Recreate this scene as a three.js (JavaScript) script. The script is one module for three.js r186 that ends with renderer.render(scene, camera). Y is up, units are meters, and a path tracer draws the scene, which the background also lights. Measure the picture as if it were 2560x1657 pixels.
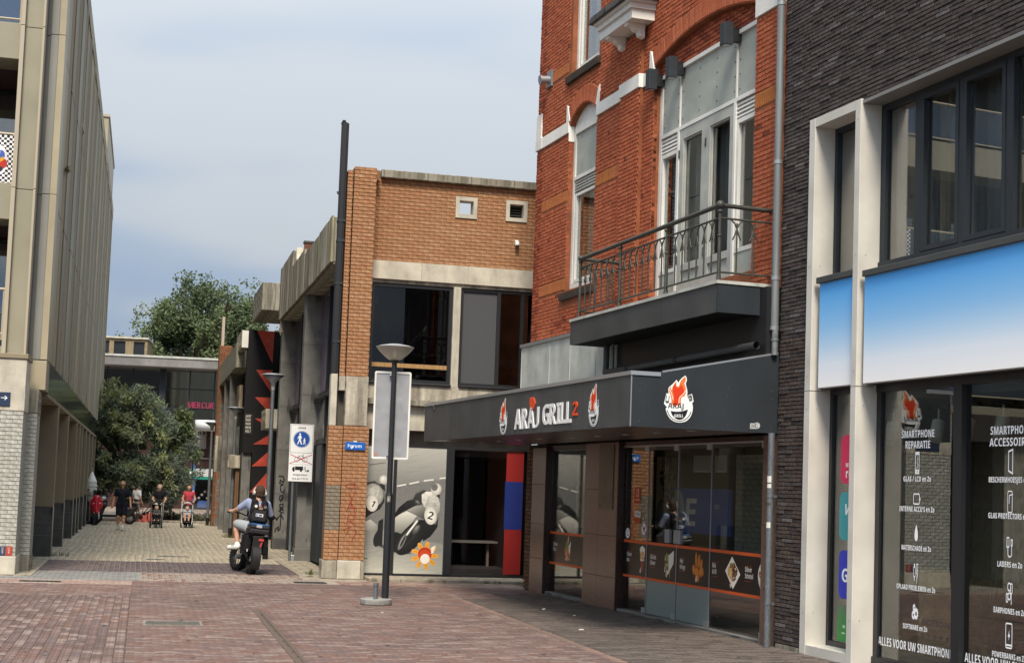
import * as THREE from 'three';
import { mergeGeometries } from 'three/addons/utils/BufferGeometryUtils.js';
import { MarchingCubes } from 'three/addons/objects/MarchingCubes.js';
import { FontLoader } from 'three/addons/loaders/FontLoader.js';
import { TextGeometry } from 'three/addons/geometries/TextGeometry.js';

// ---------- camera, sky, sun, exposure ----------
const scene = new THREE.Scene();
const EYE = 1.85;
const camera = new THREE.PerspectiveCamera(28.79, 2560 / 1900, 0.1, 2000);
camera.position.set(0, EYE, 0);
camera.rotation.set(0.0735, 0, 0.03535);
camera.setViewOffset(2560, 1900, 0, 0, 2560, 1657);   // the photograph is the upper part of a 4:3 frame
camera.updateMatrixWorld(true);
const renderer = new THREE.WebGLRenderer({ antialias: true });
renderer.toneMapping = THREE.LinearToneMapping;
renderer.toneMappingExposure = 2.05;
renderer.shadowMap.enabled = true;

function rng(seed) { let a = seed >>> 0; return () => { a = (a + 0x6D2B79F5) | 0; let t = Math.imul(a ^ (a >>> 15), 1 | a); t = (t + Math.imul(t ^ (t >>> 7), 61 | t)) ^ t; return ((t ^ (t >>> 14)) >>> 0) / 4294967296; }; }
const R0 = rng(7);
function hash3(x, y, z) { let h = Math.imul(x, 374761393) + Math.imul(y, 668265263) + Math.imul(z, 2147483647 ^ 0x5bd1e995); h = Math.imul(h ^ (h >>> 13), 1274126177); return ((h ^ (h >>> 16)) >>> 0) / 4294967296; }
const sm = (t) => t * t * (3 - 2 * t);
function vnoise(x, y, z, px = 0, py = 0) {   // value noise, tiling when px, py are given
  const xi = Math.floor(x), yi = Math.floor(y), zi = Math.floor(z), fx = sm(x - xi), fy = sm(y - yi), fz = sm(z - zi);
  const m = (v, p) => p ? ((v % p) + p) % p : v;
  const h = (a, b, c) => hash3(m(xi + a, px), m(yi + b, py), zi + c);
  const l = (a, b, t) => a + (b - a) * t;
  const pl = (c) => l(l(h(0, 0, c), h(1, 0, c), fx), l(h(0, 1, c), h(1, 1, c), fx), fy);
  return l(pl(0), pl(1), fz);
}
function fbm(x, y, z, oct = 4, px = 0, py = 0) { let s = 0, a = 0.5, n = 0; for (let i = 0; i < oct; i++) { s += a * vnoise(x, y, z + i * 17, px, py); n += a; a *= 0.5; x *= 2; y *= 2; px *= 2; py *= 2; } return s / n; }

const SUN = [0.02, 0.78, 0.625];
{
  const W = 1024, Hh = 512, d = new Float32Array(W * Hh * 4), dir = new THREE.Vector3();
  for (let j = 0; j < Hh; j++) for (let i = 0; i < W; i++) {
    const el = ((j + 0.5) / Hh - 0.5) * Math.PI, az = ((i + 0.5) / W - 0.5) * 2 * Math.PI;
    dir.set(Math.cos(el) * Math.cos(az), Math.sin(el), Math.cos(el) * Math.sin(az));
    const e = Math.max(0, el), k = 1 / (Math.sin(e) + 0.16), cx = dir.x * k, cz = dir.z * k;
    const warp = fbm(cx * 0.6 + 5, cz * 0.6, 3, 3) - 0.5;
    let c = fbm(cx * 0.9 + warp * 1.6 + 20, cz * 1.6 + warp, 1, 5);
    const wisps = fbm(cx * 1.1 + warp, cz * 6 + warp * 3, 9, 4);
    const big = fbm(dir.x * 2.2 + 8, dir.y * 4.5 + 3, dir.z * 2.2, 3);
    c = 0.48 * c + 0.36 * wisps + 0.48 * big;
    let t = Math.min(1, Math.max(0, (c - 0.56) / 0.21)); t = sm(t);
    const se = Math.sin(e), f = (1 + 2.2 * se) / 3 * 0.77, low = Math.exp(-e * 9), q1 = Math.min(1, se * 1.2);   // cloud cover, brightest overhead and, a little, round the veiled sun
    const halo = 1 + 0.35 * Math.max(0, dir.x * SUN[0] + dir.y * SUN[1] + dir.z * SUN[2]) ** 2;
    const wh = [0.82, 0.885, 0.955].map((v) => v * f * halo), blue = [0.39 + 0.13 * low, 0.57 + 0.12 * low, 0.85 + 0.07 * low].map((v, q) => v * f * halo * (1 - q1) + wh[q] * q1);
    const o = (j * W + i) * 4;
    for (let q = 0; q < 3; q++) d[o + q] = blue[q] + (wh[q] - blue[q]) * (t * 0.85 + 0.06);
    if (el < 0) for (let q = 0; q < 3; q++) d[o + q] *= 0.35;
    d[o + 3] = 1;
  }
  const t = new THREE.DataTexture(d, W, Hh, THREE.RGBAFormat, THREE.FloatType);
  t.mapping = THREE.EquirectangularReflectionMapping; t.magFilter = THREE.LinearFilter; t.minFilter = THREE.LinearFilter; t.wrapS = THREE.RepeatWrapping; t.needsUpdate = true;
  scene.background = t; scene.environment = t;
}
const sun = new THREE.DirectionalLight(0xfff1de, 2.2);
sun.position.set(...SUN.map((v) => v * 45)); sun.target.position.set(0, 0, -24);
sun.position.add(sun.target.position);
sun.castShadow = true; sun.shadow.radius = 30; sun.shadow.mapSize.set(4096, 4096);
Object.assign(sun.shadow.camera, { left: -60, right: 60, top: 70, bottom: -70, near: 1, far: 160 });
scene.add(sun, sun.target);

// ---------- textures and materials ----------
const texes = [];
function dataTex(n, fn, srgb = false) {
  const a = new Uint8Array(n * n * 4);
  for (let j = 0; j < n; j++) for (let i = 0; i < n; i++) { const c = fn(i / n, j / n, i, j), o = (j * n + i) * 4; for (let q = 0; q < 3; q++) a[o + q] = Math.max(0, Math.min(255, (Array.isArray(c) ? c[q] : c) * 255)); a[o + 3] = 255; }
  const t = new THREE.DataTexture(a, n, n); t.wrapS = t.wrapT = THREE.RepeatWrapping; t.magFilter = THREE.LinearFilter; t.minFilter = THREE.LinearMipmapLinearFilter; t.generateMipmaps = true; if (srgb) t.colorSpace = THREE.SRGBColorSpace; t.needsUpdate = true; return t;
}
const rep = (t, sx, sy = sx) => { const c = t.clone(); c.repeat.set(1 / sx, 1 / sy); c.needsUpdate = true; return c; };   // one repeat per sx metres
const T = {
  grain: dataTex(256, (u, v) => 0.25 + 0.5 * fbm(u * 24, v * 24, 1, 4, 24, 24) + 0.25 * hash3(u * 997 | 0, v * 997 | 0, 3)),
  mottle: dataTex(256, (u, v) => 0.68 + 0.42 * fbm(u * 5, v * 5, 2, 5, 5, 5) * (0.8 + 0.4 * fbm(u * 40, v * 40, 5, 2, 40, 40)), true),
  speck: dataTex(256, (u, v, i, j) => { const h = hash3(i, j, 1), g = fbm(u * 30, v * 30, 4, 3, 30, 30); return h > 0.86 ? 1 : h < 0.2 ? 0.42 : 0.62 + 0.35 * g; }, true),
  streak: dataTex(256, (u, v) => { const s = fbm(u * 22, v * 2, 6, 4, 22, 2), b = fbm(u * 7, v * 1, 8, 3, 7, 1), g = fbm(u * 60, v * 60, 2, 2, 60, 60); return [0.52 + 0.5 * s * (0.5 + b) + 0.12 * g - 0.03, 0.51 + 0.5 * s * (0.5 + b) + 0.12 * g - 0.03, 0.49 + 0.5 * s * (0.5 + b) + 0.11 * g - 0.03]; }, true),
  stain: dataTex(256, (u, v) => { const s = fbm(u * 6, v * 6, 11, 5, 6, 6), d = fbm(u * 18, v * 5, 12, 4, 18, 5); const k = 0.62 + 0.45 * s - (d > 0.6 ? (d - 0.6) * 1.4 : 0); return [k, k * 0.985, k * 0.95]; }, true),
  faint: dataTex(256, (u, v) => { const k = 0.86 + 0.16 * fbm(u * 6, v * 6, 21, 5, 6, 6); return [k, k, k * 0.99]; }, true),
  soft: dataTex(256, (u, v) => { const k = 0.78 + 0.22 * fbm(u * 7, v * 7, 31, 5, 7, 7) + 0.10 * (hash3(u * 997 | 0, v * 997 | 0, 5) - 0.5) - 0.12 * Math.max(0, fbm(u * 16, v * 3, 33, 4, 16, 3) - 0.55) * 2; return [k, k, k * 0.985]; }, true),
  wood: dataTex(256, (u, v) => { const g = fbm(u * 40 + 2 * fbm(u * 4, v * 4, 1, 2, 4, 4), v * 3, 7, 4, 0, 3); return [0.7 + 0.3 * g, 0.62 + 0.36 * g, 0.5 + 0.4 * g]; }, true),
};
function mat(r, g, b, o = {}) {
  const { bump, bs, tex, ts, ...rest } = o, ro = o.roughness ?? 0.8;   // rough mineral surfaces show little gloss
  const m = ro >= 0.8 ? new THREE.MeshPhysicalMaterial({ metalness: 0, specularIntensity: 0.3, ...rest, roughness: ro }) : new THREE.MeshStandardMaterial({ metalness: 0, ...rest, roughness: ro }); m.color.setRGB(r, g, b);
  if (tex) m.map = rep(T[tex], ts ?? 1.3, Array.isArray(ts) ? ts[1] : ts ?? 1.3);
  if (bump) { m.bumpMap = rep(T[bump], bs?.[1] ?? 0.5); m.bumpScale = bs?.[0] ?? 0.003; }
  return m;
}
const rough = { bump: 'grain', bs: [0.003, 0.5] };
const C = {
  sand: mat(0.16, 0.135, 0.105, { tex: 'mottle', ts: 2.1, ...rough, roughness: 1 }),
  mortarRed: mat(0.36, 0.13, 0.066, { tex: 'mottle', ...rough, roughness: 1 }),
  mortarOrange: mat(0.25, 0.13, 0.065, { ...rough, roughness: 1 }),
  mortarDark: mat(0.05, 0.044, 0.042, { ...rough, roughness: 1 }),
  mortarWhite: mat(0.33, 0.32, 0.28, { ...rough, roughness: 1 }),
  concLight: mat(0.66, 0.62, 0.53, { tex: 'soft', ts: 1.4, ...rough, roughness: 0.92 }),
  concWeather: mat(0.56, 0.53, 0.46, { tex: 'streak', ts: 2.3, ...rough, roughness: 0.95 }),
  concMoss: mat(0.40, 0.385, 0.33, { tex: 'streak', ts: 0.9, ...rough, roughness: 0.95 }),
  concGrey: mat(0.25, 0.255, 0.26, { tex: 'stain', ts: 2.4, ...rough, roughness: 0.85 }),
  concGreyD: mat(0.125, 0.13, 0.136, { tex: 'stain', ts: 1.7, ...rough, roughness: 0.8 }),
  kerb: mat(0.46, 0.42, 0.35, { tex: 'stain', ts: 1.1, ...rough, roughness: 0.95 }),
  white: mat(0.80, 0.80, 0.77, { roughness: 0.5, tex: 'faint', ts: 3 }),
  whiteStone: mat(0.84, 0.83, 0.80, { roughness: 0.8, tex: 'faint', ts: 2.5, ...rough }),
  cream: mat(0.68, 0.66, 0.61, { roughness: 0.55, tex: 'faint', ts: 2.1 }),
  creamFace: mat(0.56, 0.545, 0.50, { roughness: 0.6, tex: 'mottle', ts: 3.3 }),
  anthracite: mat(0.022, 0.030, 0.040, { roughness: 0.62, tex: 'soft', ts: 2.7 }),  // on canopy and balcony ends it serves as the fronts' shaded copy
  anthraciteM: mat(0.078, 0.082, 0.086, { roughness: 0.5, tex: 'soft', ts: 2.3 }),
  black: mat(0.018, 0.019, 0.022, { roughness: 0.4 }),
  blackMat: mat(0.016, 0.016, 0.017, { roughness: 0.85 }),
  dull: mat(0.03, 0.03, 0.032, { roughness: 0.9 }),
  zinc: mat(0.60, 0.62, 0.59, { roughness: 0.5, metalness: 0, tex: 'soft', ts: 1.7 }),
  galv: mat(0.36, 0.40, 0.43, { roughness: 0.42, metalness: 0.55, tex: 'speck', ts: 0.7 }),
  pipe: mat(0.24, 0.26, 0.27, { roughness: 0.45, metalness: 0.2, tex: 'mottle', ts: 0.9 }),
  alu: mat(0.52, 0.53, 0.53, { roughness: 0.35, metalness: 0.7 }),
  steelG: mat(0.34, 0.36, 0.38, { roughness: 0.4, metalness: 0.5 }),
  rail: mat(0.085, 0.088, 0.075, { roughness: 0.55, metalness: 0.3, tex: 'mottle', ts: 0.5 }),
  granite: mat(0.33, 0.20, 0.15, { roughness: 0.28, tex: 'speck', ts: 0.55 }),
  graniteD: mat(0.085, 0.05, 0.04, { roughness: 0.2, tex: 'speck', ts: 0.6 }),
  greyPanel: mat(0.385, 0.415, 0.385, { roughness: 0.7, tex: 'faint', ts: 1.3 }),
  greyWood: mat(0.44, 0.455, 0.43, { roughness: 0.6, tex: 'faint', ts: 0.9 }),
  beigeA: mat(0.31, 0.29, 0.215, { roughness: 0.62, tex: 'faint', ts: 5.3 }),
  beigeB: mat(0.37, 0.315, 0.21, { roughness: 0.62, tex: 'faint', ts: 4.7 }),
  beigeC: mat(0.41, 0.36, 0.25, { roughness: 0.45, tex: 'faint', ts: 4.1 }),
  beigeG: mat(0.25, 0.252, 0.235, { roughness: 0.62, tex: 'faint', ts: 4.9 }),
  beigeE: mat(0.40, 0.355, 0.265, { roughness: 0.45 }),
  beigeD: mat(0.265, 0.218, 0.143, { roughness: 0.62, tex: 'faint', ts: 3.9 }),
  orange: mat(0.62, 0.10, 0.022, { roughness: 0.5 }),
  red: mat(0.50, 0.035, 0.03, { roughness: 0.5 }),
  redSign: mat(0.62, 0.075, 0.04, { roughness: 0.6, tex: 'mottle', ts: 1.9 }),
  blueB: mat(0.02, 0.06, 0.32, { roughness: 0.5 }),
  plank: mat(0.50, 0.34, 0.18, { roughness: 0.7, tex: 'wood', ts: 0.4 }),
  woodDoor: mat(0.20, 0.115, 0.062, { roughness: 0.6, tex: 'wood', ts: 0.7 }),
  card: mat(0.36, 0.255, 0.15, { roughness: 0.9, tex: 'mottle', ts: 0.8 }),
  curtain: mat(0.42, 0.39, 0.32, { roughness: 1 }),
  curtainW: mat(0.62, 0.64, 0.66, { roughness: 1 }),
  roomGrey: mat(0.20, 0.19, 0.165, { roughness: 1 }),
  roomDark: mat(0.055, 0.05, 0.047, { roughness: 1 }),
  skin: mat(0.50, 0.27, 0.175, { roughness: 0.6 }),
  rubber: mat(0.017, 0.017, 0.018, { roughness: 0.8 }),
  lampShade: new THREE.MeshPhysicalMaterial({ color: 0xefe9d8, roughness: 0.4, transmission: 0.7, thickness: 0, side: THREE.DoubleSide }),
};
const glass = (o = {}) => { const { c, ...r } = o, m = new THREE.MeshPhysicalMaterial({ roughness: 0, transmission: 1, thickness: 0, ior: 1.7, ...r }); if (c) m.color.setRGB(...c); return m; };
const GL = { shop: glass({ ior: 1.85, c: [0.8, 0.82, 0.8] }), win: glass({ ior: 2.3, c: [0.78, 0.8, 0.8] }), dim: glass({ ior: 1.45, c: [0.4, 0.4, 0.42] }), far: glass({ ior: 1.8 }) };

// ---------- geometry helpers ----------
function bx(x0, x1, y0, y1, z0, z1) {   // a box between two corners, uv in metres
  const p = [], n = [], u = [], idx = [];
  const face = (a, b, c, d, nn, ua) => { const i = p.length / 3; for (const q of [a, b, c, d]) { p.push(...q); n.push(...nn); u.push(...ua(q)); } idx.push(i, i + 1, i + 2, i, i + 2, i + 3); };
  const xy = (q) => [q[0], q[1]], zy = (q) => [q[2], q[1]], xz = (q) => [q[0], q[2]];
  face([x0, y0, z1], [x1, y0, z1], [x1, y1, z1], [x0, y1, z1], [0, 0, 1], xy); face([x1, y0, z0], [x0, y0, z0], [x0, y1, z0], [x1, y1, z0], [0, 0, -1], xy);
  face([x1, y0, z1], [x1, y0, z0], [x1, y1, z0], [x1, y1, z1], [1, 0, 0], zy); face([x0, y0, z0], [x0, y0, z1], [x0, y1, z1], [x0, y1, z0], [-1, 0, 0], zy);
  face([x0, y1, z1], [x1, y1, z1], [x1, y1, z0], [x0, y1, z0], [0, 1, 0], xz); face([x0, y0, z0], [x1, y0, z0], [x1, y0, z1], [x0, y0, z1], [0, -1, 0], xz);
  const g = new THREE.BufferGeometry(); g.setAttribute('position', new THREE.Float32BufferAttribute(p, 3)); g.setAttribute('normal', new THREE.Float32BufferAttribute(n, 3)); g.setAttribute('uv', new THREE.Float32BufferAttribute(u, 2)); g.setIndex(idx); return g;
}
function rbx(x0, x1, y0, y1, z0, z1, r = 0.01) {   // box with bevelled edges
  const w = x1 - x0, h = y1 - y0, s = new THREE.Shape(); r = Math.min(r, w / 2.2, h / 2.2, (z1 - z0) / 2.2);
  s.moveTo(x0 + r, y0 + r); s.lineTo(x1 - r, y0 + r); s.lineTo(x1 - r, y1 - r); s.lineTo(x0 + r, y1 - r);
  const g = new THREE.ExtrudeGeometry(s, { depth: z1 - z0 - 2 * r, bevelEnabled: true, bevelThickness: r, bevelSize: r, bevelSegments: 2 }); g.translate(0, 0, z0 + r); return g;
}
function prism(pts, z0, z1, bevel = 0) { const s = new THREE.Shape(pts.map((q) => new THREE.Vector2(...q))); const g = new THREE.ExtrudeGeometry(s, { depth: z1 - z0 - 2 * bevel, bevelEnabled: bevel > 0, bevelSize: bevel, bevelThickness: bevel, bevelSegments: 1, curveSegments: 20 }); g.translate(0, 0, z0 + bevel); return g; }
const V = (a) => new THREE.Vector3(...a), UPV = new THREE.Vector3(0, 1, 0);
function rod(a, b, ra, rb = ra, seg = 10) { const A = V(a), B = V(b), L = A.distanceTo(B), g = new THREE.CylinderGeometry(rb, ra, L, seg, 1); g.translate(0, L / 2, 0); g.applyQuaternion(new THREE.Quaternion().setFromUnitVectors(UPV, B.sub(A).normalize())); g.translate(...a); return g; }
function tube(pts, r, seg = 8, n = pts.length * 6, closed = false) { return new THREE.TubeGeometry(new THREE.CatmullRomCurve3(pts.map(V), closed, 'catmullrom', 0.3), n, r, seg, closed); }
const ball = (c, r, sx = 1, sy = 1, sz = 1, seg = 14) => { const g = new THREE.SphereGeometry(r, seg, Math.max(6, seg * 0.7 | 0)); g.scale(sx, sy, sz); g.translate(...c); return g; };
const lathe = (pts, seg = 24) => new THREE.LatheGeometry(pts.map((q) => new THREE.Vector2(...q)), seg);
const mv = (g, x, y, z) => { g.translate(x, y, z); return g; };
function merge(list) { if (!Array.isArray(list)) return list; if (list.length === 1) return list[0]; return mergeGeometries(list.map((g) => { const h = g.index ? g.toNonIndexed() : g.clone(); for (const k of Object.keys(h.attributes)) if (!['position', 'normal', 'uv'].includes(k)) h.deleteAttribute(k); if (!h.attributes.uv) h.setAttribute('uv', new THREE.Float32BufferAttribute(new Float32Array(h.attributes.position.count * 2), 2)); h.morphAttributes = {}; return h; })); }

const used = new Map();
function numbered(n) { const k = used.get(n) ?? 0; used.set(n, k + 1); return k ? `${n}_${String(k).padStart(3, '0')}` : n; }
function M(name, geo, m, parent, label) {
  const o = new THREE.Mesh(merge(geo), m); o.castShadow = o.receiveShadow = true;
  o.name = parent ? name : numbered(name); if (label) o.userData.label = label; (parent ?? scene).add(o); return o;
}
const FR = { B: { p: [3.4085, -18.6457], r: -1.2458 }, P: { p: [-3.1931, -28.878], r: 0.242 }, L: { p: [-10.1087, -33.043], r: 0.242 }, E: { p: [-20.3357, -88], r: 0.15 }, W: { p: [0, 0], r: 0 } };
function place(o, f, x = 0, y = 0, z = 0, turn = 0) { const F = FR[f], c = Math.cos(F.r), s = Math.sin(F.r); o.position.set(F.p[0] + x * c + z * s, y, F.p[1] - x * s + z * c); o.rotation.y = F.r + turn; o.updateMatrixWorld(true); return o; }
function tag(o, label, category, group, kind) { if (label) o.userData.label = label; if (category) o.userData.category = category; if (group) o.userData.group = group; if (kind) o.userData.kind = kind; return o; }
function thing(name, label, category, f, x, y, z, turn, group) { const o = new THREE.Group(); o.name = numbered(name); scene.add(o); place(o, f, x, y, z, turn); return tag(o, label, category, group); }
function structure(name, geo, m, f = 'W', x = 0, y = 0, z = 0) { const o = M(name, geo, m); place(o, f, x, y, z); o.userData.kind = 'structure'; return o; }
function canvas(w, h, draw, bg) { const c = document.createElement('canvas'); c.width = w; c.height = h; const g = c.getContext('2d'); if (bg) { g.fillStyle = bg; g.fillRect(0, 0, w, h); } draw(g, w, h); const t = new THREE.CanvasTexture(c); t.colorSpace = THREE.SRGBColorSpace; t.anisotropy = 8; return t; }
function print(t, o = {}) { return new THREE.MeshStandardMaterial({ map: t, roughness: 0.55, ...o }); }
function plane(x0, x1, y0, y1, z) { const g = new THREE.PlaneGeometry(x1 - x0, y1 - y0); g.translate((x0 + x1) / 2, (y0 + y1) / 2, z); return g; }

// ---------- bricks and pavers: the nearest in view are meshes, the rest one instanced part ----------
const brickGeo = (() => {   // unit box with its front edges chamfered (fractions suit long flat pieces)
  const a = 0.018, b = 0.07, c = 0.12, P = (x, y, z) => [x - 0.5, y - 0.5, z - 0.5];
  const f = [P(a, b, 1), P(1 - a, b, 1), P(1 - a, 1 - b, 1), P(a, 1 - b, 1)], r = [P(0, 0, 1 - c), P(1, 0, 1 - c), P(1, 1, 1 - c), P(0, 1, 1 - c)], k = [P(0, 0, 0), P(1, 0, 0), P(1, 1, 0), P(0, 1, 0)];
  const p = [], u = []; const quad = (A, B, Cc, D) => { for (const q of [A, B, Cc, A, Cc, D]) { p.push(...q); u.push(q[0] * 0.3 + q[2] * 0.1, q[1] * 0.1 + q[2] * 0.1); } };
  quad(...f); for (let i = 0; i < 4; i++) { const j = (i + 1) % 4; quad(r[i], r[j], f[j], f[i]); quad(k[i], k[j], r[j], r[i]); }
  const g = new THREE.BufferGeometry(); g.setAttribute('position', new THREE.Float32BufferAttribute(p, 3)); g.setAttribute('uv', new THREE.Float32BufferAttribute(u, 2)); g.computeVertexNormals(); return g;
})();
const pv = new THREE.Vector3();
function inView(wp) { pv.copy(wp).project(camera); return Math.abs(pv.x) < 1.0 && Math.abs(pv.y) < 1.0 && pv.z < 1; }
// list: {x,y,z (centre of the front face), w,h,d, k (tone), r (turn about z), flat (lies as paving)}
function pieces(parent, name, list, tones, o = {}) {
  const max = o.max ?? 300, rr = rng(o.seed ?? 11), mats = tones.map((c) => mat(c[0], c[1], c[2], { roughness: o.rough ?? 0.88, bump: 'grain', bs: [o.bs ?? 0.004, 0.12], tex: o.tex ?? 'mottle', ts: 0.35 }));
  const jig = mat(1, 1, 1, { roughness: o.rough ?? 0.88, bump: 'grain', bs: [o.bs ?? 0.004, 0.12], tex: o.tex ?? 'mottle', ts: 0.35 });
  parent.updateMatrixWorld(true);
  const mm = new THREE.Matrix4(), q = new THREE.Quaternion(), e = new THREE.Euler(), w = new THREE.Vector3(), sc = new THREE.Vector3();
  for (const b of list) { w.set(b.x, b.y, b.z).applyMatrix4(parent.matrixWorld); b.dist = w.distanceTo(camera.position); b.in = inView(w) && !b.hid; if (b.k === undefined) b.k = Math.floor(rr() * tones.length); }
  const shown = list.filter((b) => b.in).sort((a, b) => a.dist - b.dist).slice(0, max), own = new Set(shown);
  const setM = (b) => { if (b.flat) e.set(-Math.PI / 2, 0, b.r ?? 0); else e.set(b.rx ?? 0, b.ry ?? 0, b.r ?? 0); q.setFromEuler(e); w.set(0, 0, -b.d / 2).applyQuaternion(q); w.x += b.x; w.y += b.y; w.z += b.z; sc.set(b.w, b.h, b.d); mm.compose(w, q, sc); };
  for (const b of shown) { const m = new THREE.Mesh(brickGeo, mats[b.k]); m.name = name; setM(b); m.applyMatrix4(mm); m.castShadow = m.receiveShadow = true; parent.add(m); }
  const rest = list.filter((b) => !own.has(b)); if (!rest.length) return;
  const im = new THREE.InstancedMesh(brickGeo, jig, rest.length), col = new THREE.Color();
  rest.forEach((b, i) => { setM(b); im.setMatrixAt(i, mm); const t = tones[b.k], j = 0.92 + 0.16 * rr(); im.setColorAt(i, col.setRGB(t[0] * j, t[1] * j, t[2] * j)); });
  im.name = name + '_field'; im.castShadow = im.receiveShadow = true; im.userData.kind = 'stuff'; parent.add(im);
}
// running bond inside a rectangle; skip(x0,x1,y0,y1) -> true leaves a brick out; clip cuts bricks at the edges
function bond(x0, x1, y0, y1, L, Hc, j, o = {}) {
  const out = [], rr = rng(o.seed ?? 5), rows = Math.round((y1 - y0) / Hc), hc = (y1 - y0) / rows;
  for (let i = 0; i < rows; i++) {
    const ya = y0 + i * hc, off = o.cross ? (i % 2 ? 0 : L * 0.25) : (i % 2 ? L / 2 : 0) + (o.drift ? rr() * L : 0), len = o.cross && i % 2 ? L / 2 : L;
    for (let x = x0 - off - L; x < x1; x += len) {
      let a = Math.max(x, x0) + j / 2, b = Math.min(x + len, x1) - j / 2; if (b - a < 0.02) continue;
      const holes = o.skip ? o.skip(a, b, ya, ya + hc) : null; const spans = holes ? cut(a, b, holes) : [[a, b]];
      for (const [s, t] of spans) if (t - s > 0.018) out.push({ x: (s + t) / 2, y: ya + hc / 2, z: (o.z ?? 0) + (rr() - 0.5) * (o.dz ?? 0.004), w: t - s, h: hc - j, d: o.d ?? 0.06, k: o.tone ? o.tone((s + t) / 2, ya, rr) : Math.floor(rr() * (o.n ?? 5)) });
    }
  }
  return out;
}
function cut(a, b, holes) { let sp = [[a, b]]; for (const [p, q] of holes) sp = sp.flatMap(([s, t]) => q <= s || p >= t ? [[s, t]] : [[s, p], [q, t]].filter(([m, n]) => n - m > 0.01)); return sp; }
const rectHoles = (rects) => (a, b, y0, y1) => rects.filter((r) => y1 > r[2] + 0.012 && y0 < r[3] - 0.012).map((r) => [r[0], r[1]]);
// a flat wall body with rectangular openings, made of boxes that butt end to end
function wallWith(x0, x1, y0, y1, z0, z1, holes) {
  const ys = [...new Set([y0, y1, ...holes.flatMap((h) => [h[2], h[3]])])].filter((y) => y >= y0 && y <= y1).sort((a, b) => a - b), out = [];
  for (let i = 0; i < ys.length - 1; i++) { const m = (ys[i] + ys[i + 1]) / 2; for (const [a, b] of cut(x0, x1, holes.filter((h) => m > h[2] && m < h[3]).map((h) => [h[0], h[1]]))) out.push(bx(a, b, ys[i], ys[i + 1], z0, z1)); }
  return out;
}
const bar = (x0, x1, y0, y1, t, z0, z1) => [bx(x0, x0 + t, y0, y1, z0, z1), bx(x1 - t, x1, y0, y1, z0, z1), bx(x0 + t, x1 - t, y0, y0 + t, z0, z1), bx(x0 + t, x1 - t, y1 - t, y1, z0, z1)];   // a rectangular frame
// ---------- ground and paving (frame P: x to the right along the orange front, z towards the viewer) ----------
structure('ground', [bx(-160, 160, -0.5, -0.012, -200, 40)], C.sand, 'P');
function paving(name, tones, o, build) { const g = new THREE.Group(); g.name = name; scene.add(g); place(g, 'P'); g.userData.kind = 'structure'; const base = M('joint_bed', [bx(o.bed[0], o.bed[1], -0.03, o.bedY ?? -0.008, o.bed[2], o.bed[3])], o.bedM ?? C.sand, g); void base; pieces(g, 'paver', build(), tones, { bs: 0.004, rough: 0.82, ...o }); return g; }
// rows of flat bricks; along = 'x' or 'z' is the long direction
function rows(x0, x1, z0, z1, L, Wd, j, o = {}) {
  const out = [], rr = rng(o.seed ?? 3), alongX = (o.along ?? 'x') === 'x';
  const a0 = alongX ? x0 : z0, a1 = alongX ? x1 : z1, b0 = alongX ? z0 : x0, b1 = alongX ? z1 : x1;
  let i = 0; const sway = o.sway ?? 0;
  for (let b = b0; b < b1 - Wd * 0.3; b += Wd, i++) for (let a = a0 - (o.stack ? 0 : (i % 2) * L / 2) - (o.drift ? rr() * 0.04 : 0); a < a1; a += L) {
    const s = Math.max(a, a0) + j / 2, t = Math.min(a + L, a1) - j / 2; if (t - s < 0.04) continue;
    const u = (s + t) / 2, wob = sway * (vnoise(u * 0.7, b * 0.7, 2) - 0.5), v = Math.min(b + Wd / 2, b1) + wob, x = alongX ? u : v, z = alongX ? v : u;
    if (o.skip && o.skip(x, z)) continue;
    const n = fbm(x * 0.55 + 9, z * 0.55, o.seed ?? 3, 3), tone = o.tone ? o.tone(x, z, n, rr) : Math.min(o.n - 1, Math.max(0, Math.floor((n * 1.5 - 0.25 + (rr() - 0.5) * 0.95) * o.n)));
    out.push({ x, z, y: (rr() - 0.5) * 0.003 + 0.004 * (vnoise(x * 1.3, z * 1.3, 4) - 0.5), w: alongX ? t - s : Wd - j, h: alongX ? Wd - j : t - s, d: 0.05, r: (rr() - 0.5) * 0.03, flat: true, k: tone });
  }
  return out;
}
const redTones = [[0.168, 0.117, 0.104], [0.208, 0.142, 0.125], [0.238, 0.165, 0.148], [0.188, 0.138, 0.131], [0.305, 0.232, 0.205], [0.222, 0.136, 0.113]];
const inRect = (x, z, r) => x > r[0] && x < r[1] && z > r[2] && z < r[3];
const manhole = [-3.72, -2.98, 9.05, 9.62], slot = [-2.20, -2.06, 7.15, 18];
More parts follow.
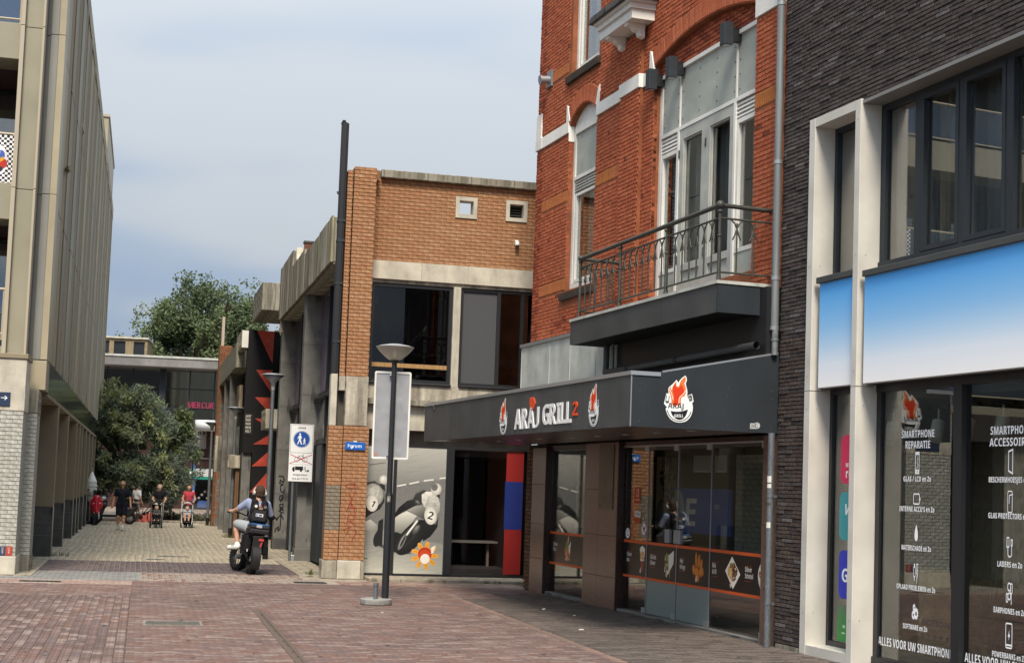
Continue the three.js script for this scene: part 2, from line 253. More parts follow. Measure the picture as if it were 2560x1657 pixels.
paving('square_paving', redTones, { seed: 21, bed: [-12, 8, 1.55, 19], bedY: -0.007, bedM: mat(0.15, 0.112, 0.09, { tex: 'mottle', ts: 1.1, roughness: 1, ...rough }) }, () => {
  const sk = (x, z) => inRect(x, z, manhole) || inRect(x, z, slot) || (x > 1.33 && z > 4.35) || (x > 2.2 && z > 3.2);
  return [
    ...rows(-12, -4.12, 5.0, 19, 0.21, 0.105, 0.006, { along: 'z', seed: 21, n: 6, sway: 0.015, drift: 1 }),
    ...rows(-4.12, -3.9, 5.0, 19, 0.21, 0.105, 0.012, { along: 'z', seed: 22, n: 6, stack: 1 }),
    ...rows(-3.9, 1.33, 1.6, 19, 0.205, 0.07, 0.005, { along: 'x', seed: 23, n: 6, sway: 0.02, drift: 1, skip: sk }),
    ...rows(1.33, 3.6, 1.6, 4.35, 0.205, 0.07, 0.005, { along: 'x', seed: 24, n: 6, skip: sk }),
    ...rows(-12, -3.9, 2.6, 5.0, 0.205, 0.07, 0.005, { along: 'x', seed: 25, n: 6, sway: 0.02, drift: 1 }),
  ];
});
paving('gutter_paving', [[0.33, 0.235, 0.20], [0.40, 0.31, 0.25], [0.27, 0.165, 0.14], [0.34, 0.29, 0.25]], { seed: 27, bed: [-12, 3.3, -0.85, 1.55], bedY: -0.005, bedM: mat(0.40, 0.35, 0.28, { tex: 'mottle', ts: 0.9, roughness: 1, ...rough }), max: 200 }, () => [
  ...rows(-3.75, -0.45, -0.85, 1.55, 0.205, 0.1, 0.014, { along: 'z', seed: 27, n: 4, sway: 0.02, skip: (x, z) => x > -0.75 && z < 0.3 || inRect(x, z, [-1.05, -0.4, 1.0, 1.5]) }),
  ...rows(-0.2, 3.3, 0.62, 1.55, 0.205, 0.1, 0.006, { along: 'x', seed: 28, n: 3 }),
]);
paving('light_gutter_row', [[0.42, 0.33, 0.27], [0.36, 0.25, 0.21]], { seed: 29, bed: [-12, -3.9, 1.6, 2.6], bedY: -0.006, max: 60, bedM: mat(0.34, 0.28, 0.22, { tex: 'mottle', ts: 0.9, roughness: 1, ...rough }) }, () => rows(-9, -3.9, 1.6, 2.6, 0.205, 0.1, 0.009, { along: 'x', seed: 29, n: 2, skip: (x, z) => inRect(x, z, [-5.78, -5.06, 2.0, 2.35]) }));
paving('grey_gutter_paving', [[0.27, 0.27, 0.255], [0.23, 0.225, 0.22], [0.31, 0.30, 0.275]], { seed: 31, bed: [-9, -3.75, -0.85, 1.55], bedY: -0.004, max: 100, bedM: mat(0.36, 0.345, 0.30, { tex: 'mottle', ts: 0.9, roughness: 1, ...rough }) }, () => rows(-8, -3.75, -0.85, 1.55, 0.205, 0.1, 0.008, { along: 'x', seed: 31, n: 3, skip: (x, z) => x < -5.65 && z < 0.9 }));
paving('dark_band_paving', [[0.135, 0.108, 0.112], [0.165, 0.132, 0.132], [0.115, 0.096, 0.10], [0.185, 0.145, 0.14]], { seed: 33, bed: [-5.65, -0.2, -4.6, -0.87], bedY: -0.005, bedM: mat(0.30, 0.26, 0.215, { tex: 'mottle', ts: 0.7, roughness: 1, ...rough }) }, () => rows(-5.65, -0.2, -4.6, -0.87, 0.205, 0.105, 0.009, { along: 'z', seed: 33, n: 4, sway: 0.03, drift: 1 }));
paving('alley_paving', [[0.47, 0.42, 0.325], [0.41, 0.37, 0.29], [0.51, 0.46, 0.36], [0.43, 0.375, 0.28]], { seed: 35, bed: [-8.5, 0.3, -33, -4.6], bedY: -0.006, bedM: mat(0.29, 0.255, 0.19, { tex: 'mottle', ts: 0.8, roughness: 1, ...rough }) }, () => rows(-8.5, 0.1, -33, -4.62, 0.31, 0.155, 0.013, { along: 'z', seed: 35, n: 4, sway: 0.09, drift: 1 }));
paving('forecourt_paving', [[0.135, 0.113, 0.10], [0.165, 0.137, 0.122], [0.115, 0.096, 0.087], [0.19, 0.157, 0.138]], { seed: 37, bed: [1.4, 11, 3.0, 19], bedY: -0.006, bedM: mat(0.10, 0.085, 0.072, { tex: 'mottle', ts: 0.8, roughness: 1, ...rough }) }, () => [
  ...rows(1.48, 8, 4.35, 19, 0.205, 0.07, 0.006, { along: 'x', seed: 37, n: 4, sway: 0.02, drift: 1 }),
  ...rows(2.25, 8, 3.2, 4.35, 0.205, 0.07, 0.006, { along: 'x', seed: 38, n: 4 })]);
paving('border_row_paving', [[0.235, 0.165, 0.14], [0.30, 0.20, 0.165]], { seed: 39, bed: [1.33, 1.47, 4.35, 19], bedY: -0.005, max: 80 }, () => rows(1.33, 1.47, 4.35, 19, 0.205, 0.14, 0.008, { along: 'z', seed: 39, n: 2, stack: 1 }));
structure('plaza_paving', [bx(-60, 30, -0.03, -0.003, -62, -33)], mat(0.33, 0.27, 0.235, { tex: 'stain', ts: 1.7, ...rough, roughness: 0.95 }), 'P');
structure('light_kerb', [bx(-7.9, -5.66, -0.03, 0.012, -4.6, 0.8), bx(-8.4, -7.02, -0.03, 0.014, -33, -4.61)], C.kerb, 'P');
structure('plaza_kerb', [rbx(-9.5, 3, -0.03, 0.07, -34.1, -33.9, 0.02)], C.kerb, 'P');
{ // pale stone step in front of the orange shopfront
  const g = new THREE.Group(); g.name = 'shopfront_step'; scene.add(g); place(g, 'P'); g.userData.kind = 'structure'; const rr = rng(4);
  for (let x = 0.47; x < 3.6; x += 0.62) M('slab', rbx(x + 0.004, Math.min(x + 0.616, 3.72), -0.03, 0.055 + rr() * 0.004, -0.44, 0.6, 0.012), C.kerb, g);
  M('slab', rbx(-0.74, 0.0, -0.03, 0.02, -5.9, -0.5, 0.01), C.kerb, g);
}
// drains and covers
{
  const iron = mat(0.07, 0.072, 0.075, { roughness: 0.55, metalness: 0.5, tex: 'mottle', ts: 0.3 });
  const drain = (x0, x1, z0, z1, label) => { const t = thing('drain_grate', label, 'drain', 'P', (x0 + x1) / 2, 0, (z0 + z1) / 2); const w = (x1 - x0) / 2, h = (z1 - z0) / 2; M('frame', [bx(-w, w, -0.03, 0.006, h - 0.03, h), bx(-w, w, -0.03, 0.006, -h, -h + 0.03), bx(-w, -w + 0.03, -0.03, 0.006, -h + 0.03, h - 0.03), bx(w - 0.03, w, -0.03, 0.006, -h + 0.03, h - 0.03)], iron, t); M('shaft', [bx(-w + 0.03, w - 0.03, -0.06, -0.003, -h + 0.03, h - 0.03)], C.blackMat, t); const n = 9; for (let i = 0; i < n; i++) { const x = -w + 0.05 + (2 * w - 0.1) * i / (n - 1); M('slat', bx(x - 0.012, x + 0.012, -0.002, 0.004, -h + 0.03, h - 0.03), iron, t); } };
  drain(-5.76, -5.08, 2.02, 2.32, 'iron drain grate in the gutter near the white brick corner pier');
  drain(-1.02, -0.42, 1.05, 1.4, 'iron drain grate in the gutter just behind the motorbike');
  const t = thing('manhole_cover', 'rectangular steel manhole cover set in the red brick paving', 'manhole cover', 'P', -3.35, 0, 9.33);
  M('frame', [bx(-0.37, 0.37, -0.03, 0.003, 0.25, 0.285), bx(-0.37, 0.37, -0.03, 0.003, -0.285, -0.25), bx(-0.37, -0.335, -0.03, 0.003, -0.25, 0.25), bx(0.335, 0.37, -0.03, 0.003, -0.25, 0.25)], mat(0.34, 0.32, 0.28, { roughness: 0.8, tex: 'stain', ts: 0.5 }), t);
  M('lid', rbx(-0.332, 0.332, -0.03, 0.0, -0.247, 0.247, 0.006), mat(0.155, 0.15, 0.13, { roughness: 0.7, metalness: 0.3, tex: 'stain', ts: 0.4, bump: 'grain', bs: [0.004, 0.2] }), t);
  const s = thing('slot_drain', 'long narrow steel slot drain running through the brick square', 'slot drain', 'P', -2.13, 0, 12.6);
  const rust = mat(0.16, 0.115, 0.09, { roughness: 0.7, metalness: 0.3, tex: 'mottle', ts: 0.4 });
  M('rail', bx(-0.066, -0.02, -0.03, 0.003, -5.4, 5.4), rust, s); M('rail', bx(0.02, 0.066, -0.03, 0.003, -5.4, 5.4), rust, s); M('channel', bx(-0.02, 0.02, -0.06, -0.02, -5.4, 5.4), C.blackMat, s);
  for (const [x, z, w, l] of [[-3.0, -6.9, 0.7, 'wider flat steel cover in the alley paving'], [-3.45, -5.5, 0.36, 'small flat steel cover in the alley paving']]) { const c = thing('access_cover', l, 'access cover', 'P', x, 0, z); M('lid', rbx(-w / 2, w / 2, -0.03, 0.006, -0.12, 0.12, 0.006), iron, c); M('rim', [bx(-w / 2 - 0.02, w / 2 + 0.02, -0.03, 0.003, 0.121, 0.14), bx(-w / 2 - 0.02, w / 2 + 0.02, -0.03, 0.003, -0.14, -0.121)], C.concGreyD, c); }
}
// litter: small scraps of paper on the paving
[[-0.35, 7.4, 'tiny white paper scrap lying on red paving near the lamp foot', 0.022], [2.35, 6.4, 'crumpled white paper scrap lying in front of the granite pillar', 0.05], [2.55, 7.4, 'small pale paper scrap on the dark forecourt paving', 0.03], [2.0, 9.6, 'pale cigarette packet scrap at the forecourt edge row', 0.04]].forEach(([x, z, l, s], i) => {
  const g = new THREE.IcosahedronGeometry(s, 1); g.scale(1, 0.22, 0.6); const p = g.attributes.position, r = rng(50 + i); for (let k = 0; k < p.count; k++) p.setY(k, p.getY(k) * (0.6 + r())); g.computeVertexNormals();
  tag(place(M('paper_scrap', g, C.whiteStone), 'P', x, s * 0.15, z, i), l, 'litter');
});
{ // old chewing-gum spots trodden into the paving
  const rr = rng(61), g = []; for (let i = 0; i < 150; i++) { const x = -7 + rr() * 11, z = 2.5 + rr() * 13, r = 0.012 + rr() * 0.018; g.push(mv(new THREE.CylinderGeometry(r, r, 0.003, 7), x, 0.0045, z)); }
  tag(place(M('gum_spots', g, mat(0.075, 0.068, 0.064, { roughness: 0.9 })), 'P'), 'small dark chewing gum spots trodden into the brick square', null, null, 'stuff');
}
// ---------- shared bits for buildings ----------
function shell(x0, x1, y0, y1, z0, z1, t = 0.15) { return [bx(x0, x0 + t, y0, y1, z0, z1), bx(x1 - t, x1, y0, y1, z0, z1), bx(x0 + t, x1 - t, y0, y1, z0, z0 + t), bx(x0 + t, x1 - t, y0, y0 + t, z0 + t, z1), bx(x0 + t, x1 - t, y1 - t, y1, z0 + t, z1)]; }   // an open-fronted room
function curtain(x0, x1, y0, y1, z, n, amp = 0.03) { const g = new THREE.PlaneGeometry(x1 - x0, y1 - y0, n * 8, 6), p = g.attributes.position; for (let i = 0; i < p.count; i++) { const u = (p.getX(i) / (x1 - x0) + 0.5) * n * Math.PI * 2; p.setZ(i, amp * Math.sin(u + 0.5 * Math.sin(u * 0.37)) + amp * 0.4 * Math.sin(u * 2.3)); } g.computeVertexNormals(); g.translate((x0 + x1) / 2, (y0 + y1) / 2, z); return g; }
function casement(parent, x0, x1, y0, y1, z, fr, gl, t = 0.05, d = 0.06, name = 'window') { const w = M(name, bar(x0, x1, y0, y1, t, z - d / 2, z + d / 2), fr, parent); M('pane', bx(x0 + t, x1 - t, y0 + t, y1 - t, z - 0.006, z), gl, w); return w; }
const droid = await new FontLoader().loadAsync('fonts/droid/droid_sans_bold.typeface.json');
function letter(ch, h, d = 0.02) { const g = new TextGeometry(ch, { font: droid, size: h, depth: d, curveSegments: 5, bevelEnabled: false }); g.computeBoundingBox(); return g; }

// ---------- dark brick building with the phone shop (frame B: x to the right, z towards the street) ----------
{
  const b = thing('dark_brick_building', 'dark grey brick building with cream window frames and blue fascia', 'building', 'B');
  M('wall', [...wallWith(-0.08, 9, 0, 11, -0.4, -0.014, [[0.63, 9, -1, 6.515]]), bx(0, 0.25, 0, 11, -8, -0.41), bx(8.8, 9, 0, 11, -8, -0.41), bx(0.26, 8.79, 10.8, 11, -8, -0.41), bx(0.26, 8.79, 0, 11, -8.2, -8.0), bx(0.26, 8.79, 3.2, 4.42, -7.9, -0.41)], C.mortarDark, b);
  const tone = (x, y, r) => { const n = fbm(x * 1.2, y * 1.6, 3, 3), low = y < 4 && r() < 0.6; return r() < 0.025 + (n > 0.66 ? 0.08 : 0) ? 4 : low ? 5 + Math.floor(r() * 2) : Math.floor(r() * 4); };
  const tones = [[0.105, 0.091, 0.088], [0.13, 0.113, 0.109], [0.117, 0.10, 0.096], [0.15, 0.131, 0.128], [0.21, 0.193, 0.195], [0.15, 0.118, 0.103], [0.12, 0.094, 0.084]];
  pieces(b, 'brick', [...bond(-0.07, 0.63, 0.06, 6.51, 0.235, 0.05, 0.009, { seed: 61, dz: 0.014, drift: 1, tone }), ...bond(-0.07, 9, 6.515, 10.4, 0.235, 0.05, 0.009, { seed: 62, dz: 0.014, drift: 1, tone })], tones, { seed: 63, bs: 0.012 });
  M('plinth', bx(0, 0.62, 0, 0.05, -0.3, 0.012), C.concMoss, b);
  // cream portal round the narrow window, and its second leg
  const portal = M('window_surround', [rbx(0.62, 0.76, 0.0, 6.53, -0.27, 0.03, 0.008), rbx(1.67, 1.788, 0.0, 6.53, -0.27, 0.03, 0.008), bx(0.761, 1.669, 6.42, 6.53, -0.27, 0.026), bx(0.761, 1.669, 0.0, 0.115, -0.30, 0.026)], C.cream, b);
  const scr = []; for (const x of [0.69, 1.73]) for (const y of [0.5, 2.95, 3.35, 4.7, 6.3]) scr.push(mv(new THREE.CylinderGeometry(0.006, 0.006, 0.006, 8).rotateX(Math.PI / 2), x, y, 0.032));
  for (const y of [0.5, 2.95, 3.35, 4.7, 6.2]) for (const x of [0.762, 1.79]) scr.push(mv(new THREE.CylinderGeometry(0.006, 0.006, 0.006, 8).rotateZ(Math.PI / 2), x, y, -0.07));
  M('screw', scr, C.steelG, portal);
  M('joint', [bx(0.615, 0.765, 3.168, 3.174, -0.2, 0.0315), bx(1.665, 1.793, 3.168, 3.174, -0.2, 0.0315)], C.concGrey, portal);
  M('lintel', [bx(1.79, 9, 6.472, 6.512, -0.30, 0.004)], mat(0.20, 0.20, 0.19, { roughness: 0.5 }), b);
  // upper windows
  const wz = -0.25, fr = C.anthracite;
  const big = M('window', [bx(1.79, 9, 6.40, 6.470, -0.32, wz), bx(1.79, 9, 4.50, 4.62, -0.32, wz + 0.02), bx(1.79, 1.89, 4.62, 6.40, -0.32, wz), bx(2.50, 2.615, 4.62, 6.40, -0.32, wz + 0.012), bx(3.31, 3.39, 4.62, 6.40, -0.32, wz + 0.012), bx(4.10, 4.22, 4.62, 6.40, -0.32, wz + 0.012), bx(5.0, 5.1, 4.62, 6.4, -0.32, wz), bx(5.9, 6.0, 4.62, 6.4, -0.32, wz)], fr, b);
  for (const [x0, x1] of [[1.89, 2.5], [4.22, 5.0], [5.1, 5.9], [6.0, 9]]) M('pane', bx(x0, x1, 4.62, 6.4, -0.296, -0.29), GL.win, big);
  for (const [x0, x1] of [[2.617, 3.308], [3.392, 4.098]]) { M('sash', bar(x0, x1, 4.63, 6.395, 0.055, -0.31, wz + 0.02), fr, big); M('pane', bx(x0 + 0.056, x1 - 0.056, 4.686, 6.339, -0.291, -0.285), GL.win, big); }
  const nar = M('window', [...bar(0.762, 1.668, 4.545, 6.418, 0.06, -0.32, wz)], fr, b); M('pane', bx(0.823, 1.607, 4.606, 6.357, -0.291, -0.285), GL.win, nar);
  M('sill', [rbx(1.862, 9, 4.425, 4.498, -0.32, 0.022, 0.006)], C.anthraciteM, b); M('sill', [rbx(0.83, 1.669, 4.468, 4.543, -0.32, 0.02, 0.006)], C.anthraciteM, b);
  // printed sky-blue fascia panels (a print that runs from blue to white)
  const sky = canvas(64, 512, (g, w, h) => { const q = g.createLinearGradient(0, 0, 0, h); q.addColorStop(0, '#4aa6f2'); q.addColorStop(0.42, '#92c8f6'); q.addColorStop(0.78, '#e8f2fc'); q.addColorStop(1, '#fcfcfc'); g.fillStyle = q; g.fillRect(0, 0, w, h); });
  const skyM = print(sky, { roughness: 0.45 });
  for (const [x0, x1, n] of [[0.865, 1.668, 1], [1.862, 9, 2]]) { const p = M('fascia_panel', bx(x0, x1, 3.195, 4.424 + (n === 1 ? 0.04 : 0), -0.10, -0.018), C.white, b); M('fascia_print', plane(x0 + 0.004, x1 - 0.004, 3.2, 4.42 + (n === 1 ? 0.04 : 0), -0.015), skyM, p); }
  M('fascia_backing', [bx(0.765, 1.667, 3.19, 4.42, -0.34, -0.11), bx(1.79, 9, 3.19, 4.42, -0.34, -0.11)], C.anthracite, b);
  // shop window below
  const shop = M('shop_window', [bx(1.79, 9, 3.11, 3.189, -0.33, wz + 0.01), bx(1.79, 9, 0.0, 0.1, -0.33, wz + 0.02), bx(1.79, 1.875, 0.1, 3.11, -0.33, wz), bx(3.30, 3.445, 0.1, 3.11, -0.34, wz + 0.03), bx(5.2, 5.34, 0.1, 3.11, -0.33, wz + 0.02)], C.black, b);
  for (const [x0, x1] of [[1.875, 3.3], [3.445, 5.2], [5.34, 9]]) M('pane', bx(x0, x1, 0.1, 3.11, -0.286, -0.28), GL.shop, shop);
  const nsh = M('shop_window', bar(0.762, 1.668, 0.117, 3.188, 0.06, -0.33, wz), C.black, b); M('pane', bx(0.823, 1.607, 0.178, 3.127, -0.286, -0.28), GL.shop, nsh);
  // window stickers and lettering: flat prints on the glass
  const white = (w, h, dr) => canvas(w, h, dr); const STK = (x0, x1, y0, y1, t, nm) => M(nm, plane(x0, x1, y0, y1, -0.276), print(t, { transparent: true, roughness: 0.6 }), b);
  const F = 'sans-serif'; const rr_ = (g, x, y, w, h, r) => { g.beginPath(); g.moveTo(x + r, y); g.arcTo(x + w, y, x + w, y + h, r); g.arcTo(x + w, y + h, x, y + h, r); g.arcTo(x, y + h, x, y, r); g.arcTo(x, y, x + w, y, r); g.closePath(); };
  const sq = (col, dr) => canvas(256, 256, (g) => { g.fillStyle = col; rr_(g, 2, 2, 252, 252, 40); g.fill(); g.fillStyle = '#fff'; g.textBaseline = 'alphabetic'; dr(g); });
  STK(0.985, 1.60, 2.05, 2.64, sq('#dc2c5a', (g) => { g.beginPath(); g.ellipse(190, 92, 52, 52, 0, 0, 7); g.fill(); g.font = `bold 30px ${F}`; g.fillText('M O', 48, 168); g.font = `bold 66px ${F}`; g.fillText('re', 46, 224); }), 'window_sticker');
  STK(0.975, 1.60, 1.38, 1.96, sq('#3fa0a6', (g) => { g.font = `italic bold 78px ${F}`; g.fillText('Vi', 40, 120); g.font = `bold 70px ${F}`; g.fillText('C', 130, 206); }), 'window_sticker');
  STK(0.985, 1.60, 0.69, 1.27, sq('#2c38bb', (g) => { g.font = `bold 96px ${F}`; g.fillText('GI', 26, 166); }), 'window_sticker');
  STK(0.985, 1.60, 0.19, 0.62, canvas(128, 128, (g) => { const q = g.createLinearGradient(0, 0, 0, 128); q.addColorStop(0, '#6a7a66'); q.addColorStop(0.3, '#4c8a4f'); q.addColorStop(1, '#2f8f3c'); g.fillStyle = q; g.fillRect(0, 0, 128, 128); g.fillStyle = '#bcd9b8'; g.fillRect(24, 70, 10, 10); g.fillRect(20, 95, 14, 6); }), 'window_poster');
  const txt = (lines, W, Hh) => canvas(W, Hh, (g) => { g.fillStyle = '#fff'; g.textAlign = 'center'; g.textBaseline = 'alphabetic'; lines(g, W, Hh); });
  const icon = { // small white pictograms, drawn round (0,0) at scale 1 = 100 px
    phone(g) { g.fillRect(-26, -50, 52, 100); g.clearRect(-19, -36, 38, 66); g.strokeStyle = '#fff'; g.lineWidth = 4; g.beginPath(); g.moveTo(8, -30); g.lineTo(-4, 0); g.lineTo(8, 8); g.lineTo(-8, 30); g.stroke(); g.clearRect(-4, 36, 8, 8); },
    battery(g) { g.strokeStyle = '#fff'; g.lineWidth = 7; rr_(g, -48, -26, 88, 52, 12); g.stroke(); g.fillRect(42, -10, 10, 20); },
    drop(g) { g.beginPath(); g.moveTo(0, -50); g.quadraticCurveTo(40, 10, 22, 36); g.quadraticCurveTo(0, 60, -22, 36); g.quadraticCurveTo(-40, 10, 0, -50); g.fill(); },
    plug(g) { g.strokeStyle = '#fff'; g.lineWidth = 6; rr_(g, -34, -30, 28, 56, 8); g.stroke(); g.fillRect(-30, -48, 20, 16); g.fillRect(-24, 28, 8, 20); g.beginPath(); g.moveTo(14, -48); g.lineTo(36, -48); g.lineTo(26, -10); g.lineTo(36, -10); g.lineTo(18, 48); g.lineTo(22, 4); g.lineTo(10, 4); g.closePath(); g.stroke(); },
    gears(g) { for (const [x, y, r] of [[18, 10, 34], [-30, 20, 24], [-18, -28, 17]]) { for (let i = 0; i < 10; i++) { g.save(); g.translate(x, y); g.rotate(i * 0.628); g.fillRect(-5, -r - 6, 10, 12); g.restore(); } g.beginPath(); g.arc(x, y, r, 0, 7); g.fill(); g.globalCompositeOperation = 'destination-out'; g.beginPath(); g.arc(x, y, r * 0.42, 0, 7); g.fill(); g.globalCompositeOperation = 'source-over'; } },
    cover(g) { g.strokeStyle = '#fff'; g.lineWidth = 8; g.beginPath(); g.moveTo(-22, -44); g.lineTo(22, -52); g.lineTo(22, 52); g.lineTo(-22, 40); g.closePath(); g.stroke(); },
    glassP(g) { g.strokeStyle = '#fff'; g.lineWidth = 6; rr_(g, -30, -50, 54, 100, 10); g.stroke(); g.beginPath(); g.moveTo(30, -36); g.lineTo(-10, -30); g.lineTo(-14, 10); g.stroke(); },
    lader(g) { g.strokeStyle = '#fff'; g.lineWidth = 7; g.strokeRect(-34, -40, 24, 44); g.strokeRect(14, -30, 16, 26); g.beginPath(); g.moveTo(-22, 4); g.lineTo(-22, 34); g.quadraticCurveTo(-20, 50, 0, 50); g.quadraticCurveTo(22, 50, 22, 30); g.lineTo(22, -4); g.stroke(); },
    ear(g) { g.strokeStyle = '#fff'; g.lineWidth = 7; g.beginPath(); g.arc(-2, -28, 18, 0, 7); g.stroke(); rr_(g, 14, -44, 20, 46, 8); g.stroke(); g.beginPath(); g.arc(0, 16, 16, 0, 7); g.stroke(); rr_(g, -36, 4, 18, 40, 8); g.stroke(); g.beginPath(); g.moveTo(24, 4); g.lineTo(24, 54); g.stroke(); },
    bank(g) { g.strokeStyle = '#fff'; g.lineWidth = 7; rr_(g, -34, -52, 68, 104, 10); g.stroke(); g.fillRect(-30, 36, 60, 8); g.beginPath(); g.moveTo(8, -28); g.lineTo(-12, 4); g.lineTo(0, 6); g.lineTo(-6, 24); g.lineTo(14, -4); g.lineTo(2, -6); g.closePath(); g.fill(); },
  };
  const col1 = [['GLAS / LCD', 2.09, 'phone', 2.295, 0.00245], ["INTERNE ACCU'S", 1.76, 'battery', 1.90, 0.0021], ['WATERSCHADE', 1.335, 'drop', 1.53, 0.0019], ['OPLAAD PROBLEMEN', 0.90, 'plug', 1.10, 0.0019], ['SOFTWARE', 0.475, 'gears', 0.67, 0.0017]];
  const col2 = [['BESCHERMHOESJES', 2.09, 'cover', 2.30, 0.0023], ['GLAS PROTECTORS', 1.73, 'glassP', 1.90, 0.0021], ['LADERS', 1.25, 'lader', 1.46, 0.0021], ['EARPHONES', 0.79, 'ear', 1.00, 0.0021], ['POWERBANKS', 0.35, 'bank', 0.58, 0.0023]];
  const column = (cx, w, head, col, foot) => {
    const px = 420, W = Math.round(w * px), Hh = Math.round(2.62 * px), y2 = (y) => (2.66 - y) * px;
    const t = txt((g) => {
      const fit = (s, y, h, wide, bold = 'bold') => { g.save(); g.translate(W / 2, y2(y)); g.font = `${bold} 100px ${F}`; const m = g.measureText(s).width; g.scale(wide * px / m, h * px / 73); g.fillText(s, 0, 0); g.restore(); };
      fit(head[0], 2.575, 0.085, head[2]); fit(head[1], 2.455, 0.085, head[3]);
      for (const [s, y, ic, iy, sc] of col) { fit(s + ' en Zo', y, 0.058, Math.min(0.8, s.length * 0.034 + 0.19)); g.save(); g.translate(W / 2, y2(iy)); g.scale(sc * px * 0.62, sc * px); g.fillStyle = '#fff'; icon[ic](g); g.restore(); }
      fit(foot, 0.24, 0.095, 1.42);
    }, W, Hh);
    STK(cx - w / 2, cx + w / 2, 0.04, 2.66, t, 'window_lettering');
  };
  column(2.575, 1.46, ['SMARTPHONE', 'REPARATIE', 0.63, 0.48], col1, 'ALLES VOOR UW SMARTPHONE!');
  column(4.18, 1.46, ['SMARTPHONE', 'ACCESSOIRES', 0.66, 0.68], col2, 'ALLES VOOR UW SMARTPHONE!');
  // rooms behind the glass
  M('shop_interior', [...shell(0.3, 8.7, 0.02, 3.18, -5, -0.42), bx(0.6, 2.2, 0.2, 3.0, -2.6, -2.45)], C.roomGrey, b);
  M('upper_interior', shell(0.3, 8.7, 4.43, 6.9, -4.2, -0.42), C.roomGrey, b);
  M('net_curtain', [curtain(1.8, 8.6, 4.5, 6.5, -0.52, 46, 0.025)], mat(0.42, 0.44, 0.46, { roughness: 1 }), b); M('curtain', [curtain(1.85, 2.42, 4.5, 6.5, -0.43, 2, 0.015), curtain(2.75, 3.0, 4.5, 6.5, -0.43, 2, 0.04), curtain(3.85, 4.15, 4.5, 6.5, -0.43, 2, 0.04), curtain(4.5, 4.9, 4.5, 6.5, -0.43, 3, 0.04), curtain(5.2, 6.0, 4.5, 6.5, -0.75, 5, 0.05)], C.curtain, b); M('curtain', [curtain(1.75, 2.05, 4.5, 6.5, -0.7, 2, 0.04)], C.curtain, b); M('curtain', [curtain(3.55, 4.25, 4.5, 6.5, -0.8, 5, 0.04), curtain(0.8, 1.2, 4.5, 6.5, -0.6, 3)], C.curtainW, b);  // net curtain and flat left curtain added to imitate pale reflections in the glass
  M('shop_curtain', [curtain(1.5, 4.2, 0.1, 3.0, -2.1, 15, 0.05)], mat(0.33, 0.31, 0.26, { roughness: 1 }), b);
  const spot = (x) => { const s = M('ceiling_spot', [rod([x, 2.78, -0.7], [x + 0.05, 2.56, -0.62], 0.07, 0.075, 14), rod([x, 2.92, -0.7], [x, 2.78, -0.7], 0.012)], C.white, b); M('mount', bx(x - 0.2, x + 0.2, 2.92, 2.97, -0.72, -0.68), C.black, s); }; spot(1.45); spot(2.35); spot(2.9); spot(3.5);
}
// cardboard boxes and the grass plant in the phone shop window
{
  const box = (x, y, z, w, h, d, turn, label, flaps, printed) => { const t = thing('cardboard_box', label, 'box', 'B', x, y, z, turn); const th = 0.008; M('wall', [bx(-w / 2, w / 2, 0, h, d / 2 - th, d / 2), bx(-w / 2, w / 2, 0, h, -d / 2, -d / 2 + th), bx(-w / 2, -w / 2 + th, 0, h, -d / 2 + th, d / 2 - th), bx(w / 2 - th, w / 2, 0, h, -d / 2 + th, d / 2 - th), bx(-w / 2, w / 2, 0.0, 0.008, -d / 2 + 0.008, d / 2 - 0.008)], C.card, t);
    for (const [ax, an] of flaps) { const g = bx(-w / 2, w / 2, 0, d * 0.42, -0.003, 0.003); g.rotateX(an); g.translate(0, h, ax * d / 2); M('flap', g, C.card, t); }
    if (printed) M('box_print', plane(-w / 2 + 0.02, w / 2 - 0.02, h * 0.02, h * 0.45, d / 2 + 0.003), print(canvas(256, 256, (g) => { g.fillStyle = '#3d3f4e'; g.font = 'bold 70px sans-serif'; g.save(); g.scale(0.9, 1.25); g.fillText('ACTION', 14, 78); g.restore(); g.font = '44px sans-serif'; for (const [i, x] of [0, 1, 2, 3, 4].map((i) => [i, 14 + i * 50])) { g.beginPath(); i % 2 ? g.arc(x + 16, 206, 15, 0, 7) : g.rect(x + 4, 190, 22, 40); g.fill(); } }), { transparent: true }), t); return t; };
  box(2.44, 0.325, -0.86, 0.56, 0.62, 0.5, 0.1, 'tall brown box marked ACTION standing on other boxes in shop window', [[1, 0.25]], true);
  box(1.62, 0.02, -0.72, 0.5, 0.33, 0.42, 0.2, 'open brown cardboard box with raised flap at left of shop window', [[-1, -0.6], [1, 0.6]]);
  box(2.50, 0.02, -0.80, 0.55, 0.295, 0.5, 0.0, 'closed brown cardboard box under the one marked ACTION', [[1, -1.4]]);
  box(3.05, 0.02, -1.0, 0.5, 0.22, 0.4, -0.2, 'low brown cardboard box behind the right shop pane', [[1, 0.4]]);
  box(1.75, 0.02, -1.8, 1.0, 0.95, 0.5, 0.05, 'large dark brown cardboard box deep inside the phone shop', []);
  const t = thing('grass_plant', 'tall grassy potted plant behind the right phone shop window', 'plant', 'B', 3.15, 0.02, -0.8); M('pot', lathe([[0.0, 0], [0.1, 0], [0.13, 0.2], [0.11, 0.2], [0.1, 0.18], [0, 0.18]]), C.blackMat, t);
  const rr = rng(8), gs = []; for (let i = 0; i < 90; i++) { const a = rr() * 6.28, l = 0.5 + rr() * 0.5, s = 0.1 + rr() * 0.3; gs.push(tube([[0, 0.18, 0], [Math.cos(a) * s * 0.3, 0.18 + l * 0.6, Math.sin(a) * s * 0.3], [Math.cos(a) * s, 0.18 + l, Math.sin(a) * s]], 0.003, 3, 4)); } M('leaf', gs, mat(0.16, 0.15, 0.07), t).userData.kind = 'stuff';
}
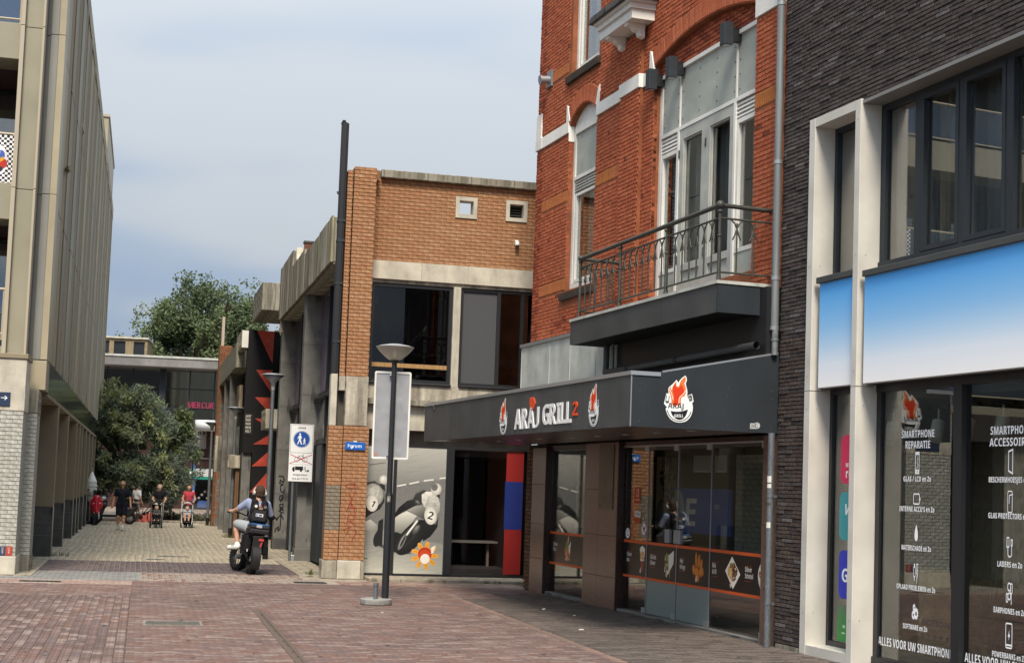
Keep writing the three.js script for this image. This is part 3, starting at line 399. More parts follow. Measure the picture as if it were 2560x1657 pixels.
// ---------- red brick building with the grill (frame B, x from -9.66 to -0.12) ----------
const redBricks = [[0.51, 0.14, 0.068], [0.55, 0.157, 0.076], [0.485, 0.13, 0.064], [0.53, 0.16, 0.08], [0.57, 0.175, 0.086], [0.52, 0.19, 0.062], [0.31, 0.078, 0.044], [0.24, 0.07, 0.044]];
function arcPts(cx, w, ys, rise) { const r = (w * w / 4 + rise * rise) / (2 * rise), cy = ys + rise - r, half = Math.asin(w / 2 / r); return { r, cy, half, cx }; }
function voussoirs(A, thick, z, d, n, seed, k) { const out = [], rr = rng(seed); for (let i = 0; i < n; i++) { const a = -A.half + (i + 0.5) * 2 * A.half / n, rm = A.r + thick / 2; out.push({ x: A.cx + Math.sin(a) * rm, y: A.cy + Math.cos(a) * rm, z: z + (rr() - 0.5) * 0.006, w: 2 * A.half * rm / n - 0.008, h: thick - 0.008, d, r: -a, k: k ? k(rr) : Math.floor(rr() * 5) }); } return out; }
{
  const b = thing('red_brick_building', 'tall red brick building with white stone bands and arched windows', 'building', 'B');
  const X0 = -9.66, X1 = -0.12, w1 = [-7.94, -6.62], bay = [-4.23, -0.90];
  const holes = [[w1[0], w1[1], 5.40, 8.66], [w1[0], w1[1], 9.30, 12], [bay[0], bay[1], 4.86, 8.77]];
  M('wall', [...wallWith(X0, X1, 4.3, 12, -0.36, -0.009, holes), bx(X0, X0 + 0.3, 0, 12, -8, -0.37), bx(-0.4, X1, 2.7, 12, -8, -0.37), bx(X0 + 0.31, -0.41, 11.8, 12, -8, -0.37), bx(X0 + 0.31, -0.41, 0, 12, -8.3, -8), bx(X0 + 0.31, -0.41, 4.3, 4.6, -7.9, -0.37), bx(X0 + 0.31, -0.41, 2.62, 2.9, -7.9, -0.37)], C.mortarRed, b);
  const A1 = arcPts(-7.28, 1.33, 8.36, 0.28), AB = arcPts(-2.565, 3.33, 8.50, 0.25);
  // bricks, keyed round the openings, the arches and the white stones
  const rects = [[w1[0], w1[1], 5.18, 8.40], [w1[0] - 0.13, w1[1] + 0.1, 9.14, 12], [bay[0], bay[1], 4.6, 8.52], [X0, w1[0], 8.25, 8.475], [w1[1], bay[0], 8.25, 8.475], [bay[1], X1, 8.27, 8.62], [-9.17, -8.9, 9.36, 9.68], [w1[0] - 0.3, w1[0], 5.18, 5.34], [-8.06, w1[0] + 0.04, 8.47, 8.72], [w1[1] - 0.04, -6.5, 8.47, 8.72], [-4.4, bay[0] + 0.04, 8.47, 8.78], [-5.43, -4.65, 4.5, 12]];
  const rh = rectHoles(rects), ringHole = (A, th) => (y0, y1) => { const y = (y0 + y1) / 2; if (y < A.cy + A.r * Math.cos(A.half) - 0.02 || y > A.cy + A.r + th) return null; const R = A.r + th, dx = Math.sqrt(Math.max(0, R * R - (y - A.cy) ** 2)); return [A.cx - Math.min(dx, (A.r + th) * Math.sin(A.half) + 0.01), A.cx + Math.min(dx, (A.r + th) * Math.sin(A.half) + 0.01)]; };
  const ra = ringHole(A1, 0.34), rb = ringHole(AB, 0.30);
  const skip = (a, c, y0, y1) => { const h = rh(a, c, y0, y1); for (const f of [ra, rb]) { const q = f(y0, y1); if (q) h.push(q); } return h; };
  const tone = (x, y, r) => { const n = fbm(x * 0.9 + 4, y * 0.9, 6, 3); const dk = x < -9.37 || (y < 4.95 && x > -9 && n > 0.5); return r() < 0.006 ? 7 : dk ? (r() < 0.4 ? 6 : 2) : n > 0.62 && r() < 0.3 ? 2 : Math.floor(r() * 5); };
  const list = bond(X0, X1, 4.56, 11.4, 0.215, 0.064, 0.0085, { seed: 71, cross: 1, dz: 0.007, skip, tone });
  const soldier = (x0, x1, y0, y1, z = 0.001) => { const o = [], rr = rng(Math.floor(x0 * 91 + y0 * 7)); for (let x = x0; x < x1 - 0.03; x += 0.064) o.push({ x: x + 0.032, y: (y0 + y1) / 2, z, w: 0.054, h: y1 - y0 - 0.008, d: 0.06, k: rr() < 0.75 ? 5 : 4 }); return o; };
  const bands = [[-9.3, w1[0], 7.02], [w1[1], -5.43, 7.02], [-0.9, X1, 7.02], [-9.3, w1[0], 5.42], [-9.3, -8.1, 9.40], [-5.43, -0.95, 9.9]];
  const inBand = (q) => bands.some(([a, c, y]) => q.x > a && q.x < c && q.y > y - 0.02 && q.y < y + 0.23);
  pieces(b, 'brick', [...list.filter((q) => !inBand(q)), ...bands.flatMap(([a, c, y]) => soldier(a, c, y, y + 0.212))], redBricks, { seed: 72 });
  M('arch_backing', [prism([[-8.35, 8.3], ...Array.from({ length: 13 }, (_, i) => { const a = -A1.half + i * A1.half / 6; return [A1.cx + Math.sin(a) * A1.r, A1.cy + Math.cos(a) * A1.r]; }).filter((q) => q), [-6.2, 8.3], [-6.2, 9.1], [-8.35, 9.1]], -0.2, -0.013)], C.mortarRed, b);
  const a1 = M('window_arch', prism(Array.from({ length: 26 }, (_, i) => { const t = i < 13 ? i : 25 - i, a = -A1.half + t * A1.half / 6, R = A1.r + (i < 13 ? 0.002 : 0.3); return [A1.cx + Math.sin(a) * R, A1.cy + Math.cos(a) * R]; }), -0.12, -0.004), C.mortarRed, b); pieces(a1, 'brick', voussoirs(A1, 0.33, 0.008, 0.12, 22, 5), redBricks, { seed: 3 });
  const a2 = M('bay_arch', prism(Array.from({ length: 26 }, (_, i) => { const t = i < 13 ? i : 25 - i, a = -AB.half + t * AB.half / 6, R = AB.r + (i < 13 ? 0.002 : 0.28); return [AB.cx + Math.sin(a) * R, AB.cy + Math.cos(a) * R]; }), -0.12, -0.004), C.mortarRed, b); pieces(a2, 'brick', voussoirs(AB, 0.30, 0.008, 0.14, 50, 6), redBricks, { seed: 4 });
  // brick filling under the wide arch
  const ty = M('arch_infill', prism([[bay[0], 8.335], [bay[1], 8.335], [bay[1], 8.5], ...Array.from({ length: 11 }, (_, i) => { const a = AB.half - (i + 0.5) * AB.half / 5.5; return [AB.cx + Math.sin(a) * AB.r, AB.cy + Math.cos(a) * AB.r]; }), [bay[0], 8.5]], -0.3, -0.118), C.mortarRed, b);
  pieces(ty, 'brick', bond(bay[0], bay[1], 8.34, 8.72, 0.215, 0.064, 0.013, { seed: 74, z: -0.105, tone: (x, y, r) => (r() < 0.5 ? 6 : 2) }).filter((q) => Math.hypot(q.x - AB.cx, q.y - AB.cy) < AB.r - 0.03), redBricks, { seed: 75, max: 80 });
  // projecting brick pier under the bracketed cornice
  const pr = M('pier', bx(-5.43, -4.65, 4.35, 9.2, -0.02, 0.056), C.mortarRed, b); pieces(pr, 'brick', [...bond(-5.43, -4.65, 4.56, 8.27, 0.215, 0.064, 0.0085, { seed: 76, cross: 1, z: 0.07, d: 0.07, tone }), ...bond(-5.43, -4.65, 8.49, 9.16, 0.215, 0.064, 0.0085, { seed: 77, cross: 1, z: 0.07, d: 0.07, tone: (x, y, r) => (r() < 0.6 ? 3 : 2) })], redBricks, { seed: 78, max: 120 });
  // white stone bands and tapered springers
  const band = (x0, x1, y0, y1, z) => M('stone_band', rbx(x0, x1, y0, y1, -0.1, z, 0.006), C.whiteStone, b);
  band(X0 - 0.03, -9.33, 8.265, 8.47, 0.028); M('stone_block', rbx(X0 - 0.03, -9.4, 8.472, 8.95, -0.1, 0.02, 0.006), C.whiteStone, b); band(-9.33, w1[0] - 0.002, 8.262, 8.468, 0.022); band(w1[1], -5.432, 8.262, 8.468, 0.022); band(-5.45, -4.635, 8.265, 8.485, 0.094); band(-4.632, bay[0], 8.262, 8.468, 0.022); band(bay[1], X1, 8.275, 8.62, 0.024); band(w1[0], w1[0] + 0.012, 8.1, 8.40, 0.012);
  for (const [x, s] of [[-8.06, 1], [-6.5, -1], [-4.40, 1]]) M('springer_stone', prism([[x, 8.47], [x + s * 0.15, 8.47], [x + s * 0.15, 8.50], [x + s * 0.05, 8.76], [x, 8.78]], -0.05, 0.02, 0.004), C.whiteStone, b);
  // arched window
  const z1 = -0.10, fw = C.white;
  const win = M('window', [bx(w1[0], w1[0] + 0.09, 5.42, 8.36, -0.2, z1), bx(w1[1] - 0.09, w1[1], 5.42, 8.36, -0.2, z1), bx(w1[0] + 0.09, w1[1] - 0.09, 5.42, 5.52, -0.2, z1), bx(w1[0] + 0.09, w1[1] - 0.09, 7.38, 7.44, -0.2, z1 + 0.01), bx(w1[0] + 0.09, w1[1] - 0.09, 8.22, 8.36, -0.2, z1 + 0.01), ...bar(w1[0] + 0.11, w1[1] - 0.11, 5.54, 7.14, 0.05, -0.22, z1 - 0.015)], fw, b);
  M('arch_board', prism([[w1[0], 8.362], [w1[1], 8.362], ...Array.from({ length: 13 }, (_, i) => { const a = A1.half - i * A1.half / 6; return [A1.cx + Math.sin(a) * A1.r, A1.cy + Math.cos(a) * A1.r]; })], -0.2, z1 - 0.01), fw, win);
  M('panel', bx(w1[0] + 0.09, w1[1] - 0.09, 7.44, 8.22, -0.2, z1 - 0.025), C.greyPanel, win); M('pane', bx(w1[0] + 0.16, w1[1] - 0.16, 5.59, 7.09, -0.165, -0.16), GL.win, win);
  for (let i = 0; i < 4; i++) M('louvre', bx(w1[0] + 0.09, w1[1] - 0.09, 7.17 + i * 0.052, 7.20 + i * 0.052, -0.2, z1 - 0.005), C.greyWood, win);
  const brickSill = (x0, x1, y, lab) => { const s = M('brick_sill', bx(x0, x1, y - 0.13, y - 0.02, -0.1, 0.05), C.mortarDark, b); for (let x = x0; x < x1 - 0.03; x += 0.066) { const g = bx(x + 0.003, x + 0.061, -0.125, 0, -0.17, 0.055); g.rotateX(0.22); g.translate(0, y, 0.015); M('brick', g, mat(0.10 + 0.02 * (Math.floor(x * 50) % 3), 0.055, 0.038, { roughness: 0.75, bump: 'grain', bs: [0.003, 0.2] }), s); } };
  brickSill(-8.1, -6.52, 5.36); brickSill(-8.1, -6.52, 9.30);
  const up = M('window', [...bar(w1[0], w1[1], 9.32, 11.9, 0.09, -0.2, z1), ...bar(w1[0] + 0.11, w1[1] - 0.11, 9.43, 11.7, 0.05, -0.22, z1 - 0.02)], fw, b); M('pane', bx(w1[0] + 0.16, w1[1] - 0.16, 9.48, 11.65, -0.165, -0.16), GL.win, up);
  // wide bay over the balcony
  const zb = -0.11, my = [-3.51, -1.665];
  const by = M('bay_window', [bx(bay[0], bay[0] + 0.085, 4.86, 8.33, -0.22, zb), bx(bay[1] - 0.08, bay[1], 4.86, 8.33, -0.22, zb), bx(my[0] - 0.03, my[0] + 0.03, 4.86, 7.33, -0.22, zb + 0.015), bx(my[1] - 0.03, my[1] + 0.03, 4.86, 7.33, -0.22, zb + 0.015), bx(bay[0] + 0.085, bay[1] - 0.08, 7.33, 7.385, -0.22, zb + 0.01), bx(bay[0] + 0.085, bay[1] - 0.08, 8.27, 8.33, -0.22, zb + 0.02), bx(my[0] - 0.016, my[0] + 0.016, 7.385, 8.27, -0.2, zb), bx(my[1] - 0.016, my[1] + 0.016, 7.385, 8.27, -0.2, zb)], fw, b);
  for (const [x0, x1] of [[bay[0] + 0.085, my[0] - 0.016], [my[0] + 0.016, my[1] - 0.016], [my[1] + 0.016, bay[1] - 0.08]]) { const pn = M('panel', bx(x0, x1, 7.385, 8.27, -0.2, zb - 0.02), C.greyPanel, by); const sc = []; for (let y = 7.5; y < 8.2; y += 0.21) for (let x = x0 + 0.06; x < x1; x += (x1 - x0 - 0.12) / Math.max(1, Math.round((x1 - x0) / 0.6))) sc.push(mv(new THREE.CylinderGeometry(0.011, 0.011, 0.008, 7).rotateX(Math.PI / 2), x, y, zb - 0.018)); M('screw', sc, C.concGreyD, pn); }
  for (const [x0, x1] of [[bay[0] + 0.085, my[0] - 0.03], [my[1] + 0.03, bay[1] - 0.08]]) {
    for (let i = 0; i < 4; i++) { const g = bx(x0, x1, -0.004, 0.045, -0.02, 0.0); g.rotateX(-0.5); g.translate(0, 7.10 + i * 0.058, zb - 0.005); M('louvre', g, fw, by); }
    M('side_sash', bar(x0, x1, 5.2, 7.07, 0.06, -0.2, zb - 0.004), fw, by); M('pane', bx(x0 + 0.06, x1 - 0.06, 5.26, 7.01, -0.17, -0.165), GL.win, by); M('panel', bx(x0, x1, 4.86, 5.2, -0.2, zb - 0.015), C.greyPanel, by);
  }
  for (const [x0, x1] of [[my[0] + 0.032, -2.592], [-2.584, my[1] - 0.032]]) { const d = M('balcony_door', [bx(x0, x0 + 0.13, 4.87, 7.325, -0.2, zb), bx(x1 - 0.13, x1, 4.87, 7.325, -0.2, zb), bx(x0 + 0.13, x1 - 0.13, 7.17, 7.325, -0.2, zb), bx(x0 + 0.13, x1 - 0.13, 4.87, 5.02, -0.2, zb), bx(x0 + 0.13, x1 - 0.13, 5.17, 5.26, -0.2, zb), bx(x0 + 0.13, x1 - 0.13, 5.02, 5.17, -0.19, zb - 0.03)], C.greyWood, by); M('pane', bx(x0 + 0.13, x1 - 0.13, 5.26, 7.17, -0.17, -0.165), GL.win, d); M('glazing_bead', bar(x0 + 0.131, x1 - 0.131, 5.261, 7.169, 0.02, -0.16, zb - 0.02), C.greyWood, d); M('hinge', [5.3, 6.9].map((y) => bx(x0 - 0.01, x0 + 0.02, y, y + 0.12, zb, zb + 0.015)), C.concGreyD, d); }
  M('upper_room', [...shell(-9.3, -0.45, 4.62, 8.9, -4, -0.38), ...shell(-9.3, -0.45, 8.95, 11.75, -4, -0.38)], C.roomGrey, b);
  M('net_curtain', [curtain(-4.2, -0.9, 4.9, 7.3, -0.42, 22, 0.02), curtain(-7.9, -6.65, 5.4, 7.4, -0.42, 8, 0.02)], mat(0.36, 0.37, 0.38, { roughness: 1 }), b); M('curtain', [curtain(-2.75, -2.15, 4.9, 7.3, -0.33, 3), curtain(-3.3, -2.9, 4.9, 7.3, -0.33, 3), curtain(-1.5, -1.15, 4.9, 7.3, -0.33, 2), curtain(-7.6, -7.1, 5.4, 7.4, -0.33, 4), curtain(-7.9, -6.7, 9.35, 11.7, -0.45, 6, 0.02)], mat(0.36, 0.36, 0.36, { roughness: 1 }), b);
  M('blind', Array.from({ length: 32 }, (_, i) => bx(-4.1, -3.58, 5.0 + i * 0.062, 5.045 + i * 0.062, -0.32, -0.30)), C.curtainW, b);
  // white bracketed cornice at the top
  const co = M('cornice', [bx(-5.64, -4.30, 9.245, 9.40, -0.01, 0.385), bx(-5.68, -4.26, 9.401, 9.49, -0.01, 0.425), bx(-5.73, -4.21, 9.491, 9.535, -0.01, 0.47)], C.white, b); M('lead_cover', prism([[-5.80, 9.536], [-4.14, 9.536], [-4.22, 9.63], [-5.72, 9.63]], -0.01, 0.53), C.concGreyD, co);
  for (const x of [-5.36, -4.60]) M('bracket', (() => { const g = prism([[0.0, 9.243], [0.30, 9.243], [0.29, 9.21], [0.2, 9.20], [0.16, 9.15], [0.10, 9.13], [0.07, 9.06], [0.0, 9.04]], -0.07, 0.07, 0.008); g.rotateY(-Math.PI / 2); return mv(g, x, 0, 0.058); })(), C.white, co);
  // wall vent
  const ve = M('wall_vent', rbx(-9.165, -8.905, 9.365, 9.675, -0.05, 0.03, 0.008), C.pipe, b); M('outlet', [rod([-9.03, 9.5, 0.03], [-9.03, 9.48, 0.2], 0.075, 0.075, 16), rod([-9.03, 9.48, 0.19], [-9.03, 9.476, 0.215], 0.09, 0.09, 16)], C.steelG, ve);
  // plaster behind the balcony and the zinc-clad box above the canopy
  const zb2 = M('zinc_box', [bx(X0, -5.0, 3.0, 4.50, -0.2, 0.17)], C.zinc, b); M('zinc_cap', [bx(X0 - 0.02, -5.0, 4.502, 4.56, -0.2, 0.20)], C.alu, zb2); for (const x of [-9.63, -8.11, -7.09, -5.9]) M('standing_seam', bx(x - 0.008, x + 0.008, 3.0, 4.5, 0.17, 0.182), C.zinc, zb2);
  M('dark_cladding', [bx(-4.998, X1, 2.69, 4.54, -0.2, 0.17)], C.black, b); M('lower_wall', bx(X0, X1, 2.61, 4.3, -0.36, -0.21), C.dull, b);
  const zr = [[X0 + 0.25, 4.1]]; void zr;
}
// granite-clad shopfront of the grill (ground floor of the red building)
{
  const b = thing('grill_shopfront', 'grill shopfront with brown granite pillars and full glass doors', 'shopfront', 'B');
  const gz = -0.12;
  const slab = (p, x0, x1, y0, y1, z0, z1, m = C.granite) => M('granite_slab', rbx(x0 + 0.002, x1 - 0.002, y0 + 0.002, y1 - 0.002, z0, z1, 0.004), m, p);
  const p1 = M('pillar', bx(-9.60, -8.6, 0, 2.68, -0.34, -0.03), C.mortarDark, b); pieces(p1, 'brick', bond(-9.62, -9.30, 0.02, 2.6, 0.215, 0.0715, 0.012, { seed: 81, z: 0.0, d: 0.05, n: 3 }), [[0.17, 0.095, 0.055], [0.20, 0.115, 0.07], [0.15, 0.085, 0.05]], { seed: 82 });
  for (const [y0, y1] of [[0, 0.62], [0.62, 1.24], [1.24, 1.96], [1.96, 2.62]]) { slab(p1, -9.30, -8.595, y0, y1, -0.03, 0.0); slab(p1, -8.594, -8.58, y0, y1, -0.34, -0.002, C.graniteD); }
  const p2 = M('pillar', bx(-6.63, -5.24, 0, 2.68, -0.34, -0.03), C.mortarDark, b);
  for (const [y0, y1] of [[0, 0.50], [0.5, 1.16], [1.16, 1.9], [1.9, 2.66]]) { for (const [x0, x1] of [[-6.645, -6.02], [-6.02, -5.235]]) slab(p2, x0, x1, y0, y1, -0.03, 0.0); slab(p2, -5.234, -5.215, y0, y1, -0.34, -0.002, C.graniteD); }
  const p3 = M('pillar', bx(-0.47, -0.02, 0, 2.68, -0.34, -0.06), C.mortarDark, b); for (const [y0, y1] of [[0, 0.7], [0.7, 1.5], [1.5, 2.66]]) slab(p3, -0.5, -0.005, y0, y1, -0.06, -0.03);
  M('notice_sheet', bx(-6.0, -5.39, 1.58, 2.63, 0.004, 0.012), mat(0.125, 0.098, 0.058, { roughness: 0.35, tex: 'mottle', ts: 1.1 }), b);
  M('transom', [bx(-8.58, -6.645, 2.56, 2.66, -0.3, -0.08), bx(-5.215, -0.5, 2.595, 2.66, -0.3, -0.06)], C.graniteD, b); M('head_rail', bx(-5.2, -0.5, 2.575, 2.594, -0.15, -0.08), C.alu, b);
  M('threshold', [rbx(-5.2, -0.5, -0.02, 0.035, -0.3, -0.03, 0.008), rbx(-8.57, -6.65, -0.02, 0.05, -0.3, -0.05, 0.008)], C.concGrey, b);
  const ex = [-5.18, -4.265, -3.2, -2.115, -0.5];
  for (let i = 0; i < 4; i++) { const d = M(i === 1 || i === 2 ? 'glass_door' : 'glass_panel', bx(ex[i] + 0.004, ex[i + 1] - 0.004, 0.04, 2.575, gz - 0.012, gz), GL.shop, b); M('edge_profile', [bx(ex[i + 1] - 0.02, ex[i + 1] - 0.003, 0.04, 2.575, gz + 0.0005, gz + 0.012)], C.steelG, d);
    M('patch_fitting', [bx(ex[i + 1] - 0.17, ex[i + 1] - 0.024, 2.50, 2.575, gz - 0.02, gz + 0.016), bx(ex[i + 1] - 0.15, ex[i + 1] - 0.024, 0.04, 0.12, gz - 0.02, gz + 0.016)], C.alu, d);
    if (i === 1 || i === 2) M('frosted_film', plane(ex[i] + 0.01, ex[i + 1] - 0.024, 0.045, 0.545, gz + 0.003), mat(0.175, 0.225, 0.215, { roughness: 0.35 }), d); }
  M('door_lock', [rbx(-3.6, -3.46, 1.14, 1.34, gz - 0.03, gz + 0.03, 0.008), rbx(-3.29, -3.08, 1.14, 1.34, gz - 0.03, gz + 0.03, 0.008)], C.steelG, b);
  const wpane = M('shop_window', bx(-8.57, -6.65, 0.05, 2.56, gz - 0.012, gz), GL.shop, b); void wpane;
  // printed food strip between two orange bars
  const F = 'sans-serif';
  const logoSmall = (g, x, y, s) => { g.fillStyle = '#f4f1ea'; g.beginPath(); g.ellipse(x, y, 12 * s, 18 * s, 0, 0, 7); g.fill(); g.beginPath(); g.moveTo(x - 8 * s, y - 10 * s); g.quadraticCurveTo(x - 2 * s, y - 20 * s, x + 3 * s, y - 34 * s); g.quadraticCurveTo(x + 12 * s, y - 18 * s, x + 8 * s, y - 8 * s); g.fill(); g.fillStyle = '#d9461c'; g.beginPath(); g.ellipse(x, y - 10 * s, 5 * s, 12 * s, 0.2, 0, 7); g.fill(); g.fillStyle = '#222'; g.fillRect(x - 7 * s, y + 3 * s, 14 * s, 6 * s); };
  const blob = (g, n, r, f) => { for (let i = 0; i < n; i++) f(r(), r(), r(), i); };
  const foods = {
    box(g, r) { g.fillStyle = '#efe9dd'; g.beginPath(); g.moveTo(-34, -70); g.lineTo(4, -86); g.lineTo(42, -66); g.lineTo(30, 10); g.lineTo(-20, 14); g.fill(); blob(g, 60, r, (a, b, c) => { g.fillStyle = ['#c9822c', '#a8611e', '#dba24a'][c * 3 | 0]; g.beginPath(); g.ellipse(-24 + a * 52, -46 + b * 44, 8, 3, c * 6, 0, 7); g.fill(); }); g.fillStyle = '#8c2c14'; g.beginPath(); g.moveTo(-18, 10); g.lineTo(28, 8); g.lineTo(20, 70); g.lineTo(-8, 72); g.fill(); },
    wrap(g, r) { g.fillStyle = '#e6e2d6'; g.beginPath(); g.moveTo(-10, -40); g.lineTo(74, -78); g.lineTo(70, 0); g.lineTo(0, 70); g.lineTo(-26, 66); g.fill(); blob(g, 90, r, (a, b, c) => { g.fillStyle = ['#5f7a2a', '#87a047', '#5c3a1e', '#d8d2b8', '#7d2b1c'][c * 5 | 0]; g.beginPath(); g.ellipse(-44 + a * 46, -54 + b * 108, 9, 6, c * 6, 0, 7); g.fill(); }); g.fillStyle = '#caa25c'; g.fillRect(20, 34, 5, 50); },
    wings(g, r) { const w = (x, y, rx, ry, a) => { g.save(); g.translate(x, y); g.rotate(a); g.fillStyle = '#b05b14'; g.beginPath(); g.ellipse(0, 0, rx, ry, 0, 0, 7); g.fill(); g.fillStyle = '#cf7a20'; g.beginPath(); g.ellipse(-3, -3, rx * 0.8, ry * 0.8, 0, 0, 7); g.fill(); g.restore(); }; for (const q of [[-20, -40, 13, 46, -0.05], [12, -34, 14, 42, 0.15], [38, -14, 14, 36, 0.3], [-44, 18, 20, 30, -0.3], [-10, 30, 24, 28, 0], [34, 30, 24, 24, 0.4], [0, 62, 22, 24, 0.2], [54, 22, 14, 26, -0.2]]) w(...q); blob(g, 140, r, (a, b, c) => { g.fillStyle = ['#8f4410', '#e09a3c', '#b9661a'][c * 3 | 0]; g.fillRect(-52 + a * 108, -30 + b * 104, 3, 3); }); },
    plate(g, r) { g.fillStyle = '#eeeae0'; g.beginPath(); g.moveTo(-82, -2); g.lineTo(-10, -84); g.lineTo(80, 8); g.lineTo(6, 92); g.closePath(); g.fill(); blob(g, 190, r, (a, b, c) => { const x = -46 + a * 90, y = -44 + b * 90; if (Math.abs(x) + Math.abs(y) > 62) return; g.fillStyle = x < -6 ? ['#d9b25a', '#c99a40', '#e6c97c'][c * 3 | 0] : ['#5a2a14', '#7a4022', '#3e1c0e'][c * 3 | 0]; g.save(); g.translate(x, y); g.rotate(c * 6); g.fillRect(-9, -2.5, 18, 5); g.restore(); }); blob(g, 18, r, (a, b, c) => { g.fillStyle = c > 0.5 ? '#a33a22' : '#6f8a3a'; g.beginPath(); g.arc(-30 + a * 36, -48 + b * 24, 6, 0, 7); g.fill(); }); },
    round(g, r) { g.fillStyle = '#ece7da'; g.beginPath(); g.ellipse(0, 0, 72, 84, 0, 0, 7); g.fill(); blob(g, 130, r, (a, b, c) => { const x = (a - 0.5) * 116, y = (b - 0.5) * 136; if ((x / 58) ** 2 + (y / 70) ** 2 > 1) return; g.fillStyle = ['#8a4a24', '#a8653a', '#6d9038', '#b03c22', '#e0c27a'][c * 5 | 0]; g.beginPath(); g.ellipse(x, y, 9, 6, c * 6, 0, 7); g.fill(); }); },
    pizza(g, r) { g.fillStyle = '#b96a34'; g.beginPath(); g.ellipse(-4, 22, 52, 58, 0, 0, 7); g.fill(); blob(g, 110, r, (a, b, c) => { g.fillStyle = ['#a3381f', '#c26a34', '#d9a066', '#7f2a18'][c * 4 | 0]; g.beginPath(); g.ellipse(-46 + a * 84, -20 + b * 94, 9, 5, c * 6, 0, 7); g.fill(); }); g.fillStyle = '#5f8433'; for (let i = 0; i < 24; i++) { g.beginPath(); g.ellipse(-34 + r() * 40, -62 + r() * 60, 9, 6, r() * 6, 0, 7); g.fill(); } g.fillStyle = '#e9e3d4'; g.beginPath(); g.moveTo(10, -20); g.lineTo(52, -60); g.lineTo(38, 20); g.lineTo(20, 34); g.fill(); g.fillStyle = '#d9a36a'; g.beginPath(); g.ellipse(4, -66, 12, 26, 0.2, 0, 7); g.fill(); },
  };
  const strip = (items, W) => canvas(W, 256, (g) => { g.fillStyle = '#131110'; g.fillRect(0, 0, W, 256); const r = rng(91); for (const [kind, x, words, tx] of items) { if (kind) { g.save(); g.translate(x, 122); g.scale(kind === 'box' || kind === 'wrap' ? 1.15 : 1.2, 1.28); foods[kind](g, r); g.restore(); logoSmall(g, x - 22, 214, 0.95); } if (words) { g.fillStyle = '#e2ddd4'; g.font = `bold 46px ${F}`; g.save(); g.translate(tx, 0); g.scale(0.62, 1); g.fillText(words[0], 0, 108); g.fillText(words[1], 0, 152); g.restore(); g.fillStyle = '#a8421c'; g.fillRect(tx - 8, 68, 92, 3); g.fillRect(tx - 8, 168, 92, 3); } } }, '#131110');
  const X = (x) => (x + 5.18) / 4.68 * 2048;
  const long = strip([['box', X(-4.46), ['Döner', 'Box'], X(-5.05)], ['wrap', X(-3.5), ['Dürüm', 'Döner'], X(-4.15)], ['wings', X(-2.5), ['Hot', 'Wings'], X(-3.1)], ['plate', X(-1.43), ['Mix', 'Grill'], X(-2.05)], ['round', X(-0.52), ['Döner', 'Schotel'], X(-1.08)]], 2048);
  M('food_strip', plane(-5.175, -0.505, 0.585, 1.08, gz + 0.0032), print(long, { roughness: 0.3 }), b); M('food_strip', plane(-8.56, -6.66, 0.585, 1.08, gz + 0.0032), print(strip([['pizza', 400, ['Turkse', 'Pizza'], 80], ['', 0, ['Wrap', 'Falafel'], 730]], 832), { roughness: 0.3 }), b);
  M('orange_bar', [bx(-5.177, -0.503, 1.082, 1.125, gz + 0.0005, gz + 0.006), bx(-5.177, -0.503, 0.545, 0.583, gz + 0.0005, gz + 0.006), bx(-8.562, -6.658, 1.082, 1.125, gz + 0.0005, gz + 0.006), bx(-8.562, -6.658, 0.545, 0.583, gz + 0.0005, gz + 0.006)], C.orange, b);
  // stickers on the glass
  const st = (x0, x1, y0, y1, t, nm = 'door_sticker') => M(nm, plane(x0, x1, y0, y1, gz + 0.0035), print(t, { transparent: true }), b);
  st(-4.80, -4.58, 1.70, 1.95, canvas(64, 96, (g) => { g.fillStyle = '#b4401c'; g.fillRect(0, 0, 64, 96); g.strokeStyle = '#f0c8b0'; g.lineWidth = 5; g.strokeRect(22, 14, 20, 40); g.fillStyle = '#f0c8b0'; g.fillRect(10, 72, 44, 5); }));
  st(-4.80, -4.51, 1.38, 1.6, canvas(96, 96, (g) => { g.rotate(0.08); g.fillStyle = '#c8c6c2'; g.fillRect(8, 4, 78, 44); g.fillStyle = '#a8441f'; g.fillRect(8, 48, 78, 36); g.fillStyle = '#555'; g.fillRect(16, 22, 60, 5); }));
  st(-4.52, -4.30, 1.19, 1.43, canvas(96, 96, (g) => { g.fillStyle = '#e8e2de'; g.beginPath(); g.arc(48, 48, 46, 0, 7); g.fill(); g.strokeStyle = '#8d2a2a'; g.lineWidth = 7; g.beginPath(); g.arc(48, 48, 40, 0, 7); g.stroke(); g.fillStyle = '#222'; g.fillRect(32, 38, 30, 16); g.fillRect(34, 50, 6, 20); g.fillRect(54, 50, 6, 20); g.fillRect(58, 28, 12, 14); g.beginPath(); g.moveTo(20, 22); g.lineTo(76, 74); g.stroke(); }));
  st(-5.12, -4.95, 1.14, 1.31, canvas(64, 64, (g) => { g.fillStyle = '#e6e8ea'; g.beginPath(); g.arc(32, 32, 31, 0, 7); g.fill(); g.strokeStyle = '#557'; g.lineWidth = 4; g.beginPath(); g.arc(32, 32, 14, 0.5, 5); g.stroke(); }));
  // dim room behind: brick set in to imitate reflections in the glass, a blue board with a white letter and roundel, and frames
  M('interior', [...shell(-9.4, -0.3, 0.0, 2.6, -4.5, -0.36)], C.roomDark, b);
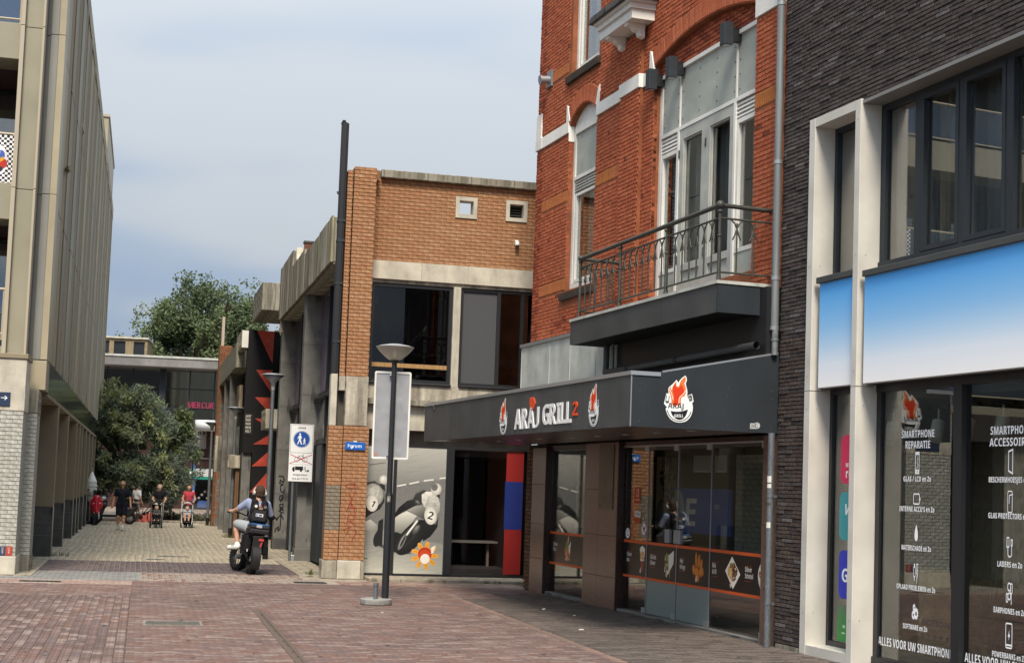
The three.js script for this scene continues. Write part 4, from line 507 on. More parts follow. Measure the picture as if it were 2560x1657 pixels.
  const reflectedStrip = (x0, x1, y0, y1, z) => { const s = M('reflected_brick_strip', bx(x0, x1, y0, y1, z - 0.1, z), mat(0.30, 0.24, 0.15), b); pieces(s, 'brick', bond(x0, x1, y0, y1, 0.215, 0.0715, 0.012, { seed: 83, z: z + 0.012, d: 0.03, n: 3 }), [[0.52, 0.40, 0.24], [0.58, 0.46, 0.28], [0.48, 0.36, 0.21]], { seed: 84, max: 120 }); };  // brickwork placed behind the glass to imitate a reflection in it
  reflectedStrip(-5.08, -4.56, 1.3, 2.45, -0.61); M('pale_blind', bx(-8.05, -7.72, 1.22, 2.52, -0.42, -0.40), mat(0.55, 0.44, 0.26, { roughness: 0.9, tex: 'mottle', ts: 0.4 }), b);
  const blueT = canvas(768, 256, (g) => { g.fillStyle = '#2f62c8'; g.fillRect(0, 0, 768, 256); g.fillStyle = '#f2f5f7'; g.font = 'bold 225px sans-serif'; g.save(); g.transform(1.45, 0, -0.1, 1, 0, 0); g.fillText('E', 132, 216); g.restore(); g.fillStyle = '#b9c6cc'; g.beginPath(); g.ellipse(98, 128, 92, 120, 0, 0, 7); g.fill(); g.fillStyle = '#c9d4e8'; for (const x of [570, 590, 612]) g.fillRect(x, 84, 12, 26); });
  const eb = M('blue_board', bx(-4.52, -2.45, 1.28, 1.96, -0.63, -0.6), C.blueB, b); M('board_print', plane(-4.51, -2.46, 1.29, 1.95, -0.597), print(blueT, { roughness: 0.7 }), eb);
  for (const [x0, x1] of [[-3.71, -3.15], [-2.98, -2.66]]) { const q = M('picture_frame', bar(x0, x1, 2.2, 2.54, 0.025, -0.62, -0.59), C.white, b); M('picture', bx(x0 + 0.025, x1 - 0.025, 2.225, 2.515, -0.615, -0.605), mat(0.34, 0.37, 0.37, { roughness: 0.4 }), q); }
  M('counter', [bx(-6.5, -2.4, 0, 0.95, -2.6, -1.9), bx(-6.6, -2.3, 0.95, 1.0, -2.65, -1.85)], C.roomGrey, b);
  M('reflected_brick_backing', bx(-2.43, -1.40, 1.0, 2.56, -0.75, -0.66), mat(0.3, 0.3, 0.26), b); { const s = M('reflected_brick_panel', bx(-2.42, -1.41, 1.01, 2.55, -0.659, -0.648), mat(0.33, 0.33, 0.28), b); pieces(s, 'tile', bond(-2.42, -1.41, 1.01, 2.55, 0.21, 0.075, 0.012, { seed: 85, z: -0.64, d: 0.02, n: 3 }), [[0.62, 0.63, 0.54], [0.57, 0.58, 0.5], [0.66, 0.66, 0.57]], { seed: 86, max: 100 }); }  // panel added behind the glass, imitating the reflected white brick opposite
}
{
  const t = thing('potted_plant', 'dark leafy plant in a vase behind the left glass door', 'plant', 'B', -4.30, 1.28, -0.42); M('vase', lathe([[0, 0], [0.1, 0], [0.15, 0.15], [0.12, 0.34], [0.09, 0.4], [0.07, 0.4], [0.1, 0.3], [0, 0.28]]).scale(1, 1.25, 1), mat(0.07, 0.065, 0.05, { roughness: 0.4, tex: 'speck', ts: 0.2 }), t);
  M('stand', [rod([0, -1.27, 0], [0, -0.01, 0], 0.025, 0.025, 10), rod([0, -0.03, 0], [0, 0.0, 0], 0.14, 0.14, 18), rod([0, -1.28, 0], [0, -1.25, 0], 0.13, 0.12, 18)], C.dull, t); const rr = rng(12), L = []; for (let i = 0; i < 5; i++) L.push(tube([[0, 0.35, 0], [(rr() - 0.5) * 0.1, 0.7, (rr() - 0.5) * 0.1], [(rr() - 0.5) * 0.24, 1.0 + rr() * 0.3, (rr() - 0.5) * 0.2]], 0.006, 5, 8)); M('stem', L, C.dull, t);
  for (let i = 0; i < 34; i++) { const g = new THREE.SphereGeometry(0.045, 6, 5); g.scale(0.7, 1.1, 0.25); g.rotateY(rr() * 6); g.rotateZ(rr() * 2 - 1); g.translate((rr() - 0.5) * 0.26, 0.4 + rr() * 0.9, (rr() - 0.5) * 0.2); M('leaf', g, mat(0.02, 0.026, 0.016), t); }
}
// ---------- canopy, balcony, pipes on the red building (frame B) ----------
function flameLogo() { // the grill's round emblem with flame, drawn as flat print
  return canvas(360, 512, (g) => {
    const P = new Path2D(); const outline = () => { g.beginPath(); g.moveTo(40, 356); g.lineTo(4, 318); g.lineTo(30, 208); g.lineTo(58, 204); g.quadraticCurveTo(40, 150, 70, 128); g.quadraticCurveTo(104, 104, 146, 54); g.quadraticCurveTo(160, 70, 168, 86); g.quadraticCurveTo(190, 40, 250, 2); g.quadraticCurveTo(286, 40, 258, 84); g.quadraticCurveTo(262, 110, 276, 150); g.quadraticCurveTo(286, 190, 276, 222); g.lineTo(336, 196); g.lineTo(358, 276); g.lineTo(340, 296); g.quadraticCurveTo(356, 330, 348, 380); g.quadraticCurveTo(320, 512, 190, 512); g.quadraticCurveTo(60, 512, 26, 370); g.closePath(); }; void P;
    outline(); g.fillStyle = '#eef0f0'; g.fill();
    g.fillStyle = '#e07a3a'; g.beginPath(); g.moveTo(90, 330); g.quadraticCurveTo(100, 250, 62, 190); g.quadraticCurveTo(46, 150, 82, 132); g.quadraticCurveTo(78, 160, 96, 170); g.quadraticCurveTo(92, 130, 142, 72); g.quadraticCurveTo(150, 92, 146, 118); g.quadraticCurveTo(172, 138, 184, 108); g.quadraticCurveTo(186, 60, 248, 16); g.quadraticCurveTo(270, 46, 240, 88); g.quadraticCurveTo(268, 140, 262, 190); g.quadraticCurveTo(250, 230, 216, 268); g.lineTo(206, 330); g.closePath(); g.fill();
    g.fillStyle = '#d9380f'; g.beginPath(); g.moveTo(112, 330); g.quadraticCurveTo(136, 250, 104, 176); g.quadraticCurveTo(100, 130, 138, 96); g.quadraticCurveTo(134, 140, 168, 144); g.quadraticCurveTo(196, 136, 196, 96); g.quadraticCurveTo(250, 150, 234, 196); g.quadraticCurveTo(176, 240, 176, 330); g.closePath(); g.fill();
    g.strokeStyle = '#f4f0ea'; g.lineWidth = 7; g.beginPath(); g.moveTo(262, 160); g.quadraticCurveTo(232, 210, 196, 232); g.quadraticCurveTo(170, 270, 190, 330); g.stroke(); g.beginPath(); g.moveTo(58, 150); g.quadraticCurveTo(96, 200, 112, 270); g.stroke();
    g.fillStyle = '#1e2328'; g.lineWidth = 8; g.strokeStyle = '#1e2328'; g.beginPath(); g.moveTo(34, 226); g.lineTo(24, 290); g.quadraticCurveTo(40, 320, 58, 296); g.lineTo(66, 232); g.stroke(); g.fillRect(26, 288, 36, 22);
    g.fillStyle = '#f2f2f0'; for (const [x, y, r] of [[236, 262, 30], [262, 278, 24], [226, 284, 22]]) { g.beginPath(); g.arc(x, y, r, 0, 7); g.fill(); }
    g.fillStyle = '#1e2328'; g.beginPath(); g.moveTo(282, 226); g.lineTo(330, 208); g.lineTo(344, 268); g.lineTo(310, 282); g.closePath(); g.fill(); g.strokeStyle = '#eef0f0'; g.lineWidth = 4; for (const x of [300, 312, 324]) { g.beginPath(); g.moveTo(x - 6, 232); g.lineTo(x + 4, 264); g.stroke(); }
    g.strokeStyle = '#1e2328'; g.lineWidth = 9; g.beginPath(); g.arc(188, 352, 146, 0.25, 2.9); g.stroke();
    g.fillStyle = '#14181c'; g.font = 'bold 88px sans-serif'; g.save(); g.translate(52, 364); g.scale(0.98, 0.92); g.fillText('ARAJ', 0, 0); g.restore();
    g.beginPath(); g.moveTo(86, 392); g.quadraticCurveTo(190, 410, 292, 366); g.quadraticCurveTo(270, 480, 190, 484); g.quadraticCurveTo(110, 476, 86, 392); g.fill();
    g.fillStyle = '#f2f2f0'; g.font = 'italic bold 46px sans-serif'; g.save(); g.translate(122, 460); g.rotate(-0.06); g.scale(0.9, 1); g.fillText('GRILL', 0, 0); g.restore();
  });
}
{
  const t = thing('shop_canopy', 'dark grey canopy with white grill lettering and flame emblems', 'canopy', 'B');
  const x0 = -9.62, x1 = -0.10, zf = 2.02;
  M('front_fascia', [bx(x0, -4.9, 2.67, 3.30, zf - 0.05, zf), bx(-4.897, x1 - 0.03, 2.67, 3.30, zf - 0.05, zf)], C.anthraciteM, t);
  { const g = prism([[-zf + 0.0, 2.67], [-zf + 0.0, 3.295], [-1.63, 3.295], [-1.63, 3.35], [0.02, 3.69], [0.02, 2.67]], 0, 0.03, 0); g.rotateY(Math.PI / 2); M('end_fascia', mv(g, x1 - 0.03, 0, 0), C.anthracite, t); }  // end face given a darker grey than the front to imitate shade
  M('far_end_fascia', bx(x0, x0 + 0.03, 2.68, 3.3, 0.18, zf - 0.051), C.anthraciteM, t);
  M('edge_trim', [bx(x0 - 0.01, x1, 3.302, 3.352, zf - 0.09, zf + 0.015)], C.alu, t); M('edge_trim', bx(x1 + 0.001, x1 + 0.016, 3.302, 3.352, 1.63, zf + 0.015), C.alu, t); M('corner_trim', bx(x1 + 0.0005, x1 + 0.008, 2.67, 3.30, zf - 0.01, zf + 0.006), C.steelG, t);
  for (const x of [-7.9, -6.3, -3.3, -1.7]) M('panel_joint', bx(x - 0.004, x + 0.004, 2.675, 3.298, zf - 0.02, zf + 0.0008), C.black, t);
  { const s = []; for (const x of [-9.5, -7.85, -6.25, -4.8, -3.25, -1.65, -0.25]) for (const y of [2.74, 3.23]) s.push(mv(new THREE.CylinderGeometry(0.009, 0.009, 0.006, 8).rotateX(Math.PI / 2), x, y, zf + 0.002)); for (const z of [0.08, 0.7, 1.9]) for (const y of [2.74, 3.1, 3.2]) s.push(mv(new THREE.CylinderGeometry(0.009, 0.009, 0.006, 8).rotateZ(Math.PI / 2), x1 + 0.002, y, z)); M('panel_screw', s, C.anthraciteM, t); }
  M('soffit', bx(x0 + 0.03, x1 - 0.031, 2.675, 2.70, 0.19, zf - 0.051), mat(0.11, 0.085, 0.075, { roughness: 0.35 }), t); M('roof', bx(x0 + 0.031, x1 - 0.031, 3.2, 3.29, 0.19, zf - 0.091), C.concGreyD, t);
  for (let x = -9; x < -0.5; x += 1.05) M('downlight', [mv(new THREE.CylinderGeometry(0.06, 0.06, 0.012, 18), x, 2.672, x > -5 ? 0.95 : 1.1)], C.alu, t);
  M('flashing', (() => { const g = prism([[-1.6, 3.352], [-1.6, 3.375], [0.0, 3.705], [0.0, 3.68]], -0.02, 0.012); g.rotateY(Math.PI / 2); return mv(g, x1 - 0.01, 0, 0); })(), C.steelG, t);
  const tex = flameLogo(), lg = print(tex, { transparent: true, roughness: 0.4 });
  M('emblem', plane(-5.21, -4.82, 2.685, 3.25, zf + 0.006), lg, t); M('emblem', plane(-1.49, -1.11, 2.70, 3.262, zf + 0.006), lg, t);
  { const g = plane(-0.205, 0.205, 2.745, 3.335, 0); g.rotateY(Math.PI / 2); M('emblem', mv(g, x1 + 0.006, 0, 1.375), lg, t); }
  // raised lettering: x, size, character
  const put = (s, xa, xb, y, h, m, skew = 0) => { const chars = [...s], gs = chars.map((c) => letter(c, h / 0.73 * 0.73, 0.012)); let w = 0; const ws = gs.map((g) => { const b = g.boundingBox; const q = [w, b]; w += b.max.x - b.min.x + h * 0.07; return q; }); w -= h * 0.07; const k = (xb - xa) / w; gs.forEach((g, i) => { const b = ws[i][1], sc = h / (b.max.y - b.min.y); g.translate(-b.min.x, -b.min.y, 0); g.scale(k, sc, 1); g.translate(xa + ws[i][0] * k, y, zf); M('letter', g, m, t); }); };
  const wl = mat(0.80, 0.81, 0.80, { roughness: 0.4 }), ol = mat(0.72, 0.075, 0.015, { roughness: 0.4 });
  put('ARAJ', -4.47, -3.40, 2.745, 0.30, wl); put('GRILL', -3.24, -2.10, 2.775, 0.29, wl); put('2', -2.06, -1.87, 2.865, 0.19, ol);
  M('finger_mark', [prism([[-3.78, 3.04], [-3.72, 2.99], [-3.62, 3.02], [-3.57, 3.10], [-3.60, 3.16], [-3.66, 3.19], [-3.80, 3.19], [-3.81, 3.13]], zf, zf + 0.012, 0.003)], ol, t);
  { const g = plane(-0.075, 0.075, 2.71, 2.80, 0); g.rotateY(Math.PI / 2); M('worn_sticker', mv(g, x1 + 0.004, 0, 0.31), print(canvas(128, 80, (q) => { q.fillStyle = '#b9bcbc'; q.fillRect(4, 14, 70, 62); q.beginPath(); q.arc(88, 38, 36, 0, 7); q.fill(); q.strokeStyle = '#3a3f44'; q.lineWidth = 7; q.font = 'bold 52px sans-serif'; q.fillStyle = '#555b60'; q.fillText('20', 12, 64); q.beginPath(); q.arc(88, 38, 22, 1, 5); q.stroke(); }), { transparent: true }), t); }
  M('tattered_bracket', [rod([-9.15, 3.36, zf - 0.05], [-9.0, 3.28, zf + 0.03], 0.02, 0.012, 6), bx(-8.98, -8.93, 3.22, 3.3, zf + 0.001, zf + 0.02)], C.concGreyD, t);
}
{
  const t = thing('balcony', 'grey clad balcony with ornate dark iron railing below the bay window', 'balcony', 'B');
  const x0 = -5.52, x1 = -0.30, zf = 0.78;
  M('front_cladding', [bx(x0, -2.88, 4.185, 4.55, zf - 0.04, zf), bx(-2.877, x1 - 0.03, 4.185, 4.55, zf - 0.04, zf)], C.anthraciteM, t); M('end_cladding', [bx(x1 - 0.03, x1, 4.185, 4.55, 0.172, zf - 0.001)], C.anthracite, t); M('far_end_cladding', bx(x0, x0 + 0.03, 4.185, 4.55, 0.172, zf - 0.041), C.anthraciteM, t);  // end cladding coloured darker than the front, its shade put into the colour
  M('deck', bx(x0 + 0.03, x1 - 0.03, 4.50, 4.552, 0.0, zf - 0.041), C.concGreyD, t); M('edge_cap', [bx(x0 - 0.015, x1 + 0.015, 4.553, 4.595, zf - 0.12, zf + 0.02), bx(x1 - 0.1, x1 + 0.015, 4.553, 4.595, 0.0, zf - 0.121), bx(x0 - 0.015, x0 + 0.08, 4.553, 4.595, 0.0, zf - 0.121)], C.zinc, t);
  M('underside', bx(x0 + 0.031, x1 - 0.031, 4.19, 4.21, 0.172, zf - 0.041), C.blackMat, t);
  const zr = 0.735, xl = -5.26, xr = -0.37, top = 5.555;
  M('handrail', [rod([xl, top - 0.012, zr], [xr, top + 0.02, zr], 0.032, 0.032, 12), rod([xr, top + 0.02, zr], [xr, top + 0.01, 0.0], 0.03, 0.03, 12), rod([xl, top - 0.012, zr], [xl, top - 0.02, 0.0], 0.03, 0.03, 12)], C.rail, t);
  M('corner_knob', ball([xl, top, zr], 0.05), C.rail, t); M('corner_knob', ball([xr, top + 0.025, zr], 0.055), C.rail, t);
  for (const [x, z] of [[xl, zr], [-3.63, zr], [-1.98, zr], [xr, zr], [xl, 0.03]]) M('post', [rod([x, 4.59, z], [x, top, z], 0.027, 0.022, 10), ball([x, top - 0.06, z], 0.04, 1, 0.6, 1), rod([x, 4.59, z], [x, 4.66, z], 0.035, 0.03, 10), ball([x, 5.18, z], 0.034, 1, 0.6, 1)], C.rail, t);
  M('upper_bar', [rod([xl, 5.40, zr], [xr, 5.41, zr], 0.014), rod([xr, 5.41, zr], [xr, 5.405, 0.0], 0.014), rod([xl, 5.40, zr], [xl, 5.40, 0], 0.014)], C.rail, t); M('lower_bar', [rod([xl, 4.70, zr], [xr, 4.71, zr], 0.014), rod([xr, 4.71, zr], [xr, 4.71, 0], 0.014), rod([xl, 4.70, zr], [xl, 4.70, 0], 0.014)], C.rail, t);
  const fork = (x, z, ax) => { const d = (u, y) => ax ? [x, y, z + u] : [x + u, y, z], g = []; g.push(rod(d(0, 4.70), d(0, 5.36), 0.0115, 0.0115, 7)); for (const s of [-1, 1]) { g.push(tube([d(s * 0.085, 5.40), d(s * 0.03, 5.35), d(s * 0.008, 5.30)], 0.010, 6, 8), tube([d(s * 0.008, 5.27), d(s * 0.03, 5.20), d(s * 0.06, 5.14)], 0.010, 6, 8)); } return g; };
  const bal = (x, z, ax) => M('baluster', fork(x, z, ax), C.rail, t);
  for (let i = 1; i < 23; i++) { const x = xl + (xr - xl) * i / 22.0 * 1.0; if ([7, 15].includes(i) || i === 22) continue; bal(x, zr, 0); }
  for (const z of [0.49, 0.245]) bal(xr, z, 1); for (const z of [0.49, 0.245]) bal(xl, z, 1);
}
{ // three dark box lamps along the bay head
  [[-4.17, 'leftmost of the three small dark box lamps above the balcony bay'], [-3.43, 'middle one of three small dark box lamps above the balcony bay'], [-1.62, 'rightmost of the three small dark box lamps above the balcony bay']].forEach(([x, l]) => { const t = thing('wall_lamp', l, 'lamp', 'B', x, 8.10, 0.0); M('housing', rbx(-0.075, 0.075, 0, 0.315, 0.01, 0.15, 0.008), C.anthracite, t); M('back_plate', bx(-0.05, 0.05, 0.06, 0.25, -0.12, 0.009), C.black, t); M('lens', [bx(-0.05, 0.05, -0.004, -0.0005, 0.03, 0.13)], C.alu, t); });
}
{
  const t = thing('drainpipe', 'grey drainpipe running down between red and dark brick', 'drainpipe', 'B', -0.09, 0, 0.07);
  M('pipe', [rod([0, 3.98, 0], [0, 12, 0], 0.05, 0.05, 14)], C.pipe, t); M('shoe', [rod([0.02, 3.66, 0.0], [0.02, 3.99, 0], 0.04, 0.04, 14), rod([0.02, 3.84, 0.0], [0.02, 3.87, 0], 0.047, 0.047, 14)], C.pipe, t);
  for (const y of [4.62, 6.12, 8.2, 3.98]) M('collar', rod([0, y, 0], [0, y + 0.05, 0], 0.056, 0.056, 14), C.steelG, t);
  const l = thing('lower_drainpipe', 'galvanised drainpipe beside the glass front with stuck white labels', 'drainpipe', 'B', -0.065, 0, 0.09);
  M('pipe', rod([0, 0, 0], [0, 2.672, 0], 0.043, 0.043, 16), C.galv, l); for (const y of [0.52, 1.86]) M('collar', [rod([0, y, 0], [0, y + 0.03, 0], 0.05, 0.05, 16), bx(-0.01, 0.01, y, y + 0.03, -0.11, -0.04)], C.galv, l);
  const lab = (y0, y1, m) => { const g = new THREE.CylinderGeometry(0.0436, 0.0436, y1 - y0, 12, 1, true, -0.2, 1.5); M('label', mv(g, 0, (y0 + y1) / 2, 0), m, l); }; lab(1.48, 1.55, C.white); lab(1.98, 2.03, C.white); lab(1.76, 1.80, C.concGreyD); lab(2.05, 2.13, C.white);
  const h = thing('gutter_pipe', 'dark horizontal gutter pipe running under the balcony', 'pipe', 'B', 0, 0, 0.29);
  M('pipe', [tube([[-5.2, 4.24, -0.02], [-5.2, 3.86, -0.02], [-5.16, 3.78, 0], [-5.06, 3.75, 0], [-2.4, 3.76, 0], [-0.14, 3.78, 0]], 0.05, 10, 80)], C.anthraciteM, h); M('joint', [rod([-2.56, 3.755, 0], [-2.44, 3.755, 0], 0.057, 0.057, 12), rod([-4.3, 3.75, 0], [-4.2, 3.75, 0], 0.057, 0.057, 12)], C.anthracite, h); M('stub', rod([-5.02, 3.8, -0.05], [-5.02, 4.24, -0.05], 0.03, 0.03, 10), C.pipe, h);
}
// ---------- orange brick building on the corner and its alley side (frame P, origin at the foot of the corner pier) ----------
const orangeTones = [[0.50, 0.27, 0.142], [0.53, 0.29, 0.155], [0.48, 0.255, 0.132], [0.51, 0.26, 0.135], [0.55, 0.315, 0.175]];
{
  const b = thing('orange_brick_building', 'low orange brick corner building with concrete bands and a mural', 'building', 'P');
  const zw = -0.45, XR = 3.95;
  const sq1 = [2.17, 2.46, 7.40, 7.68], sq2 = [3.225, 3.52, 7.41, 7.69];
  // front wall: parapet, beams, openings
  M('wall', [...wallWith(0.42, XR, 6.335, 8.0, -0.72, zw - 0.009, [[sq1[0] - 0.08, sq1[1] + 0.08, sq1[2] - 0.08, sq1[3] + 0.08], [sq2[0] - 0.08, sq2[1] + 0.08, sq2[2] - 0.08, sq2[3] + 0.08]])], C.mortarOrange, b);
  const tone = (x, y, r) => { const n = fbm(x * 0.8, y * 0.5, 8, 3); return n > 0.58 && r() < 0.5 ? 2 + Math.floor(r() * 2) : Math.floor(r() * 5); };
  pieces(b, 'brick', [...bond(0.41, XR, 6.335, 7.995, 0.2145, 0.0722, 0.0125, { seed: 91, z: zw, skip: rectHoles([[sq1[0] - 0.085, sq1[1] + 0.085, sq1[2] - 0.085, sq1[3] + 0.085], [sq2[0] - 0.085, sq2[1] + 0.085, sq2[2] - 0.085, sq2[3] + 0.085]]), tone })], orangeTones, { seed: 92 });
  for (const [a, c, y0, y1] of [sq1, sq2]) M('square_surround', bar(a - 0.08, c + 0.08, y0 - 0.08, y1 + 0.08, 0.08, -0.72, zw + 0.015), C.concLight, b);
  M('vent_blades', Array.from({ length: 5 }, (_, i) => bx(sq2[0], sq2[1], sq2[2] + 0.01 + i * 0.056, sq2[2] + 0.035 + i * 0.056, -0.62, -0.6)), C.concGreyD, b); M('vent_back', bx(sq2[0], sq2[1], sq2[2], sq2[3], -0.71, -0.68), C.dull, b);
  for (const [x0, x1] of [[0.53, 2.11], [2.114, XR]]) M('coping', rbx(x0, x1, 8.002, 8.16, -0.80, -0.33, 0.012), C.concMoss, b);
  M('corner_cap', [bx(0.40, 0.47, 7.9, 8.1, -0.7, -0.2)], C.mortarOrange, b);
  // concrete lintel, column, sill bands
  for (const [x0, x1] of [[0.40, 1.44], [1.443, 2.4], [2.403, XR]]) M('lintel', rbx(x0, x1, 5.965, 6.333, -0.8, zw + 0.02, 0.006), C.concLight, b);
  M('lintel_soffit', [bx(0.4, XR, 5.90, 5.964, -0.8, zw - 0.04)], C.concWeather, b);
  M('column', rbx(2.125, 2.275, 3.86, 5.9, -0.7, zw + 0.0, 0.012), C.concLight, b);
  M('sill_band', [rbx(0.4, XR, 3.56, 3.86, -0.8, zw + 0.02, 0.008)], C.concWeather, b); M('sill_band', [rbx(0.4, XR, 3.44, 3.558, -0.8, zw + 0.10, 0.01)], C.concMoss, b); M('fascia_band', [rbx(0.4, XR, 2.95, 3.438, -0.8, zw - 0.06, 0.006)], C.concLight, b);
  M('recess_panel', bx(0.4, XR, 2.66, 2.949, -0.95, zw - 0.35), mat(0.24, 0.205, 0.165, { roughness: 0.9, tex: 'soft' }), b);
  // upper windows
  const zf = -0.52;
  const wl = M('window', [...bar(0.44, 2.122, 3.90, 5.898, 0.075, -0.62, zf)], C.black, b); M('pane', bx(0.515, 2.047, 3.975, 5.823, -0.58, -0.575), GL.dim, wl); M('window_sill', rbx(0.44, 2.122, 3.862, 3.899, -0.65, zw + 0.07, 0.006), C.black, wl);
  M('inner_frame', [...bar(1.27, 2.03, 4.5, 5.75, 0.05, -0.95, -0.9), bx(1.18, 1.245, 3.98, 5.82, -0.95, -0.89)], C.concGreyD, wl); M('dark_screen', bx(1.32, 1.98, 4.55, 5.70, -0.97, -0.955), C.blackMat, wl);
  M('plank', (() => { const g = bx(0.5, 2.05, 4.205, 4.29, -0.56, -0.53); return g; })(), C.plank, wl);
  M('curtain', [curtain(0.5, 1.15, 4.0, 5.8, -1.05, 5, 0.04)], mat(0.085, 0.016, 0.016, { roughness: 1 }), wl); M('curtain', [curtain(0.75, 0.92, 4.3, 5.8, -0.98, 1, 0.03)], mat(0.10, 0.09, 0.085, { roughness: 1 }), wl); M('paper_scrap', bx(0.53, 0.62, 5.5, 5.72, -0.74, -0.735), C.concLight, wl);
  const wr = M('window', [...bar(2.28, XR, 3.90, 5.898, 0.06, -0.62, zf), bx(3.05, 3.125, 3.96, 5.838, -0.62, zf), bx(3.56, 3.62, 3.96, 5.838, -0.62, zf)], C.black, b); M('blind_panel', bx(2.34, 3.05, 3.96, 5.838, -0.6, -0.56), mat(0.066, 0.07, 0.078, { roughness: 0.55, bump: 'grain', bs: [0.001, 0.1] }), wr); M('pane', bx(3.125, 3.56, 3.96, 5.838, -0.58, -0.575), glass({ ior: 2.0, c: [0.3, 0.33, 0.36] }), wr); M('pane', bx(3.62, 3.72, 3.96, 5.838, -0.58, -0.575), GL.win, wr); M('window_sill', rbx(2.28, XR, 3.862, 3.899, -0.65, zw + 0.07, 0.006), C.black, wr); M('inner_bar', bx(3.1, 3.6, 4.35, 4.5, -0.75, -0.73), C.concGrey, wr);
  // ground-floor shopfront: mural panes, dark window, red and blue sheet
  const zg = -0.5;
  M('shop_frame', [bx(0.42, XR, 0.05, 0.10, -0.62, zg + 0.01), bx(0.42, 0.47, 0.1, 2.66, -0.62, zg + 0.01), bx(1.045, 1.11, 0.1, 2.66, -0.62, zg + 0.012), bx(2.11, 2.27, 0.1, 2.66, -0.62, zg + 0.03), bx(0.47, 1.045, 2.62, 2.66, -0.62, zg + 0.01), bx(1.11, 2.11, 2.62, 2.66, -0.62, zg + 0.01), bx(2.27, XR, 2.62, 2.66, -0.62, zg + 0.01)], C.black, b);
  const mural = canvas(1024, 1536, (g, W, H) => {
    const r = rng(77), kx = W / 890, ky = H / 1375; g.setTransform(kx, 0, 0, ky, -217 * kx, -115 * ky);   // measured on the photograph's own print, 890 x 1375 units
    const q = g.createLinearGradient(0, 115, 0, 1490); q.addColorStop(0, '#b4b4ac'); q.addColorStop(0.12, '#a3a39c'); q.addColorStop(0.32, '#7d7e7a'); q.addColorStop(0.8, '#8f908a'); q.addColorStop(1, '#c3c2b4'); g.fillStyle = q; g.fillRect(200, 100, 940, 1420);
    const streaks = (y0, y1, n, al) => { for (let i = 0; i < n; i++) { const v = 70 + r() * 150 | 0; g.fillStyle = `rgba(${v},${v},${v - 4},${al})`; g.save(); g.translate(r() * 1100, y0 + r() * (y1 - y0)); g.rotate(-0.18); g.fillRect(0, 0, 40 + r() * 180, 2 + r() * 4); g.restore(); } };
    const poly = (c, p) => { g.fillStyle = c; g.beginPath(); p.forEach(([x, y], i) => (i ? g.lineTo(x, y) : g.moveTo(x, y))); g.closePath(); g.fill(); };
    const lin = (c0, c1, p, a, b2) => { const t = g.createLinearGradient(a[0], a[1], b2[0], b2[1]); t.addColorStop(0, c0); t.addColorStop(1, c1); poly(t, p); };
    const soft = (c0, c1, x, y, rx, ry, a = 0, hx = -0.3, hy = -0.4) => { g.save(); g.translate(x, y); g.rotate(a); g.scale(rx, ry); const t = g.createRadialGradient(hx, hy, 0.05, 0, 0, 1); t.addColorStop(0, c0); t.addColorStop(1, c1); g.fillStyle = t; g.beginPath(); g.arc(0, 0, 1, 0, 7); g.fill(); g.restore(); };
    streaks(115, 560, 900, 0.08);
    g.save(); g.beginPath(); g.moveTo(200, 640); g.lineTo(560, 556); g.lineTo(1120, 452); g.lineTo(1120, 1170); g.lineTo(900, 1130); g.lineTo(600, 1060); g.lineTo(200, 980); g.closePath(); g.clip(); g.fillStyle = '#767773'; g.fillRect(200, 400, 940, 900); for (let i = 0; i < 15000; i++) { const v = 60 + r() * 110 | 0; g.fillStyle = `rgba(${v},${v},${v},0.4)`; g.fillRect(200 + r() * 920, 440 + r() * 740, 2 + r() * 7, 2 + r() * 3); } g.restore();
    streaks(1150, 1500, 900, 0.09); poly('#5f605c', [[260, 322], [445, 292], [445, 300], [262, 334]]);
    for (const [x0, y0, x1, y1] of [[575, 546, 672, 524], [705, 518, 812, 490], [862, 478, 970, 462], [1035, 446, 1110, 436]]) { g.strokeStyle = '#e3e2da'; g.lineWidth = 15; g.beginPath(); g.moveTo(x0, y0); g.lineTo(x1, y1); g.stroke(); g.strokeStyle = '#5b5b57'; g.lineWidth = 4; g.beginPath(); g.moveTo(x0, y0 + 12); g.lineTo(x1 + 40, y1 + 2); g.stroke(); }
    poly('rgba(60,60,56,0.75)', [[345, 1150], [560, 1225], [730, 1240], [760, 1275], [640, 1290], [520, 1245], [360, 1190]]);
    // rider behind, cut by the pane edge
    soft('#f2f1e8', '#a9a9a1', 425, 482, 48, 54, 0, -0.2, -0.3); poly('#262726', [[385, 520], [440, 535], [450, 610], [405, 575]]); lin('#393a39', '#161717', [[217, 545], [270, 510], [330, 498], [400, 545], [440, 640], [445, 720], [400, 800], [350, 830], [300, 860], [217, 930]], [300, 500], [300, 900]);
    soft('#dcdbd1', '#8d8d87', 320, 650, 112, 125, -0.2, 0.1, -0.4); for (let i = 0; i < 40; i++) { g.save(); g.globalAlpha = 0.3; soft(r() > 0.5 ? '#77776f' : '#e9e8dd', 'rgba(150,150,145,0)', 250 + r() * 150, 560 + r() * 170, 26, 22, r() * 3); g.restore(); } soft('#f4f3ea', '#cdccc2', 312, 742, 64, 88, -0.1, 0, 0); g.save(); g.translate(290, 765); g.rotate(0.45); g.fillStyle = '#232323'; g.font = 'bold 92px sans-serif'; g.fillText('1', 0, 0); g.restore();
    lin('#d0d0c8', '#85857f', [[220, 955], [300, 915], [372, 968], [395, 1042], [335, 1054], [220, 1020]], [260, 920], [330, 1050]); soft('#5b5c5a', '#131414', 388, 1118, 44, 92, 0.22); soft('#a0a19c', '#3b3b3a', 392, 1092, 18, 46, 0.2); poly('#1b1c1c', [[390, 930], [440, 900], [440, 1200], [400, 1190], [350, 1165], [345, 1110], [380, 1060]]);
    // leading rider
    poly('#141515', [[520, 1050], [640, 1040], [720, 980], [860, 900], [905, 930], [880, 1040], [760, 1120], [640, 1250], [575, 1260], [520, 1220]]);
